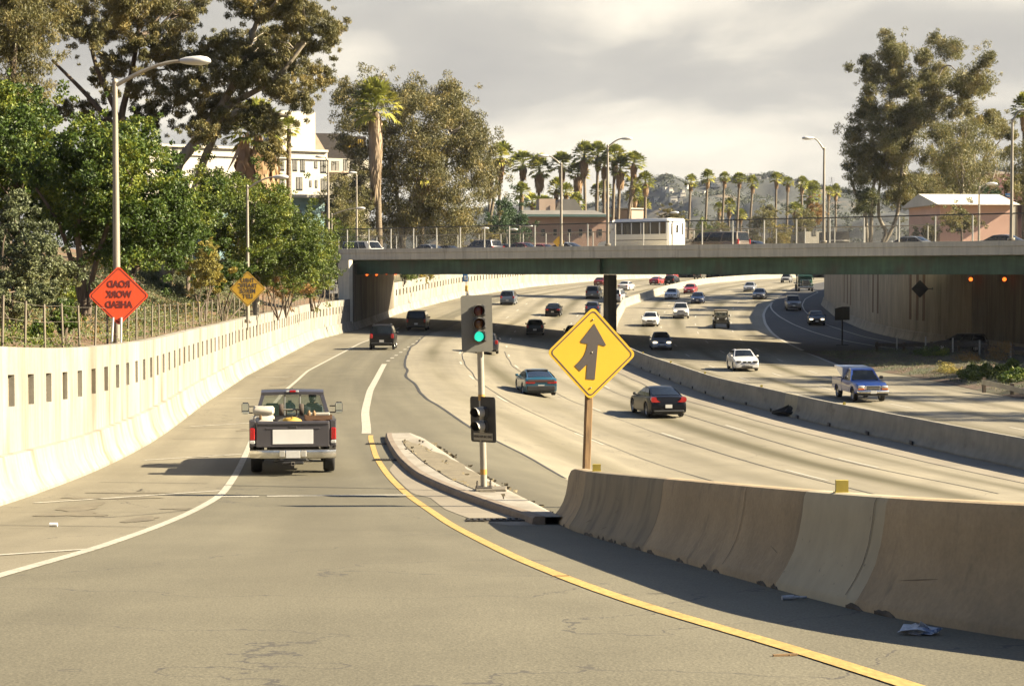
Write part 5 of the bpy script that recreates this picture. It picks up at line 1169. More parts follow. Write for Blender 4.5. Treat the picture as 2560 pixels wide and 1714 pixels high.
mb=MB();mb.prism([(-.62,1.12),(-.60,1.66),(-2.35,1.72),(-2.35,1.66),(-1.0,1.60)][:3]+[(-2.33,1.68)],-.80,.80,ax='x');mb.v=[(a,b,c) for a,b,c in mb.v];bc=mb.build('bed_cover',paint('pale_blue',(.36,.44,.66),.1),rg)
# silver pickup and others far off
RS=dict(RG,H=1.75,W=1.85)
loc,rz3,pi3=place(1963,707,C_RC,False,5.0);s_=pickup(RS,P_SLV,'far silver pickup truck coming down under the girder',loc,rz3,pi3,False)
for sg in (-1,1):
    mb=MB();mb.rbox((sg*.66,2.43,.8),(.34,.16,.18),.03);mb.build('headlight',M_LAMPC,s_)
mb=MB();mb.rbox((0,2.46,.72),(1.0,.1,.22),.03);mb.build('grille',M_DARK,s_)
loc,rz3,pi3=place(1896,697,C_RB,False,5.0);s_=pickup(RS,P_BLK,'far black pickup truck cut off by the girder above the white road',loc,rz3,pi3,False)
for sg in (-1,1):
    mb=MB();mb.rbox((sg*.66,2.43,.8),(.34,.16,.18),.03);mb.build('headlight',M_LAMPC,s_)
# --- open jeep type with flat windscreen
loc,rz4,pi4=place(1804,822,C_RB,False,3.9);jp=thing('off_road_car','small olive off road car with upright windscreen and round headlights','off road car',loc);jp.rotation_euler=(pi4,0,rz4)
mb=MB();mb.rbox((0,-.75,.85),(1.42,2.2,.75),.06);mb.prism([(-.55,.62),(.55,.62),(.55,1.12),(-.55,1.14)],.3,1.72)
for sg in (-1,1):
    mb.rbox((sg*.72,1.38,.92),(.34,1.0,.06),.02);mb.rbox((sg*.76,-1.15,.92),(.24,.95,.06),.02);mb.rbox((sg*.74,.55,.6),(.26,.7,.08),.02)
mb.build('body',P_OLV,jp)
mb=MB()
for x in (-.66,0,.66):mb.tube([(x,.32,1.2),(x,.22,1.72)],.035 if x else .012,6)
mb.tube([(-.68,.33,1.2),(.68,.33,1.2)],.04,6);mb.tube([(-.66,.21,1.73),(.66,.21,1.73)],.045,6);mb.build('windscreen_frame',P_OLV,jp)
mb=MB();mb.face([(-.64,.32,1.22),(.64,.32,1.22),(.64,.22,1.71),(-.64,.22,1.71)]);mb.build('windscreen',M_SEE,jp,fix=False)
mb=MB();mb.rbox((0,-.75,1.78),(1.36,1.95,.09),.03)
for sg in (-1,1):
    for y in (.1,-.6,-1.65):mb.box((sg*.65,y,1.48),(.05,.12,.56))
mb.box((0,-1.68,1.34),(1.3,.04,.3));mb.build('soft_top',mat('canvas_tan',(.17,.13,.08),.85,var=[(4,.1)]),jp)
for sg in (-1,1):
    mb=MB();mb.ell((sg*.41,1.74,.98),(.19,.08,.19),14,7);mb.build('headlight',M_LAMPC,jp,smooth=60);mb=MB();mb.rbox((sg*.82,.28,1.25),(.16,.06,.2),.02);mb.build('mirror',M_DARK,jp)
    mb=MB();mb.rbox((sg*.3,-.3,1.25),(.38,.12,.6),.05);mb.build('seat',M_DARK,jp)
mb=MB()
for k in range(7):mb.box(((k-3)*.085,1.725,.9),(.045,.02,.36))
mb.build('grille',M_DARK,jp);mb=MB();mb.rbox((0,1.9,.56),(1.5,.14,.13),.02);mb.build('front_bumper',M_DARK,jp)
for y in (-1.15,1.25):
    for sg in (-1,1):wheel(jp,sg*.72,y,.37,.25)
# --- flatbed truck with a chrome nose
loc,rz5,pi5=place(2015,729,off(C_EXR,-1.5),False,7.6);ft_=thing('flatbed_truck','dark green flatbed truck with chrome grille coming down the exit lane','truck',loc);ft_.rotation_euler=(pi5,0,rz5)
mb=MB();mb.rbox((0,2.9,1.25),(1.7,1.5,1.0),.12);mb.rbox((0,1.4,1.55),(2.2,1.8,1.7),.12);mb.prism([(.5,2.3),(2.3,2.3),(2.0,2.85),(.6,2.85)],-1.0,1.0,ax='x')
for sg in (-1,1):mb.rbox((sg*.95,2.85,1.05),(.42,1.3,.35),.1)
mb.build('cab',P_GRN,ft_,smooth=35)
mb=MB();mb.face([(-.92,2.33,1.75),(.92,2.33,1.75),(.85,2.1,2.62),(-.85,2.1,2.62)]);mb.build('windshield',M_GLASS,ft_,fix=False)
mb=MB();mb.rbox((0,3.68,1.3),(1.05,.08,.85),.03);gr=mb.build('grille',M_CHROME,ft_)
for k in range(5):
    mb=MB();mb.box((0,3.73,1.02+.15*k),(.9,.02,.05));mb.build('grille_slot',M_DARK,gr)
mb=MB();mb.rbox((0,3.75,.62),(2.3,.2,.3),.05);mb.build('bumper',M_CHROME,ft_)
for sg in (-1,1):
    mb=MB();mb.rbox((sg*.78,3.62,1.15),(.3,.1,.22),.03);mb.build('headlight',M_LAMPC,ft_);mb=MB();mb.rbox((sg*1.3,2.1,2.0),(.12,.08,.5),.03);mb.build('mirror',M_CHROME,ft_)
mb=MB();mb.box((0,-1.9,1.15),(2.45,4.4,.16));mb.box((0,.3,1.7),(2.4,.1,1.1));mb.box((0,-1.5,.85),(.9,5,.3));mb.build('flatbed',M_DARK,ft_)
for y in (2.75,-2.2):
    for sg in (-1,1):wheel(ft_,sg*1.0,y,.48,.3)
# --- overpass traffic
def brplace(px,t):
    s=bs(px,t);return bw(s,t,8.22)
def onbridge(kind,pt,label,px,t,right,cat='car',opt=()):
    return car(kind,pt,label,brplace(px,t),-BA-math.pi/2 if right else -BA+math.pi/2,0,not right,opt,cat=cat,plate=False)
onbridge('oldvan',P_WHT,'white van with flat nose at the left end of the overpass',910,13,True,'van')
onbridge('sedan',P_SLV,'silver sedan on the overpass right of the white van',1079,7.5,True)
onbridge('sedan',P_BLK,'black car behind the silver sedan on the overpass',1125,14.5,True)
onbridge('suv',P_DGR,'dark grey station wagon with roof rack on the overpass left of the red cars',1202,7.3,False,'suv',('rack',))
onbridge('wagon',P_BLK,'low dark car just right of the dark wagon on the overpass',1268,14.5,True)
onbridge('sedan',P_DRED,'dark red sedan with grey roof in the middle of the overpass',1312,6.5,True)
onbridge('sedan',P_RED,'bright red car just behind the dark red sedan on the overpass',1361,14,True)
onbridge('coupe',P_SLV,'silver coupe on the overpass beside the small yellow diamond sign',1425,6.5,True)
onbridge('van',P_BRN,'brown passenger van following the white bus on the overpass',1790,5.6,False,'van')
onbridge('sedan',P_NVY,'dark car right behind the brown van on the overpass',1889,14,True)
onbridge('sedan',P_SLV,'silver white sedan near the right eucalyptus on the overpass',2268,5.5,False)
onbridge('sedan',P_GRY,'grey sedan at the right end of the overpass before the pink house',2519,4.5,True)
# bus
bt=4.2;loc=bw(bs(1600,bt),bt,8.22);bus=thing('shuttle_bus','white shuttle bus with a row of dark windows on the overpass','bus',loc);bus.rotation_euler=(0,0,-BA+math.pi/2);bus.scale=(1.08,1.1,1.1)
M_BUS=mat('bus_white',(1.1,1.07,.98),.4,var=[(1,.03)])
mb=MB();mb.rbox((0,-.9,1.68),(2.35,5.5,2.55),.14);mb.rbox((0,2.2,2.4),(2.2,.9,1.05),.3);mb.build('body',M_BUS,bus,smooth=40)
mb=MB();mb.prism([(1.6,.5),(3.55,.5),(3.55,.95),(3.35,1.15),(2.6,1.3),(2.15,2.05),(1.6,2.1)],-1.0,1.0,ax='x');mb.build('cab',M_BUS,bus)
M_BWIN=mat('bus_window',(.05,.045,.035),.1,spec=.8)
for sg in (-1,1):
    for y,l in ((1.25,.55),(.45,.85),(-.5,.85),(-1.45,.85),(-2.35,.8),(-3.15,.55)):
        mb=MB();mb.rbox((sg*1.18,y,2.2),(.03,l,.92),.012);mb.build('side_window',M_BWIN,bus)
    mb=MB();mb.box((sg*1.18,-.9,1.28),(.02,5.3,.05));mb.build('trim_strip',M_SB,bus)
for x,w_,h in ((-.72,.16,.9),(.0,.26,.6),(.72,.16,.9)):
    mb=MB();mb.rbox((x,-3.66,2.15),(w_,.03,h),.012);mb.build('rear_window',M_BWIN,bus)
mb=MB();mb.face([(-.85,2.62,1.35),(.85,2.62,1.35),(.85,2.2,2.05),(-.85,2.2,2.05)]);mb.build('windshield',M_BWIN,bus,fix=False)
for y in (2.55,-2.2):
    for sg in (-1,1):wheel(bus,sg*.98,y,.4,.25)
p=at(1397,606,160);q=bw(bs(1397,2.2),2.2,8.1);th=diamond('diamond_sign','small yellow diamond sign standing on the overpass beside the silver coupe',(q[0],q[1],9.55),.55,-.3,M_SY,0,None)
mb=MB();mb.tube([(0,.05,0),(0,.05,-1.1)],.04,6);mb.build('post',M_STEEL,th)
# ------------------------------------------------------------------ litter
def litter(name,px,py,label,cat,mt_,sz,sd,group=None,flat=.5):
    r=np.random.default_rng(sd);p=gp(px,py);mb=MB();P=[]
    for i in range(6):
        a=math.pi*i/5;P.append([(sz[0]/2*math.sin(a)*math.cos(t)*(1+.3*r.normal()),sz[1]/2*math.sin(a)*math.sin(t)*(1+.3*r.normal()),sz[2]*(.5-.5*math.cos(a))*(1+.3*r.normal())) for t in np.linspace(0,6.283,10,endpoint=False)])
    mb.grid(P,0,True);o=mb.build(name,mt_,loc=(p[0],p[1],p[2]+.005));return tag(o,label,cat,group)
M_LITW=mat('litter_paper',(.62,.62,.62),.6,var=[(14,.3)],stain=(9,(.10,.16,.28),.5,.6))
litter('crumpled_bag',2300,1585,'crumpled white and blue plastic bag at the foot of the foreground barrier','bag',M_LITW,(.26,.22,.06),1)
p=gp(1970,1499);mb=MB();mb.tube([(-.05,0,.018),(.05,.02,.02)],[.02,.02],10);mb.tube([(.052,.02,.02),(.16,.05,.015)],[.013,.010],8);tag(mb.build('paper_cup',M_LITW,loc=p,smooth=50),'white torn paper cup lying in the barrier shadow','cup')
p=gp(134,1316);mb=MB();mb.tube([(-.06,0,.033),(.06,.0,.033)],.033,12);tag(mb.build('drink_can',mat('can_white',(.7,.7,.72),.3,.5),loc=p,smooth=50),'white drink can lying on the left shoulder','can')
litter('debris_bundle',1972,1040,'dark tyre debris on the shoulder below the median barrier','debris',M_BLACK,(1.3,.7,.35),4)
for i,(px,py,l_,lab) in enumerate(((1401,1441,.16,'short orange stick on the ramp left of the yellow line'),(1962,1639,.15,'orange stick near the bottom edge by the yellow line'))):
    p=gp(px,py);mb=MB();mb.box((0,0,.008),(l_,.022,.012),rz=.1+.1*i);mb.box((l_*.35,.012,.008),(l_*.4,.012,.009),rz=.5);tag(mb.build('stick',M_WOOD,loc=p),lab,'stick','sticks on the ramp')
# ------------------------------------------------------------------ vegetation
def leaves(C,n,rad,lw,ll,droop=.4,sd=0,flat=0):
    """n leaf-shaped quads gathered in sprays round the cluster centres C (k,3) with radii rad"""
    r=np.random.default_rng(sd);C=np.asarray(C,float);k=len(C);rad=np.broadcast_to(rad,(k,))
    i=r.choice(k,n,p=rad**2/np.sum(rad**2));d=r.normal(0,1,(n,3));d/=np.linalg.norm(d,axis=1)[:,None];d*=(r.uniform(0,1,n)**.42)[:,None];d[:,2]*=.8
    p=C[i]+d*rad[i][:,None]
    a=r.normal(0,1,(n,3));a[:,2]-=droop*2;a/=np.linalg.norm(a,axis=1)[:,None]
    b=np.cross(a,r.normal(0,1,(n,3)));b/=np.linalg.norm(b,axis=1)[:,None]
    l=ll*r.uniform(.6,1.3,n)[:,None]/2;w_=lw*r.uniform(.6,1.3,n)[:,None]/2
    return np.stack([p-a*l,p+b*w_-a*l*.1,p+a*l,p-b*w_-a*l*.1],1)
def sprays(blobs,Y,depth,per=14,fr=.36,sd=0,hollow=.35):
    """pixel blobs (px,py,r) at distance Y -> cluster centres spread through a crown with real depth"""
    r=np.random.default_rng(sd);C=[];Rr=[]
    for (px,py,pr) in blobs:
        c=at(px,py,Y);R0=pr/FP*Y;c[1]+=r.normal(0,depth*.35)
        m=max(3,int(per*r.uniform(.75,1.25)))
        d=r.normal(0,1,(m,3));d/=np.linalg.norm(d,axis=1)[:,None];d*=(r.uniform(hollow,1,m)**.6)[:,None]*R0*.86
        d[:,1]*=min(1.6,depth/max(R0,.1)*.5+.5)
        C.append(c+d);Rr.append(np.full(m,R0*fr)*r.uniform(.6,1.25,m))
        m2=int(m*.9);d=r.normal(0,1,(m2,3))*R0*np.array([.72,.8,.66]);C.append(c+d);Rr.append(np.full(m2,R0*fr*.8)*r.uniform(.5,1.2,m2))
    return np.concatenate(C),np.concatenate(Rr)
def limb(mb,a,b,r0,r1,bend=.12,n=7,sd=0):
    r=np.random.default_rng(sd);a,b=np.array(a,float),np.array(b,float);L_=np.linalg.norm(b-a);o1,o2=r.normal(0,bend*L_,3),r.normal(0,bend*L_*.6,3)
    pts=[a+(b-a)*t+o1*math.sin(math.pi*t)+o2*math.sin(2*math.pi*t)*.6 for t in np.linspace(0,1,n)];mb.tube(pts,list(np.linspace(r0,r1,n)),7,cap=False);return pts
def tree(name,label,base,trunk,blobs,Y,depth,n,lw,ll,lmat,bark,r0,per=14,fr=.36,droop=.4,sd=0,group=None,limbs=10,hollow=.35,cat='tree',extra=None):
    """base (x,y,z) world; trunk: lists of pixel points (px,py,dY) for each stem"""
    th=thing(name,label,cat,base,0,group);org=np.array(base,float)
    n=int(n*1.5);C,Rr=sprays([(a,b,c*1.15) for a,b,c in blobs],Y,depth,int(per*1.5),fr*.92,sd,hollow);r=np.random.default_rng(sd+5);mb=MB();tips=[]
    for st in trunk:
        P=[org]+[at(q[0],q[1],Y+(q[2] if len(q)>2 else 0)) for q in st];k=len(P);fine=[]
        for i in range(k-1):
            for t in np.linspace(0,1,4,endpoint=False):fine.append(P[i]+(P[i+1]-P[i])*t)
        fine.append(P[-1]);fine=np.array(fine)
        if len(fine)>4:fine[1:-1]=(fine[:-2]+fine[1:-1]*2+fine[2:])/4
        mb.tube(list(fine),list(np.linspace(r0,r0*.35,len(fine))*(1 if st is trunk[0] else .75)),9,cap=False);tips+=list(fine[len(fine)//3:])
    tips=np.array(tips);o=np.argsort(-Rr*r.uniform(.5,1,len(Rr)))[:limbs*3:3] if limbs else []
    for j,i in enumerate(o):
        t=tips[np.argmin(np.linalg.norm(tips-C[i],axis=1)+r.uniform(0,1.5,len(tips)))];pts=limb(mb,t,C[i],r0*.3,r0*.07,.1,6,sd+j)
        for q in range(2):
            i2=np.argsort(np.linalg.norm(C-C[i],axis=1))[1+q*2+int(r.integers(0,3))];limb(mb,pts[3],C[i2],r0*.13,r0*.04,.1,5,sd+j+99*q)
    mb.v=[(a-org[0],b-org[1],c-org[2]) for a,b,c in mb.v];mb.build('trunk',bark,th,smooth=60,fix=False)
    quads('crown',leaves(C-org,n,Rr,lw,ll,droop,sd),lmat,th)
    if extra:
        C2,R2=sprays(extra[0],Y,depth,per,fr,sd+3,hollow);quads('shade_foliage',leaves(C2-org,extra[1],R2,lw,ll,droop,sd+4),extra[2],th)
    return th
def sc1(L_):return [(x/1.823,y/1.823,r/1.823) for x,y,r in L_]
def lb(x_off,y):return (bankx(y,x_off),y,bankz(y,x_off)-.3)
def gb(px,Y,z=None):
    p=at(px,700,Y);t=cx(C_WALL,Y)-p[0];return (p[0],Y,(bankz(Y,max(t,.7)) if z is None else z)-.3)
# tall eucalyptus on the left
tree('eucalyptus_tree','tall eucalyptus crown cut by the left edge above the green trees',gb(10,78),[[(20,420),(30,200),(40,60)]],
  [(15,35,85),(70,120,70),(-30,150,95),(70,205,55),(20,240,70),(-10,60,90),(60,20,70),(40,-90,110),(-40,-40,110),(30,300,50)],80,5,36000,.042,.22,LF_EUC,M_BARKD,.3,16,.34,.5,1)
tree('eucalyptus_tree','broad brown green eucalyptus left of the leaning trunk with sky showing through',gb(300,112),[[(292,520),(300,300),(330,180),(350,60)],[(300,300),(240,170),(215,60)],[(300,330),(210,230),(130,150)]],
  sc1([(480,60,95),(600,170,95),(560,320,55),(760,110,105),(820,240,100),(690,400,85),(840,430,80),(860,560,60),(740,560,60),(340,120,60),(260,200,45),(370,40,70),(420,350,40),(300,510,45),(390,500,60),(240,60,60),(620,20,110),(780,-30,110),(480,200,70),(640,500,50),(430,250,40),(700,250,70),(560,440,40),(340,-40,90),(500,560,60),(560,640,70)]),112,7,80000,.05,.25,LF_EUC,M_BARKD,.32,13,.36,.55,2,limbs=16)
tree('eucalyptus_tree','large eucalyptus with a thick leaning pale trunk in front of the white building',gb(405,112),[[(433,422),(483,362),(550,274),(600,180),(640,60)],[(433,422),(483,362),(560,270),(690,200),(760,110)],[(550,274),(720,290)]],
  sc1([(1000,460,90),(1100,340,100),(1150,150,105),(1250,50,105),(1390,70,95),(1480,190,70),(1450,330,60),(1290,420,75),(1180,540,70),(1270,600,55),(1080,230,80),(1330,230,90),(1010,560,60),(960,340,80),(1230,300,100),(1400,490,55),(1480,90,60),(1250,-40,110),(1080,0,90),(960,230,50),(1400,-60,100),(1430,420,45),(920,470,70),(960,620,50),(1230,690,55)]),110,7,92000,.05,.25,LF_EUC,M_BARK,.42,14,.37,.55,3,limbs=16)
# palms
def fan_crown(rad,nf,sd,up=.9):
    r=np.random.default_rng(sd);Q=[]
    for k in range(nf):
        el=-.62+2.1*((k+.5)/nf)**.85;az=k*2.39996+r.normal(0,.2);d=np.array([math.cos(el)*math.cos(az),math.cos(el)*math.sin(az),math.sin(el)])
        L_=rad*r.uniform(.55,.75);h=d*L_;s=np.cross(d,[0,0,1]);s/=np.linalg.norm(s)+1e-6;u=np.cross(s,d)
        Q.append([s*.03*rad*.3,h+s*.02*rad,h-s*.02*rad,-s*.03*rad*.3])
        nb=11
        for j in range(nb):
            a=(j/(nb-1)-.5)*2.7+r.normal(0,.04);e=d*math.cos(a)+s*math.sin(a);l=rad*r.uniform(.42,.55)*(1-.25*abs(a)/1.35);tip=h+e*l+np.array([0,0,-.35*l*abs(r.normal(.5,.3))])
            q=np.cross(e,u);q/=np.linalg.norm(q);w_=.052*rad;m=h+e*l*.55+u*.03*rad
            Q.append([h,m+q*w_,tip,m-q*w_])
    return np.array(Q)
def skirt(rad,ln,n,sd,tight=.8):
    r=np.random.default_rng(sd);Q=[]
    for k in range(n):
        az=r.uniform(0,6.283);z0=-r.uniform(-.08,ln*.55);l=r.uniform(.35,.75)*min(ln,rad*2.4);o=np.array([math.cos(az),math.sin(az),0]);s=np.array([-o[1],o[0],0])
        f=1-abs(z0)/ln*.5;p=o*rad*.22+[0,0,z0];m=o*rad*r.uniform(.30,.5)*f*tight+[0,0,z0-l*.5];t=o*rad*r.uniform(.22,.48)*f*tight+s*r.normal(0,.1)*rad+[0,0,z0-l];w_=rad*.055*r.uniform(.6,1.4)
        Q.append([p,m+s*w_,t,m-s*w_])
    return np.array(Q)
PCROWN=[];
def proto(Q,nm,mt):o=quads(nm,Q,mt);d=o.data;bpy.data.objects.remove(o);return d
PCROWN=[proto(fan_crown(1,58,k),'palm_crown',LF_PALM) for k in range(3)]
PSK=[proto(skirt(1,1.35,210,k),'palm_skirt',LF_DEAD) for k in range(3)];PSL=[proto(skirt(1,3.7,700,k+9,.6),'long_palm_skirt',LF_DEADG) for k in range(1)]
def palm(label,cxp,cyp,rpx,bx_,Y,group,k=0,zb=8.2,sk=1,tr=.24,lean=0,long_=False,dY=0):
    c=at(cxp,cyp,Y);b=at(bx_,680,Y);R0=rpx*1.42/FP*Y;th=thing('palm_tree',label,'palm tree',(b[0],Y,zb-.3),0,group);rel=np.array([c[0]-b[0],dY,c[2]-zb+.3])
    mb=MB();pts=[];n=14
    for t in np.linspace(0,1,n):pts.append((rel[0]*(t**1.15),rel[1]*t,rel[2]*t))
    mb.tube(pts,[tr*(1.25-.45*t)*(1+.06*(i%2)) for i,t in enumerate(np.linspace(0,1,n))],9,cap=False);mb.build('trunk',M_PTRUNK,th,smooth=60,fix=False)
    o=obj('crown',PCROWN[k%3],th,tuple(rel));v_=1+.13*math.sin(k*2.7);o.scale=(R0*v_,R0*v_,R0*(1.05+.2*math.sin(k*1.9)));o.rotation_euler=(.16*math.sin(k*3.1),.16*math.cos(k*2.3),k*1.3)
    if sk:
        q=obj('dead_fronds',PSL[0] if long_ else PSK[k%3],th,(rel[0]*.985,rel[1],rel[2]-.12*R0));s_=R0*sk;q.scale=(s_,s_,s_);q.rotation_euler=(0,0,k*2.1)
    return th
g1='fan palms in a row beyond the overpass'
PL=[(400,270,112,205),(285,425,80,262),(395,400,85,358),(640,345,105,575),(820,415,105,785),(1062,360,100,1045),(1235,450,100,1268),(1302,260,100,1322),(1452,255,95,1425),(1520,360,90,1515),(1635,275,95,1598),(1692,405,95,1655),(1840,335,95,1740),(1970,540,85,1952),(1000,620,75,1002),(1105,650,70,1100),(1440,640,65,1430),(1520,640,70,1522),(1850,690,85,1800),(1830,560,70,1780)]
LB=['leaning palm beside the mid eucalyptus, leftmost of the palm row','dark short palm under the leaning palm at the left of the row','upright palm just right of the leaning palm','palm left of the green round tree top in the palm row','palm with brown skirt left of the middle lamp','palm right behind the left overpass lamp','palm with a dark skirt right of the left overpass lamp','tallest straight palm between the two middle lamps','tall dense palm just left of the tall middle lamp','palm directly behind the tall middle lamp','tall palm just right of the tall middle lamp','palm with hanging brown skirt right of the middle lamp','palm with a slanting trunk toward the right end of the row','rightmost golden palm of the row before the hills','small golden palm left of the left lamp pole','small golden palm right of the left lamp pole','thin short palm left of the tall middle lamp','short dark palm below the tall middle lamp','low palm before the cream rooftop box','golden drooping palm between the slanting palms']
for i,(a,b,r_,bx_) in enumerate(PL):
    f=lambda v:1160+v/4.337
    palm(LB[i],f(a),330+b/4.337,r_/4.337,f(bx_),418+((i*37)%40)*.6,g1,i,sk=1.05 if i in (1,4,6,7,11) else .8,tr=.36,zb=7.6)
g2='short fan palms among the rooftops'
for i,(a,b,r_,lab) in enumerate(((625,670,75,'short palm left of the pink building roof behind the round tree'),(740,760,75,'short palm in front of the round dark tree'),(870,790,80,'short palm at the left end of the pink building'),(1225,780,75,'short palm behind the grey roof of the pink building'),(930,800,60,'short palm second from the left roof end'),(1940,790,70,'short palm left of the cream rooftop box'))):
    palm(lab,1160+a/4.337,330+b/4.337,r_/4.337,1160+a/4.337,(400 if i!=5 else 420)+i*3,g2,i+1,sk=.7,tr=.38,zb=7.6)
g3='slender far palms before the hills'
for i,(a,b,r_,bx_,lab) in enumerate(((550,325,58,512,'first slender far palm from the left before the hills'),(733,285,58,690,'second slender far palm from the left, tallest of the left pair'),(917,285,56,868,'third slender far palm leaning right before the hills'),(1078,295,56,1032,'fourth slender far palm before the hill ridge house'),(1222,345,56,1165,'fifth slender far palm, lower than its neighbours'),(1480,295,54,1455,'slender far palm before the bare hill slope'),(1602,335,54,1582,'slender far palm right of the bare hill slope'),(1755,350,56,1748,'far palm left of the palm cluster by the right lamp'),(1840,470,95,1822,'thick far palm of the cluster with a brown skirt'),(1885,380,60,1850,'far palm at the top of the cluster by the right lamp'),(2045,440,45,2035,'far palm just right of the right overpass lamp'),(2122,430,52,2118,'far palm beside the right eucalyptus'),(1682,635,70,1692,'short full palm in front of the palm cluster'),(860,610,52,855,'short far palm, left of a pair before the hills'),(965,600,60,962,'short far palm, right of a pair before the hills'),(1090,690,52,1092,'lowest short far palm just above the fence'))):
    palm(lab,1600+a/4.337,380+b/4.337,r_/4.337,1600+bx_/4.337,(500 if i<12 else 430)+i*7,g3,i,sk=.85,tr=.34,zb=7.6)
palm('tall palm with long grey skirt standing behind the left end of the overpass',938,272,44,950,222,None,1,7.6,1.0,.33,long_=True)
for L_,cxp,cyp,rp,bx_,Y in (('palm with a wide hanging brown skirt in front of the white building',640,330,62,648,150),('slim palm trunk rising before the white building beside the skirted palm',722,322,24,722,152)):
    palm(L_,cxp,cyp,rp,bx_,Y,None,2,7.5,1.9 if cxp<700 else 0,.22)
for px,Y,lab,b in ((1060,245,'palm with hanging dead fronds hidden in the mid eucalyptus',430),):
    palm(lab,px,b,40,px-8,Y,None,0,7.6,1.5,.3)
palm('palm crown cut by the right edge above the red roof',2562,272,24,2562,210,None,1,8.0,1.0,.3)
# bright green trees on the bank
tree('broadleaf_tree','big round bright green tree with several stems behind the road work sign',gb(215,66),[[(205,690),(190,560),(230,440)],[(230,690),(270,560),(330,450)],[(190,690),(150,560),(90,470)]],
  sc1([(500,860,170),(330,760,150),(640,820,150),(500,680,130),(250,900,130),(380,1020,150),(640,1020,150),(760,900,110),(740,1100,110),(560,1150,90),(300,650,90),(620,660,80),(780,1000,80),(430,900,140),(700,720,70),(380,640,110),(560,600,90),(250,780,120),(330,980,120),(120,760,110)]),66,6,52000,.085,.13,LF_FIC,M_BARKD,.17,26,.30,.15,11,limbs=10)
tree('broadleaf_tree','dense dark green tree at the left edge under the eucalyptus',gb(25,70),[[(40,640),(50,480)]],
  sc1([(60,560,120),(60,700,130),(130,830,120),(20,850,130),(120,640,80),(40,450,80),(160,950,90),(180,720,90),(-40,680,120),(110,500,60)]),72,5,30000,.085,.13,LF_FIC,M_BARKD,.16,24,.3,.15,12)
tree('broadleaf_tree','fresh green tree with an arched bare branch behind the amber sign',gb(640,108),[[(640,640),(630,560),(640,500)],[(650,640),(700,580)],[(620,640),(575,560)]],
  sc1([(1150,950,140),(1000,900,110),(950,1000,80),(1080,1080,120),(1260,980,110),(1200,1120,110),(1330,1080,100),(1400,1130,80),(1040,860,70),(1300,1200,80),(1180,1200,80),(960,1080,60),(1420,1230,60)]),108,6,42000,.10,.15,LF_FIC2,M_BARK,.17,24,.30,.15,13)
tree('broadleaf_tree','olive green shrub tree reaching to the left end of the overpass',gb(780,140),[[(770,690),(780,640)]],
  [(760,640,45),(790,610,45),(800,670,45),(740,690,40),(775,570,35),(770,700,40),(815,640,32),(720,650,40),(735,600,40),(795,705,35)],140,5,18000,.10,.15,LF_FIC2,M_BARKD,.14,20,.32,.2,14)
tree('broadleaf_tree','dark green undergrowth tree behind the big round tree',gb(330,96),[[(330,640),(320,560)],[(340,640),(390,560)]],
  [(330,560,60),(390,580,60),(280,600,60),(430,560,50),(350,610,50),(420,610,45),(450,590,45),(300,520,50),(400,520,50),(250,560,50),(430,600,35)],98,5,26000,.09,.14,LF_FIC,M_BARKD,.15,22,.3,.15,16)
tree('broadleaf_tree','deep green tree filling the gap between the two bright green trees',gb(470,116),[[(470,640),(480,540)]],
  [(480,520,50),(520,560,50),(450,560,45),(500,600,45),(440,480,40),(540,600,40),(470,610,40),(520,480,38)],118,5,22000,.09,.14,LF_FIC,M_BARKD,.15,22,.3,.15,17)
SLOPE=[(372,690,36,62,'low grey green mound right behind the road work sign'),(430,668,34,70,'grey green mound on the slope right of the road work sign'),(480,700,32,68,'broad grey green mound in the middle of the slope'),(530,690,34,76,'grey green mound left of the yellow brown brush foot'),(575,715,28,78,'low grey green mound left of the amber sign'),(410,725,26,60,'short grey green plant at the fence right of the road work sign'),(335,640,34,66,'dull green mound under the big round tree'),(150,740,40,54,'low green mound at the fence left of the road work sign'),(235,735,34,56,'green clump between the shrub and the road work sign'),(655,700,28,98,'dull green mound right of the amber sign'),(760,720,24,128,'low green mound near the end of the bank')]
def shrub(label,blobs,Y,n,lm,lw,ll,sd,px,group=None,dr=.1,r0=.05,cat='shrub'):
    b=gb(px,Y);th=thing('shrub',label,cat,b,0,group);C,Rr=sprays(blobs,Y,3,16,.36,sd);org=np.array(b);mb=MB()
    for k in range(5):limb(mb,(0,0,0),C[(k*7)%len(C)]-org,r0,r0*.3,.08,5,sd+k)
    mb.build('stem',M_BARKD,th,fix=False);quads('foliage',leaves(C-org,n,Rr,lw,ll,dr,sd),lm,th);return th
shrub('large grey green shrub at the left edge below the green trees',sc1([(40,1000,100),(120,1080,110),(200,1160,110),(60,1200,110),(20,1120,90),(250,1250,80),(120,1280,90),(-20,1250,100),(60,920,60)]),57,26000,LF_GRY,.06,.11,21,60)
shrub('grey green bush at the foot of the left edge shrub by the fence',sc1([(100,1370,80),(40,1330,90),(200,1350,70),(20,1430,70),(250,1400,50)]),52,12000,LF_GRY,.05,.09,22,50)
shrub('small dark plant beside the left fence posts',sc1([(280,1470,55),(240,1500,40),(330,1390,30)]),49,3500,LF_FIC,.06,.1,23,150)
shrub('yellow brown brush between the two bright green trees',sc1([(920,1190,75),(900,1250,70),(980,1260,60),(960,1150,45)]),92,9000,LF_YEL,.06,.12,24,505)
shrub('dry brown brush right of the amber sign',sc1([(1330,1230,50),(1290,1300,70),(1380,1290,60),(1230,1260,50),(1340,1250,55)]),118,8000,LF_DRY,.07,.13,25,715)
shrub('grey green bush at the end of the bank beside the bridge wing wall',sc1([(1450,1270,55),(1490,1230,50),(1400,1250,55),(1440,1200,60)]),140,7000,LF_GRY,.08,.13,26,790)
shrub('dark bush left of the amber sign under the fresh tree',sc1([(1010,1250,55),(1080,1230,60),(980,1290,50)]),96,6000,LF_FIC,.08,.12,27,560)
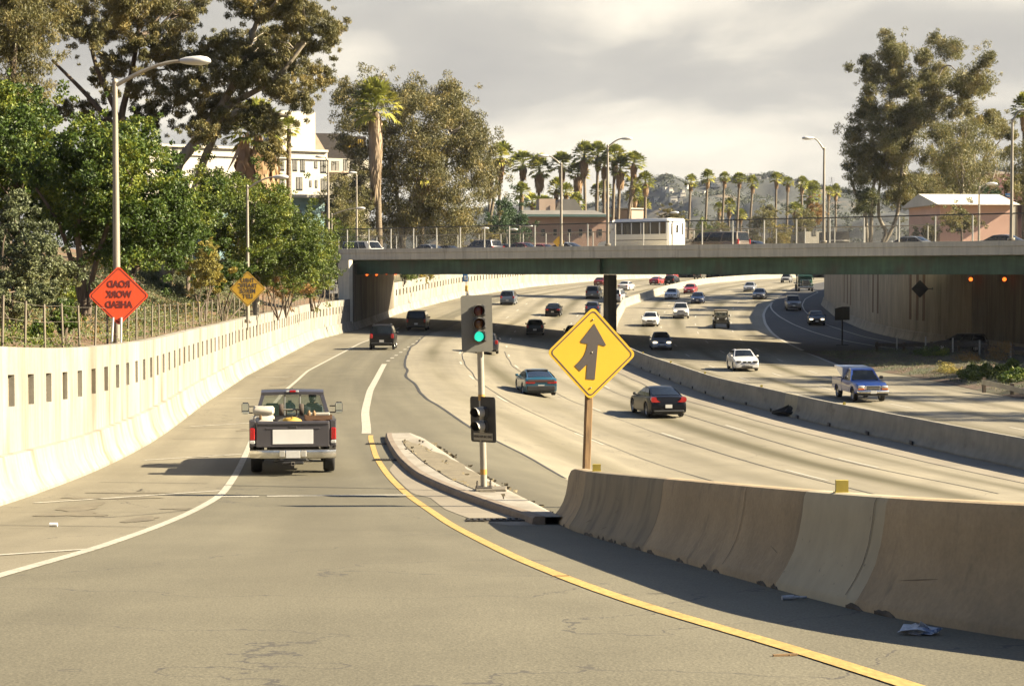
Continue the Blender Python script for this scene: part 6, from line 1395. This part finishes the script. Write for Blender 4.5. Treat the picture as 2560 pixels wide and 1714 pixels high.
shrub('green bush right of the fresh green tree above the fence',[(690,660,40),(730,700,35),(660,690,30),(700,620,40)],112,7000,LF_FIC2,.08,.12,28,695)
def bankhit(px,py):
    d=ray(px,py)
    for Y in np.arange(30,172,.5):
        x,z=d[0]*Y/d[1],E+d[2]*Y/d[1];t=(cx(C_WALL,Y)-x)/math.sqrt(1+((cx(C_WALL,Y+1)-cx(C_WALL,Y-1))/2)**2)
        if t>.8 and z<=bankz(Y,t):return Y
    return 170.
for i,(px,py,r_,Y,lab) in enumerate(SLOPE):
    Y=bankhit(px,py+r_*.5);p=at(px,py+r_*.5,Y)
    th=thing('shrub',lab,'shrub',tuple(p),0,'low mounds of planting on the left slope');q=np.random.default_rng(200+i);R0=r_*1.5/FP*Y
    C=np.stack([q.normal(0,.55,30)*R0,q.normal(0,.9,30)*R0,abs(q.normal(0,.32,30))*R0+.1],1);quads('foliage',leaves(C,11000,np.full(30,R0*.36),.06,.12,-.1,200+i),(LF_GRY,LF_GRY,LF_GRY,LF_FIC2)[i%4],th);mb=MB()
    for k in range(4):limb(mb,(0,0,-.2),C[k*6],.03,.01,.1,4,k)
    mb.build('stem',M_BARKD,th,fix=False)
# ground cover on the bank: too many plants to count
def cover(name,n,area,mt,lw,ll,sd,dens):
    r=np.random.default_rng(sd);C=[]
    while len(C)<n:
        y=r.uniform(*area[0]);t=r.uniform(*area[1])
        if dens(y,t)<r.uniform():continue
        C.append((bankx(y,t),y,bankz(y,t)+r.uniform(0,.25)))
    C=np.array(C);k=11;P=leaves(C,n*k,np.full(n,.4),lw,ll,-.5,sd);return tag(quads(name,P,mt),kind='stuff')
cover('grey_ground_cover',6500,((52,135),(2.5,11)),LF_GRY,.05,.11,31,lambda y,t:max(0,min(1,.72+.7*math.sin(y*.16+1.0)*math.cos(t*.35)+.2*math.sin(y*1.1+t))))
cover('green_ground_cover',1800,((28,110),(.9,5)),LF_FIC2,.035,.09,32,lambda y,t:.35+.5*math.sin(y*.7)*math.sin(t*1.3)+(.4 if y<50 else 0))
cover('dry_ground_cover',1200,((45,150),(2,12)),LF_DRY,.04,.12,33,lambda y,t:.5+.5*math.sin(y*.21+t*.4))
# beyond the overpass, left
tree('eucalyptus_tree','large rounded eucalyptus with white limbs behind the left half of the overpass',gb(1010,234,7.6),[[(1005,600),(1003,560),(1030,490),(1060,420)],[(1003,560),(985,440),(965,380)],[(1005,600),(1040,540),(1110,440),(1130,330)]],
  [(880,250,40),(935,210,30),(905,300,45),(985,255,45),(1050,300,55),(1115,255,45),(1130,235,32),(1180,320,50),(1205,365,40),(1010,345,55),(1090,380,60),(1180,420,50),(1000,430,55),(1075,470,60),(960,500,50),(1150,500,55),(1040,550,55),(890,470,35),(1185,560,40),(980,580,50),(900,540,45),(1110,570,50),(870,360,30),(930,400,50),(1140,300,45),(1215,470,35),(1030,240,40),(1160,370,50)],234,9,84000,.105,.42,LF_EUC,M_BARK,.5,13,.47,.5,41,limbs=18)
tree('broadleaf_tree','small dark tree hiding the right part of the white building',gb(850,222,7.6),[[(852,600),(850,520)]],[(850,460,38),(870,500,40),(835,490,30),(880,545,42),(860,570,40),(905,590,35),(845,540,28),(900,500,30)],222,5,16000,.10,.2,LF_EUCG,M_BARKD,.2,18,.32,.3,42)
tree('broadleaf_tree','bright green shrub tree behind the fence at the left end of the overpass',gb(850,219,7.6),[[(850,620),(850,600)]],[(840,575,26),(865,590,28),(825,600,22),(880,605,22),(850,610,30)],219,3,7000,.09,.14,LF_FIC2,M_BARKD,.1,16,.34,.2,43)
tree('broadleaf_tree','round dark green tree between the palm trunks left of the pink building',at(1265,690,330)*[1,1,0]+[0,0,7.4],[[(1265,620),(1268,560)]],[(1265,540,32),(1250,565,30),(1285,560,32),(1240,590,28),(1300,585,28),(1270,590,32),(1225,575,22),(1262,510,20)],330,6,17000,.18,.26,LF_DK,M_BARKD,.25,18,.34,.2,44)
for i,(px,py,r_,Y,lm,lab) in enumerate(((1672,535,17,440,LF_EUC,'brown green tree left of the first far palm above the bus'),(1695,545,14,440,LF_EUCG,'small olive tree right behind the bus'),(1905,540,22,450,LF_EUCG,'olive tree before the bare hill slope'),(1925,525,12,455,LF_EUCG,'narrow olive tree by the bare hill slope'),(2040,525,17,460,LF_DRY,'reddish brown tree right of the palm cluster'),(2010,545,22,445,LF_EUCG,'green tree beneath the palm cluster'),(1760,572,20,440,LF_FIC2,'low yellow green tree behind the brown van'),(1950,583,26,440,LF_YEL,'low yellow green hedge seen through the overpass fence'),(1880,590,18,450,LF_EUCG,'low green tree seen through the fence beside the yellow hedge'),(1230,600,20,300,LF_YEL,'yellow leaved bush behind the fence left of the pink building'),(1800,575,20,446,LF_EUCG,'low green tree above the brown van roof'))):
    b=at(px,690,Y);bl=[(px,py,r_),(px-r_*.7,py+r_*.7,r_*.75),(px+r_*.7,py+r_*.6,r_*.75),(px,py+r_*1.2,r_*.8)]
    tree('broadleaf_tree',lab,(b[0],Y,7.4),[[(px,py+r_*2),(px,py)]],bl,Y,3.5,3800,.2,.33,lm,M_BARKD,.15,12,.38,.2,60+i,'small trees beyond the overpass',limbs=3)
# right eucalyptus
c3=lambda L_:[(2060+x/2.704,60+y/2.704,r/2.704) for x,y,r in L_]
bE=at(2170,690,250)*[1,1,0]+[0,0,7.6]
def c3p(x,y,d=0):return (2060+x/2.704,60+y/2.704,d)
tree('eucalyptus_tree','tall airy eucalyptus with white trunks right of the overpass lamp',tuple(bE),[[c3p(285,1400),c3p(280,1280),c3p(215,1150),c3p(180,1040)],[c3p(320,1420),c3p(320,1220),c3p(330,1100),c3p(430,840),c3p(450,420)],[c3p(430,1420),c3p(370,1310),c3p(365,1130),c3p(470,760),c3p(450,600)],[c3p(450,1410),c3p(500,1280),c3p(530,900),c3p(660,600),c3p(800,300)]],
  c3([(405,100,45),(280,280,60),(430,210,75),(555,165,50),(350,330,70),(290,460,45),(520,300,75),(650,240,55),(765,105,60),(860,170,70),(985,290,55),(1030,440,55),(900,430,80),(760,470,70),(980,530,60),(700,370,55),(850,610,50),(560,560,70),(600,690,80),(720,750,75),(230,620,50),(290,580,50),(220,740,65),(350,700,80),(400,830,95),(240,900,90),(520,880,90),(380,980,95),(210,1050,65),(600,1040,100),(720,1080,85),(480,1120,90),(800,1160,45),(620,1190,60),(200,270,30),(560,440,50),(1000,600,30),(690,900,60),(300,860,70),(470,430,80),(640,420,80),(560,650,90),(460,250,70),(820,330,80),(950,400,70),(420,620,70),(680,620,80),(320,560,70),(840,520,70)]),250,9,105000,.10,.38,LF_EUCG,M_BARK,.42,14,.58,.5,51,limbs=26,extra=(c3([(250,1180,80),(200,1230,60),(330,1200,60),(170,970,40),(290,600,40)]),7000,leafmat('shaded_eucalyptus_leaf',(.06,.07,.025),.5,.25)))  # extra leaves in a darker copy paint the crown's shaded lower left
b2=at(2060+890/2.704,690,256)*[1,1,0]+[0,0,7.6]
tree('eucalyptus_tree','thin leaning eucalyptus with an orange trunk in front of the red roof',tuple(b2),[[c3p(900,1180),c3p(1000,1010),c3p(1100,900),c3p(1110,740)],[c3p(1100,900),c3p(1190,790)],[c3p(890,870),c3p(960,800),c3p(980,740)]],
  c3([(1110,650,55),(1200,710,55),(1060,670,35),(1250,850,35),(985,740,35),(1000,815,28),(1250,760,35),(1050,980,40),(1150,620,35)]),256,5,13000,.085,.40,LF_EUCG,M_BARK,.3,11,.6,.5,52,limbs=9)
def cypress(label,px,top,bot,w_,Y,n,sd,group):
    r=np.random.default_rng(sd);b=at(px,bot,Y);t=at(px,top,Y);C=[];Rr=[]
    for k in range(60):
        f=r.uniform(0,1);rr=(w_/FP*Y)*(1-f)**.7*.5+.15;a=r.uniform(0,6.28);q=rr*r.uniform(.3,1);C.append((q*math.cos(a),q*math.sin(a),(t[2]-b[2])*f));Rr.append(rr*.5+.15)
    th=thing('cypress_tree',label,'tree',tuple(b),0,group);mb=MB();mb.tube([(0,0,-5),(0,0,(t[2]-b[2])*.9)],[.25,.05],7,cap=False);mb.build('trunk',M_BARKD,th,fix=False);quads('crown',leaves(C,n,np.array(Rr),.14,.22,-.3,sd),LF_DK,th)
cypress('dark pointed cypress behind the right eucalyptus, taller of two',2060+840/2.704,60+690/2.704,60+1050/2.704,40,262,9000,1,'cypresses behind the right eucalyptus')
cypress('dark pointed cypress behind the right eucalyptus, shorter and to the right',2060+930/2.704,60+850/2.704,60+1050/2.704,28,264,5000,2,'cypresses behind the right eucalyptus')
for i,(x,y,r_,lab) in enumerate(((1300,1060,60,'green bush at the right edge before the red roof'),(1080,1140,70,'dark green bush below the red roof beside the small lamp'),(930,1300,75,'leafy bush behind the fence left of the pink house'),(690,1400,50,'bush behind the bent fence under the right eucalyptus'))):
    q=c3([(x,y,r_),(x-r_,y+r_*.6,r_*.7),(x+r_*.8,y+r_*.5,r_*.8)]);Y=(214,230,172,185)[i];b=at(q[0][0],690,Y)
    tree('broadleaf_tree',lab,(b[0],Y,7.5),[[(q[0][0],q[0][1]+15),(q[0][0],q[0][1])]],q,Y,3,5000,.10,.16,(LF_EUCG,LF_DK,LF_EUCG,LF_EUCG)[i],M_BARKD,.12,16,.36,.2,80+i,limbs=3)
# trees that stand right of the picture and throw the bands of shade on the lanes
for i,(x,y,h,w_) in enumerate(((47,70,15,4),(49,84,16,4),(50,97,18,4.5),(53,110,20,5),(46,115,14,4.5),(54,222,17,5),(60,240,19,5),(64,262,15,5),(70,285,19,5),(58,205,14,4))):
    r=np.random.default_rng(90+i);C=np.array([(r.normal(0,w_*.42),r.normal(0,w_*.42),h*r.uniform(.45,1)) for k in range(34)])
    th=thing('eucalyptus_tree','roadside eucalyptus on the bank beyond the right edge','tree',(x,y,3.5 if y<150 else 7.8),0,'roadside eucalyptus beyond the right edge');mb=MB();mb.tube([(0,0,-2),(.3,.2,h*.5),(0,0,h*.9)],[.3,.2,.06],7,cap=False)
    for k in range(6):limb(mb,(0.2,.1,h*.4),C[k*5],.1,.03,.1,5,k)
    mb.build('trunk',M_BARK,th,fix=False);quads('crown',leaves(C,9000,np.full(34,w_*.26),.09,.42,.5,i),LF_EUCG,th)
# plants on the right verge
def vshrub(label,px,py,Y,rx,n,lm,sd,lw=.07,ll=.11,cat='shrub'):
    p=at(px,py,Y);z=vergez(p[0],Y);th=thing('shrub',label,cat,(p[0],Y,z-.1),0,'plants on the right verge');r=np.random.default_rng(sd);R0=rx/FP*Y
    C=np.array([(r.uniform(-1,1)*R0,r.uniform(-1,1)*1.4,abs(r.normal(0,.45))*max(.5,(p[2]-z)*1.3)) for k in range(26)]);quads('foliage',leaves(C,n,np.full(26,.42),lw,ll,-.1,sd),lm,th);mb=MB()
    for k in range(4):limb(mb,(0,0,0),C[k*6],.03,.012,.1,4,k)
    mb.build('stem',M_BARKD,th,fix=False)
vshrub('sunlit leafy ground plant at the right edge above the weathered guard rail',2525,905,112,56,14000,LF_FIC2,1,.1,.14)
vshrub('leafy green plant left of the right edge plants by the weathered rail',2455,925,113,40,8000,LF_FIC2,2,.1,.14)
vshrub('shaded green plant behind the weathered rail at the right edge',2545,955,108,40,5000,LF_FIC,3,.1,.14)
vshrub('dry reddish brush standing by the dark guard rail',2500,865,130,18,1600,LF_DRY,4,.05,.16)
vshrub('dry orange weeds half way along the shaded slope',2420,915,128,22,1800,LF_DRY,5,.05,.14)
vshrub('low dark plants on the shaded slope below the guard rail',2330,915,136,30,2500,LF_FIC,6,.08,.12)
vshrub('brown weeds at the road edge where the slope meets the lanes',2380,950,121,26,2500,LF_YEL,7,.05,.12)
r=np.random.default_rng(5);C=[]
for k in range(3600):
    y=r.uniform(92,150);x=cx(C_RED,y)+abs(r.normal(0,5))+.3
    if vergez(x,y)<G(x,y)+.05:continue
    C.append((x,y,vergez(x,y)+r.uniform(0,.12)))
tag(quads('verge_weeds',leaves(C,len(C)*7,np.full(len(C),.3),.035,.1,-.5,3),LF_GRY),kind='stuff')
# plants behind the far left wall
for i,(px,py,Y,lm,lab) in enumerate(((1012,690,213,LF_FIC2,'green plants on the bank just beyond the overpass corner'),(1050,692,228,LF_YEL,'dry yellow plants above the far wall'))):
    shrub(lab,[(px,py,12),(px+14,py+2,10),(px+26,py,9)],Y,2500,lm,.08,.14,70+i,px)
# ------------------------------------------------------------------ buildings
M_STUC=mat('white_stucco',(.78,.72,.60),.9,var=[((.3,.3,.3),.06),((2,2,.3),.05)]);M_STUS=mat('cream_stucco',(.62,.57,.46),.9,var=[(.3,.08)])
M_WIN=mat('building_window',(.05,.05,.045),.15,spec=.6);M_PANE=mat('window_pale_blind',(.25,.235,.2),.4,var=[(2,.2)]);M_TEALW=mat('teal_wall',(.30,.46,.47),.85,var=[(.6,.15)]);M_PINK=mat('pink_stucco',(.52,.33,.24),.9,var=[(.4,.1)]);M_ROOFG=mat('grey_roof',(.2,.185,.16),.85,var=[(.5,.12)])
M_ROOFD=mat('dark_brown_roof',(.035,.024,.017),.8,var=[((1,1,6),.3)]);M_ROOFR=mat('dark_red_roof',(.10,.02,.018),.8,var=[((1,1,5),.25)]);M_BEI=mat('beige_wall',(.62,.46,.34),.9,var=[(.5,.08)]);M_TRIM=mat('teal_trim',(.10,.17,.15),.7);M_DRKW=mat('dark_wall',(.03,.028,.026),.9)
def bldg(name,label,px,Y,ang,z0,z1,left,depth,wall,cat='building',k=1):
    """block whose right front corner stands at image column px; the front runs left at angle ang, local x along the front (0 at the right corner, negative left), local y into the block"""
    u=(px-1280)/FP;th=thing(name,label,cat,(u*Y,Y,z0),ang);mb=MB();mb.box((-left/2,depth/2,(z1-z0)/2),(left,depth,z1-z0));mb.build('wall',wall,th);th.scale=(k,k,k)  # k: block pushed back along line of sight and scaled up about the camera
    return th
def loc_of(th,px,py):
    """image pixel -> (x,z) on the front plane of a block"""
    d=ray(px,py);a=th.rotation_euler[2];o=np.array(th.location);n=np.array([-math.sin(a),math.cos(a),0]);t=((o-[0,0,E])@n)/(d@n);p=np.array([0,0,E])+d*t-o;k=th.scale[0];return (p[0]*math.cos(a)+p[1]*math.sin(a))/k,p[2]/k
def win(th,px0,py0,px1,py1,pane=M_PANE,frame=M_WIN,bars=1):
    x0,z1=loc_of(th,px0,py0);x1,z0=loc_of(th,px1,py1);mb=MB();mb.box(((x0+x1)/2,-.0,(z0+z1)/2),(x1-x0,.1,z1-z0));f=mb.build('window',frame,th)
    mb=MB();w_=(x1-x0);h=(z1-z0)
    for k in range(bars+1):
        ww=w_/(bars+1);mb.box((x0+ww*(k+.5),-.055,(z0+z1)/2+h*.04),(ww-.12,.03,h*.84))
    mb.build('pane',pane,f);return f
def c4(x,y):return 640+x/4.237,280+y/4.237
wb_=bldg('apartment_building','white stucco apartment building with tall windows behind the left trees',820,292,.52,7.5,26.2,33,16,M_STUC)
for q in ((388,490,436,630),(470,495,517,638),(617,525,650,600),(682,510,745,650),(425,690,492,833),(566,725,588,795),(625,722,650,805),(687,705,750,845),(690,900,752,960),(245,470,300,625),(250,690,303,820),(100,470,160,625),(100,690,160,830)):
    win(wb_,*c4(q[0],q[1]),*c4(q[2],q[3]),bars=1 if q[2]-q[0]>40 else 0)
for a,b in ((430,360),(470,360),(430,420),(480,425),(445,470),(490,480)):win(wb_,a,b,a+14,b+28)
mb=MB();mb.box((-16.5,-.15,18.6),(33,.5,.35));mb.box((-16.5,-.1,17.3),(33,.3,.18));mb.box((-16.5,-.12,8.0),(33,.3,.3));mb.build('cornice',M_STUC,wb_)
u0=loc_of(wb_,711,372)[0];u1=loc_of(wb_,798,372)[0];mb=MB();mb.box(((u0+u1)/2,5,21.7),(u1-u0,7,6.2));mb.build('penthouse',M_STUC,wb_)
mb=MB();xx=loc_of(wb_,815,372)[0];mb.box((xx+.3,5,18.8),(2,3,.6));mb.box((xx+.3,5,20.4),(2.2,3.2,2.8),taper=(.02,.02));mb.tube([(xx+.3,5,21.6),(xx+.3,5,23.4)],.08,5);mb.build('pyramid_roof',mat('tan_roof',(.30,.22,.15),.9,var=[(1,.15)]),wb_)
for s_ in (-6,-18,-26):
    mb=MB();mb.box((s_,-.6,6.4),(.0+2.2,1.3,.2));mb.build('balcony',M_STUS,wb_)
w2=bldg('apartment_building','second white apartment block with an awning, right of the first behind tree leaves',925,305,.52,7.5,25.6,11,14,M_STUS)
for q in ((925,500,970,660),(800,520,880,640),(1000,520,1060,640),(830,700,880,830),(930,740,980,860),(1010,760,1060,860)):win(w2,*c4(q[0],q[1]),*c4(q[2],q[3]))
t_=loc_of(w2,*c4(950,640));mb=MB();mb.box((t_[0]-2,-.7,t_[1]),(5,1.6,.25));mb.build('awning',M_BEI,w2)
dk=bldg('roof_tower','dark brown steep roofed tower with a yellow billboard above the white buildings',895,330,.2,7.5,24.5,10,10,M_DRKW)
mb=MB();mb.box((-5,5,20.7),(12,11,7.4),taper=(.5,.5));mb.tube([(-7.6,5,24),(-7.6,5,27)],.1,5);mb.build('mansard_roof',M_ROOFD,dk)
x0,z0=loc_of(dk,853,342);x1,z1=loc_of(dk,912,372);mb=MB();mb.box(((x0+x1)/2,-1.6,(z0+z1)/2),(x1-x0,.2,z0-z1));bb=mb.build('billboard',M_ROOFD,dk)
r=np.random.default_rng(4);
for k in range(9):
    mb=MB();mb.box((x0+(x1-x0)*(.14+.09*k),-1.72,(z0+z1)/2+(z0-z1)*(.1 if k%2 else -.02)),((x1-x0)*.055,.06,(z0-z1)*r.uniform(.25,.55)));mb.build('billboard_mark',mat('billboard_yellow',(.55,.36,.03),.6),bb)
mb=MB();mb.box(((x0+x1)/2,-1.72,z1+(z0-z1)*.12),((x1-x0)*.8,.06,(z0-z1)*.16));mb.build('billboard_mark',MATS['billboard_yellow'],bb)
tl=bldg('house','teal house with pale flat eave in front of the white building',812,226,.45,7.2,16.0,14,9,M_TEALW,'house')
mb=MB();mb.box((-7,4,8.95),(15.5,10.5,.35));mb.build('roof',M_STUS,tl)
for q in ((375,1035,415,1130),(415,1038,480,1135),(530,1060,565,1090),(690,1050,725,1125)):win(tl,*c4(q[0],q[1]),*c4(q[2],q[3]))
cp=bldg('carport','carport block coloured dark for its shade, with flat pale roof at the left end of the overpass',893,230,.3,7.2,15.6,12,7,M_DRKW);mb=MB();mb.box((-6,3,8.5),(13,8.5,.3));mb.build('roof',M_ROOFG,cp)  # solid block, its near-black walls stand in for the shadowed inside
pk=bldg('house','pink two storey building with teal eave behind the overpass fence',1515,390,.12,7.5,14.3,11.6,12,M_PINK,k=1.653)
mb=MB();mb.box((-5.8,5.6,6.95),(12.6,13.4,.3));mb.build('eave',M_TRIM,pk);mb=MB();mb.box((-5.8,5.6,7.4),(11.8,12.8,.65),taper=(.8,.5));mb.build('roof',M_ROOFG,pk)
mb=MB();x,z=loc_of(pk,1375,530);mb.box((x,4,8.0),(2.1,3,2.4));mb.box((x+.6,2.45,7.7),(.5,.12,1.3));mb.build('roof_house',M_BEI,pk)
mb=MB();x,z=loc_of(pk,1415,535);mb.prism([(x-1.2,7.3),(x+3,7.3),(x+1.6,9.2),(x-.2,9.2)],3,9);mb.build('gable_roof',M_ROOFG,pk)
for a in (1320,1352,1382,1418,1446,1470,1495):win(pk,a,572,a+11,592,M_WIN,M_BEI,0)
rb_=bldg('house','low red brown building right of the pink building behind the lamp',1570,435,.1,7.53,15.13,8,8,mat('brick_wall',(.36,.23,.17),.9,var=[(2,.15)]),k=1.66);mb=MB();mb.box((-2,2,8.2),(2.6,3,1.2));mb.build('roof_box',M_STUC,rb_)
cb=bldg('roof_block','cream rooftop block rising behind the white bus',1612,432,.62,7.73,14.5,2.0,2.2,M_BEI,k=2.06)
mb=MB();mb.box((-1.0,1.1,6.9),(2.3,2.5,.15));mb.build('coping',M_STUS,cb)
wc=bldg('house','white commercial block seen through the fence left of the right lamp',2058,440,.25,7.43,13.83,3.2,6,M_STUS,k=1.467);win(wc,2030,575,2040,590)
gw=bldg('house','grey blank wall block behind the fence right of the right lamp',2122,226,.2,7.2,11.9,2.0,5,M_ROOFG);mb=MB();mb.box((-1.2,-.1,3.6),(2.5,.1,.2));mb.build('trim',M_STUC,gw)
lw_=bldg('house','long low white roofs behind the brown van',1745,440,.1,7.37,12.77,7,6,M_STUS,k=1.333);mb=MB();mb.box((-3.5,3,5.6),(7.4,6.5,.3));mb.build('roof',M_STUC,lw_)
ph=bldg('house','pink house with white roof and gable at the right edge beyond the overpass',2527,185,.10,7.81,12.6,6.0,8,mat('salmon_wall',(1.0,.62,.47),.9,var=[(.4,.08)]),k=1.233)
mb=MB();mb.prism([(-.9,4.7),(8.9,4.7),(4,5.75)],-6.5,.4,ax='x');mb.build('roof',M_STUC,ph)
mb=MB();mb.prism([(-.02,0),(7,0),(7,4.6),(3.5,5.5),(-.02,4.6)],.02,.3,ax='x');mb.build('gable_end',M_STUC,ph)
mb=MB();mb.box((.33,2.0,2.9),(.06,1.3,1.7));f=mb.build('window',M_STUS,ph);mb=MB();mb.box((.37,2.0,2.9),(.03,1.0,1.4));mb.build('pane',M_WIN,f)
x,z=loc_of(ph,2400,565);mb=MB();mb.box((x,-.0,z),(.75,.1,.9));f=mb.build('window',M_WIN,ph)
p=at(2428,505,184);mb=MB();mb.lathe([(0,.05),(.12,.03),(.22,-.03)],(0,0,0),'y',14);mb.tube([(0,.05,0),(0,.3,-.6)],.02,5);o=mb.build('satellite_dish',M_WHITE,loc=(p[0],p[1],p[2]),fix=False);o.rotation_euler=(.3,0,.2);tag(o,'small white satellite dish on the roof of the pink house','satellite dish')
rr=bldg('house','long dark red tiled roof building behind the leaning eucalyptus',2600,262,.05,7.6,17.5,14,10,mat('dark_red_wall',(.09,.03,.025),.9))
mb=MB();mb.box((-7,5,11.5),(16,12,4),taper=(.95,.25));mb.build('roof',M_ROOFR,rr)
sg_=at(2060+1243/2.704,60+1158/2.704,133);th=thing('direction_sign','small blue sign on the right overpass lamp pole','sign',sg_);mb=MB();mb.box((0,0,0),(.36,.03,.28));mb.build('plate',MATS['sign_blue'],th);mb=MB();mb.box((.0,-.02,-.03),(.22,.01,.06));mb.build('legend',M_WHITE,th)
# ------------------------------------------------------------------ hills far behind
RX=[(1050,560),(1225,525),(1330,520),(1440,528),(1520,508),(1560,492),(1600,478),(1640,452),(1668,446),(1700,462),(1722,474),(1760,462),(1800,456),(1850,452),(1900,447),(1925,441),(1960,449),(2000,462),(2060,474),(2100,481),(2180,500),(2260,480),(2400,440),(2470,424),(2530,432),(2620,450)]
YR=1900.
def ridge(px):return float(np.interp(px,[q[0] for q in RX],[q[1] for q in RX]))
def hillz(x,y):
    px=1280+x/YR*FP;zr=(685-ridge(px))/FP*YR+E;t=(y-950)/(YR-950)
    sp=.5+.5*math.sin(x*.018+y*.004+1.3*math.sin(x*.007));f=t**(1.15+.5*sp) if t<1 else 1-(t-1)*.35
    z=zr*f+ (7*math.sin(x*.045+y*.011)+4*math.sin(x*.11-y*.03))*min(1,t*2)*(1-abs(t-.55)) ;return z if t<.97 else zr*f
xs=np.arange(-260,640,7.);ysh=np.concatenate([np.arange(950,1900,26),[1900,1960,2060,2300]])
P=np.array([[(x,y,hillz(x,y)) for x in xs] for y in ysh]);mb=MB();mb.grid(P)
M_HILL=mat('hill_scrub',(.045,.048,.036),.95,var=[(.012,.3),(.08,.35)],stain=((.011,.0075,.02),(.20,.145,.08),.57,.63))
tag(mb.build('hills',M_HILL,fix=False,smooth=70),kind='structure')
r=np.random.default_rng(12);C=[];Rr=[]
for k in range(3600):
    x=r.uniform(-120,560);y=r.uniform(1000,1890) if r.uniform()<.72 else 1895
    n=math.sin(x*.021+y*.006)+math.sin(x*.05-y*.012)
    if n<-.55 and y<1890:continue
    s_=r.uniform(2,4.5)*(1.25 if y>1890 else 1);C.append((x,y,hillz(x,y)+s_*.5));Rr.append(s_)
tag(quads('hill_scrub_trees',leaves(C,100000,np.array(Rr)*.9,1.0,1.5,0,8),leafmat('hill_scrub_leaf',(.05,.06,.028),.4,.15)),kind='stuff')
th=thing('oak_tree','big spreading tree clump on the left hill top','tree',(at(1665,460,1890)[0],1890,hillz(at(1665,460,1890)[0],1890)-2))
bl=[(1660,450,14),(1650,460,10),(1672,456,12),(1640,470,9),(1692,462,8)];Cc,Rc=sprays(bl,1890,14,14,.4,4);quads('crown',leaves(Cc-np.array(th.location),2600,Rc,1.1,1.7,0,4),MATS['hill_scrub_leaf'],th);mb=MB();mb.tube([(0,0,-1),(0,0,9)],[.8,.4],6);mb.build('trunk',M_BARKD,th)
hl=['white house high on the left hill slope','small white house below the left hill top','pale house in the middle of the left hill','stepped white villa low on the left hill','white house beside the stepped villa','long white house near the ridge behind the second far palm','white ridge house above the third far palm','white house row on the ridge by the fifth far palm','second white house of the ridge row','pale house on the right part of the ridge','small pale house half way down the hill','white house at the foot of the left hill','pale house between the far palms on the slope','little white house right of the left hill clump']
for i,(px,py,w_,h) in enumerate(((1678,483,10,6),(1709,486,7,5),(1708,494,13,5),(1685,505,17,7),(1702,512,9,8),(1790,467,22,6),(1792,448,12,7),(1895,447,14,5),(1915,447,9,5),(1992,459,10,7),(1660,478,8,4),(1640,505,10,6),(1758,486,7,4),(1716,470,8,4))):
    d=ray(px,py);Yh=np.arange(960,1900,4);zz=[E+d[2]*y/d[1]-hillz(d[0]*y/d[1],y) for y in Yh];k=int(np.argmax(np.array(zz)<=0));Y=float(Yh[k]) if zz[k]<=0 else 1888.;x=d[0]*Y/d[1];s_=Y/FP
    th=thing('hill_house',hl[i],'house',(x,Y,hillz(x,Y)-1.5),.3-.07*i,'houses on the hills');mb=MB();mb.box((0,4,h*s_/2+1.5),(w_*s_,8,h*s_+3));mb.box((w_*s_*.3,1,h*s_/2+.5),(w_*s_*.5,6,h*s_));mb.build('wall',M_STUC,th);mb=MB();mb.box((0,4,h*s_+3.3),(w_*s_*1.08,8.6,.8),taper=(.9,.7));mb.build('roof',M_ROOFG,th)
    for q in (-.25,.1):
        mb=MB();mb.box((q*w_*s_,-2.05 if q>0 else -.05,h*s_*.5+1.2),(w_*s_*.16,.2,h*s_*.3));mb.build('window',M_WIN,th)
for i,(px,py) in enumerate(((1875,432),(2079,442))):
    p=at(px,py,1900);x=p[0];z=hillz(x,1900);th=thing('pylon','thin lattice power pylon on the ridge, '+('left one behind the far palms' if not i else 'right one beside the right eucalyptus'),'pylon',(x,1900,z),0,'pylons on the ridge');mb=MB();h=p[2]-z
    for a in (-1.4,1.4):mb.tube([(a,0,0),(0,0,h)],.22,4)
    for f in (.6,.75,.9):mb.tube([(-3.2,0,h*f),(3.2,0,h*f)],.16,4)
    mb.build('frame',M_ROOFG,th)
# ------------------------------------------------------------------ the air between
hz=MB();hz.box((150,1130,105),(1900,2800,216.0+8));hm=bpy.data.materials.new('haze');hm.use_nodes=True;t=hm.node_tree;t.nodes.remove(t.nodes['Principled BSDF']);pv=t.nodes.new('ShaderNodeVolumePrincipled');pv.inputs['Color'].default_value=(.82,.88,1,1);pv.inputs['Density'].default_value=.000045;pv.inputs['Anisotropy'].default_value=.3;t.links.new(pv.outputs[0],t.nodes['Material Output'].inputs['Volume'])
o=hz.build('haze',hm);tag(o,kind='stuff')
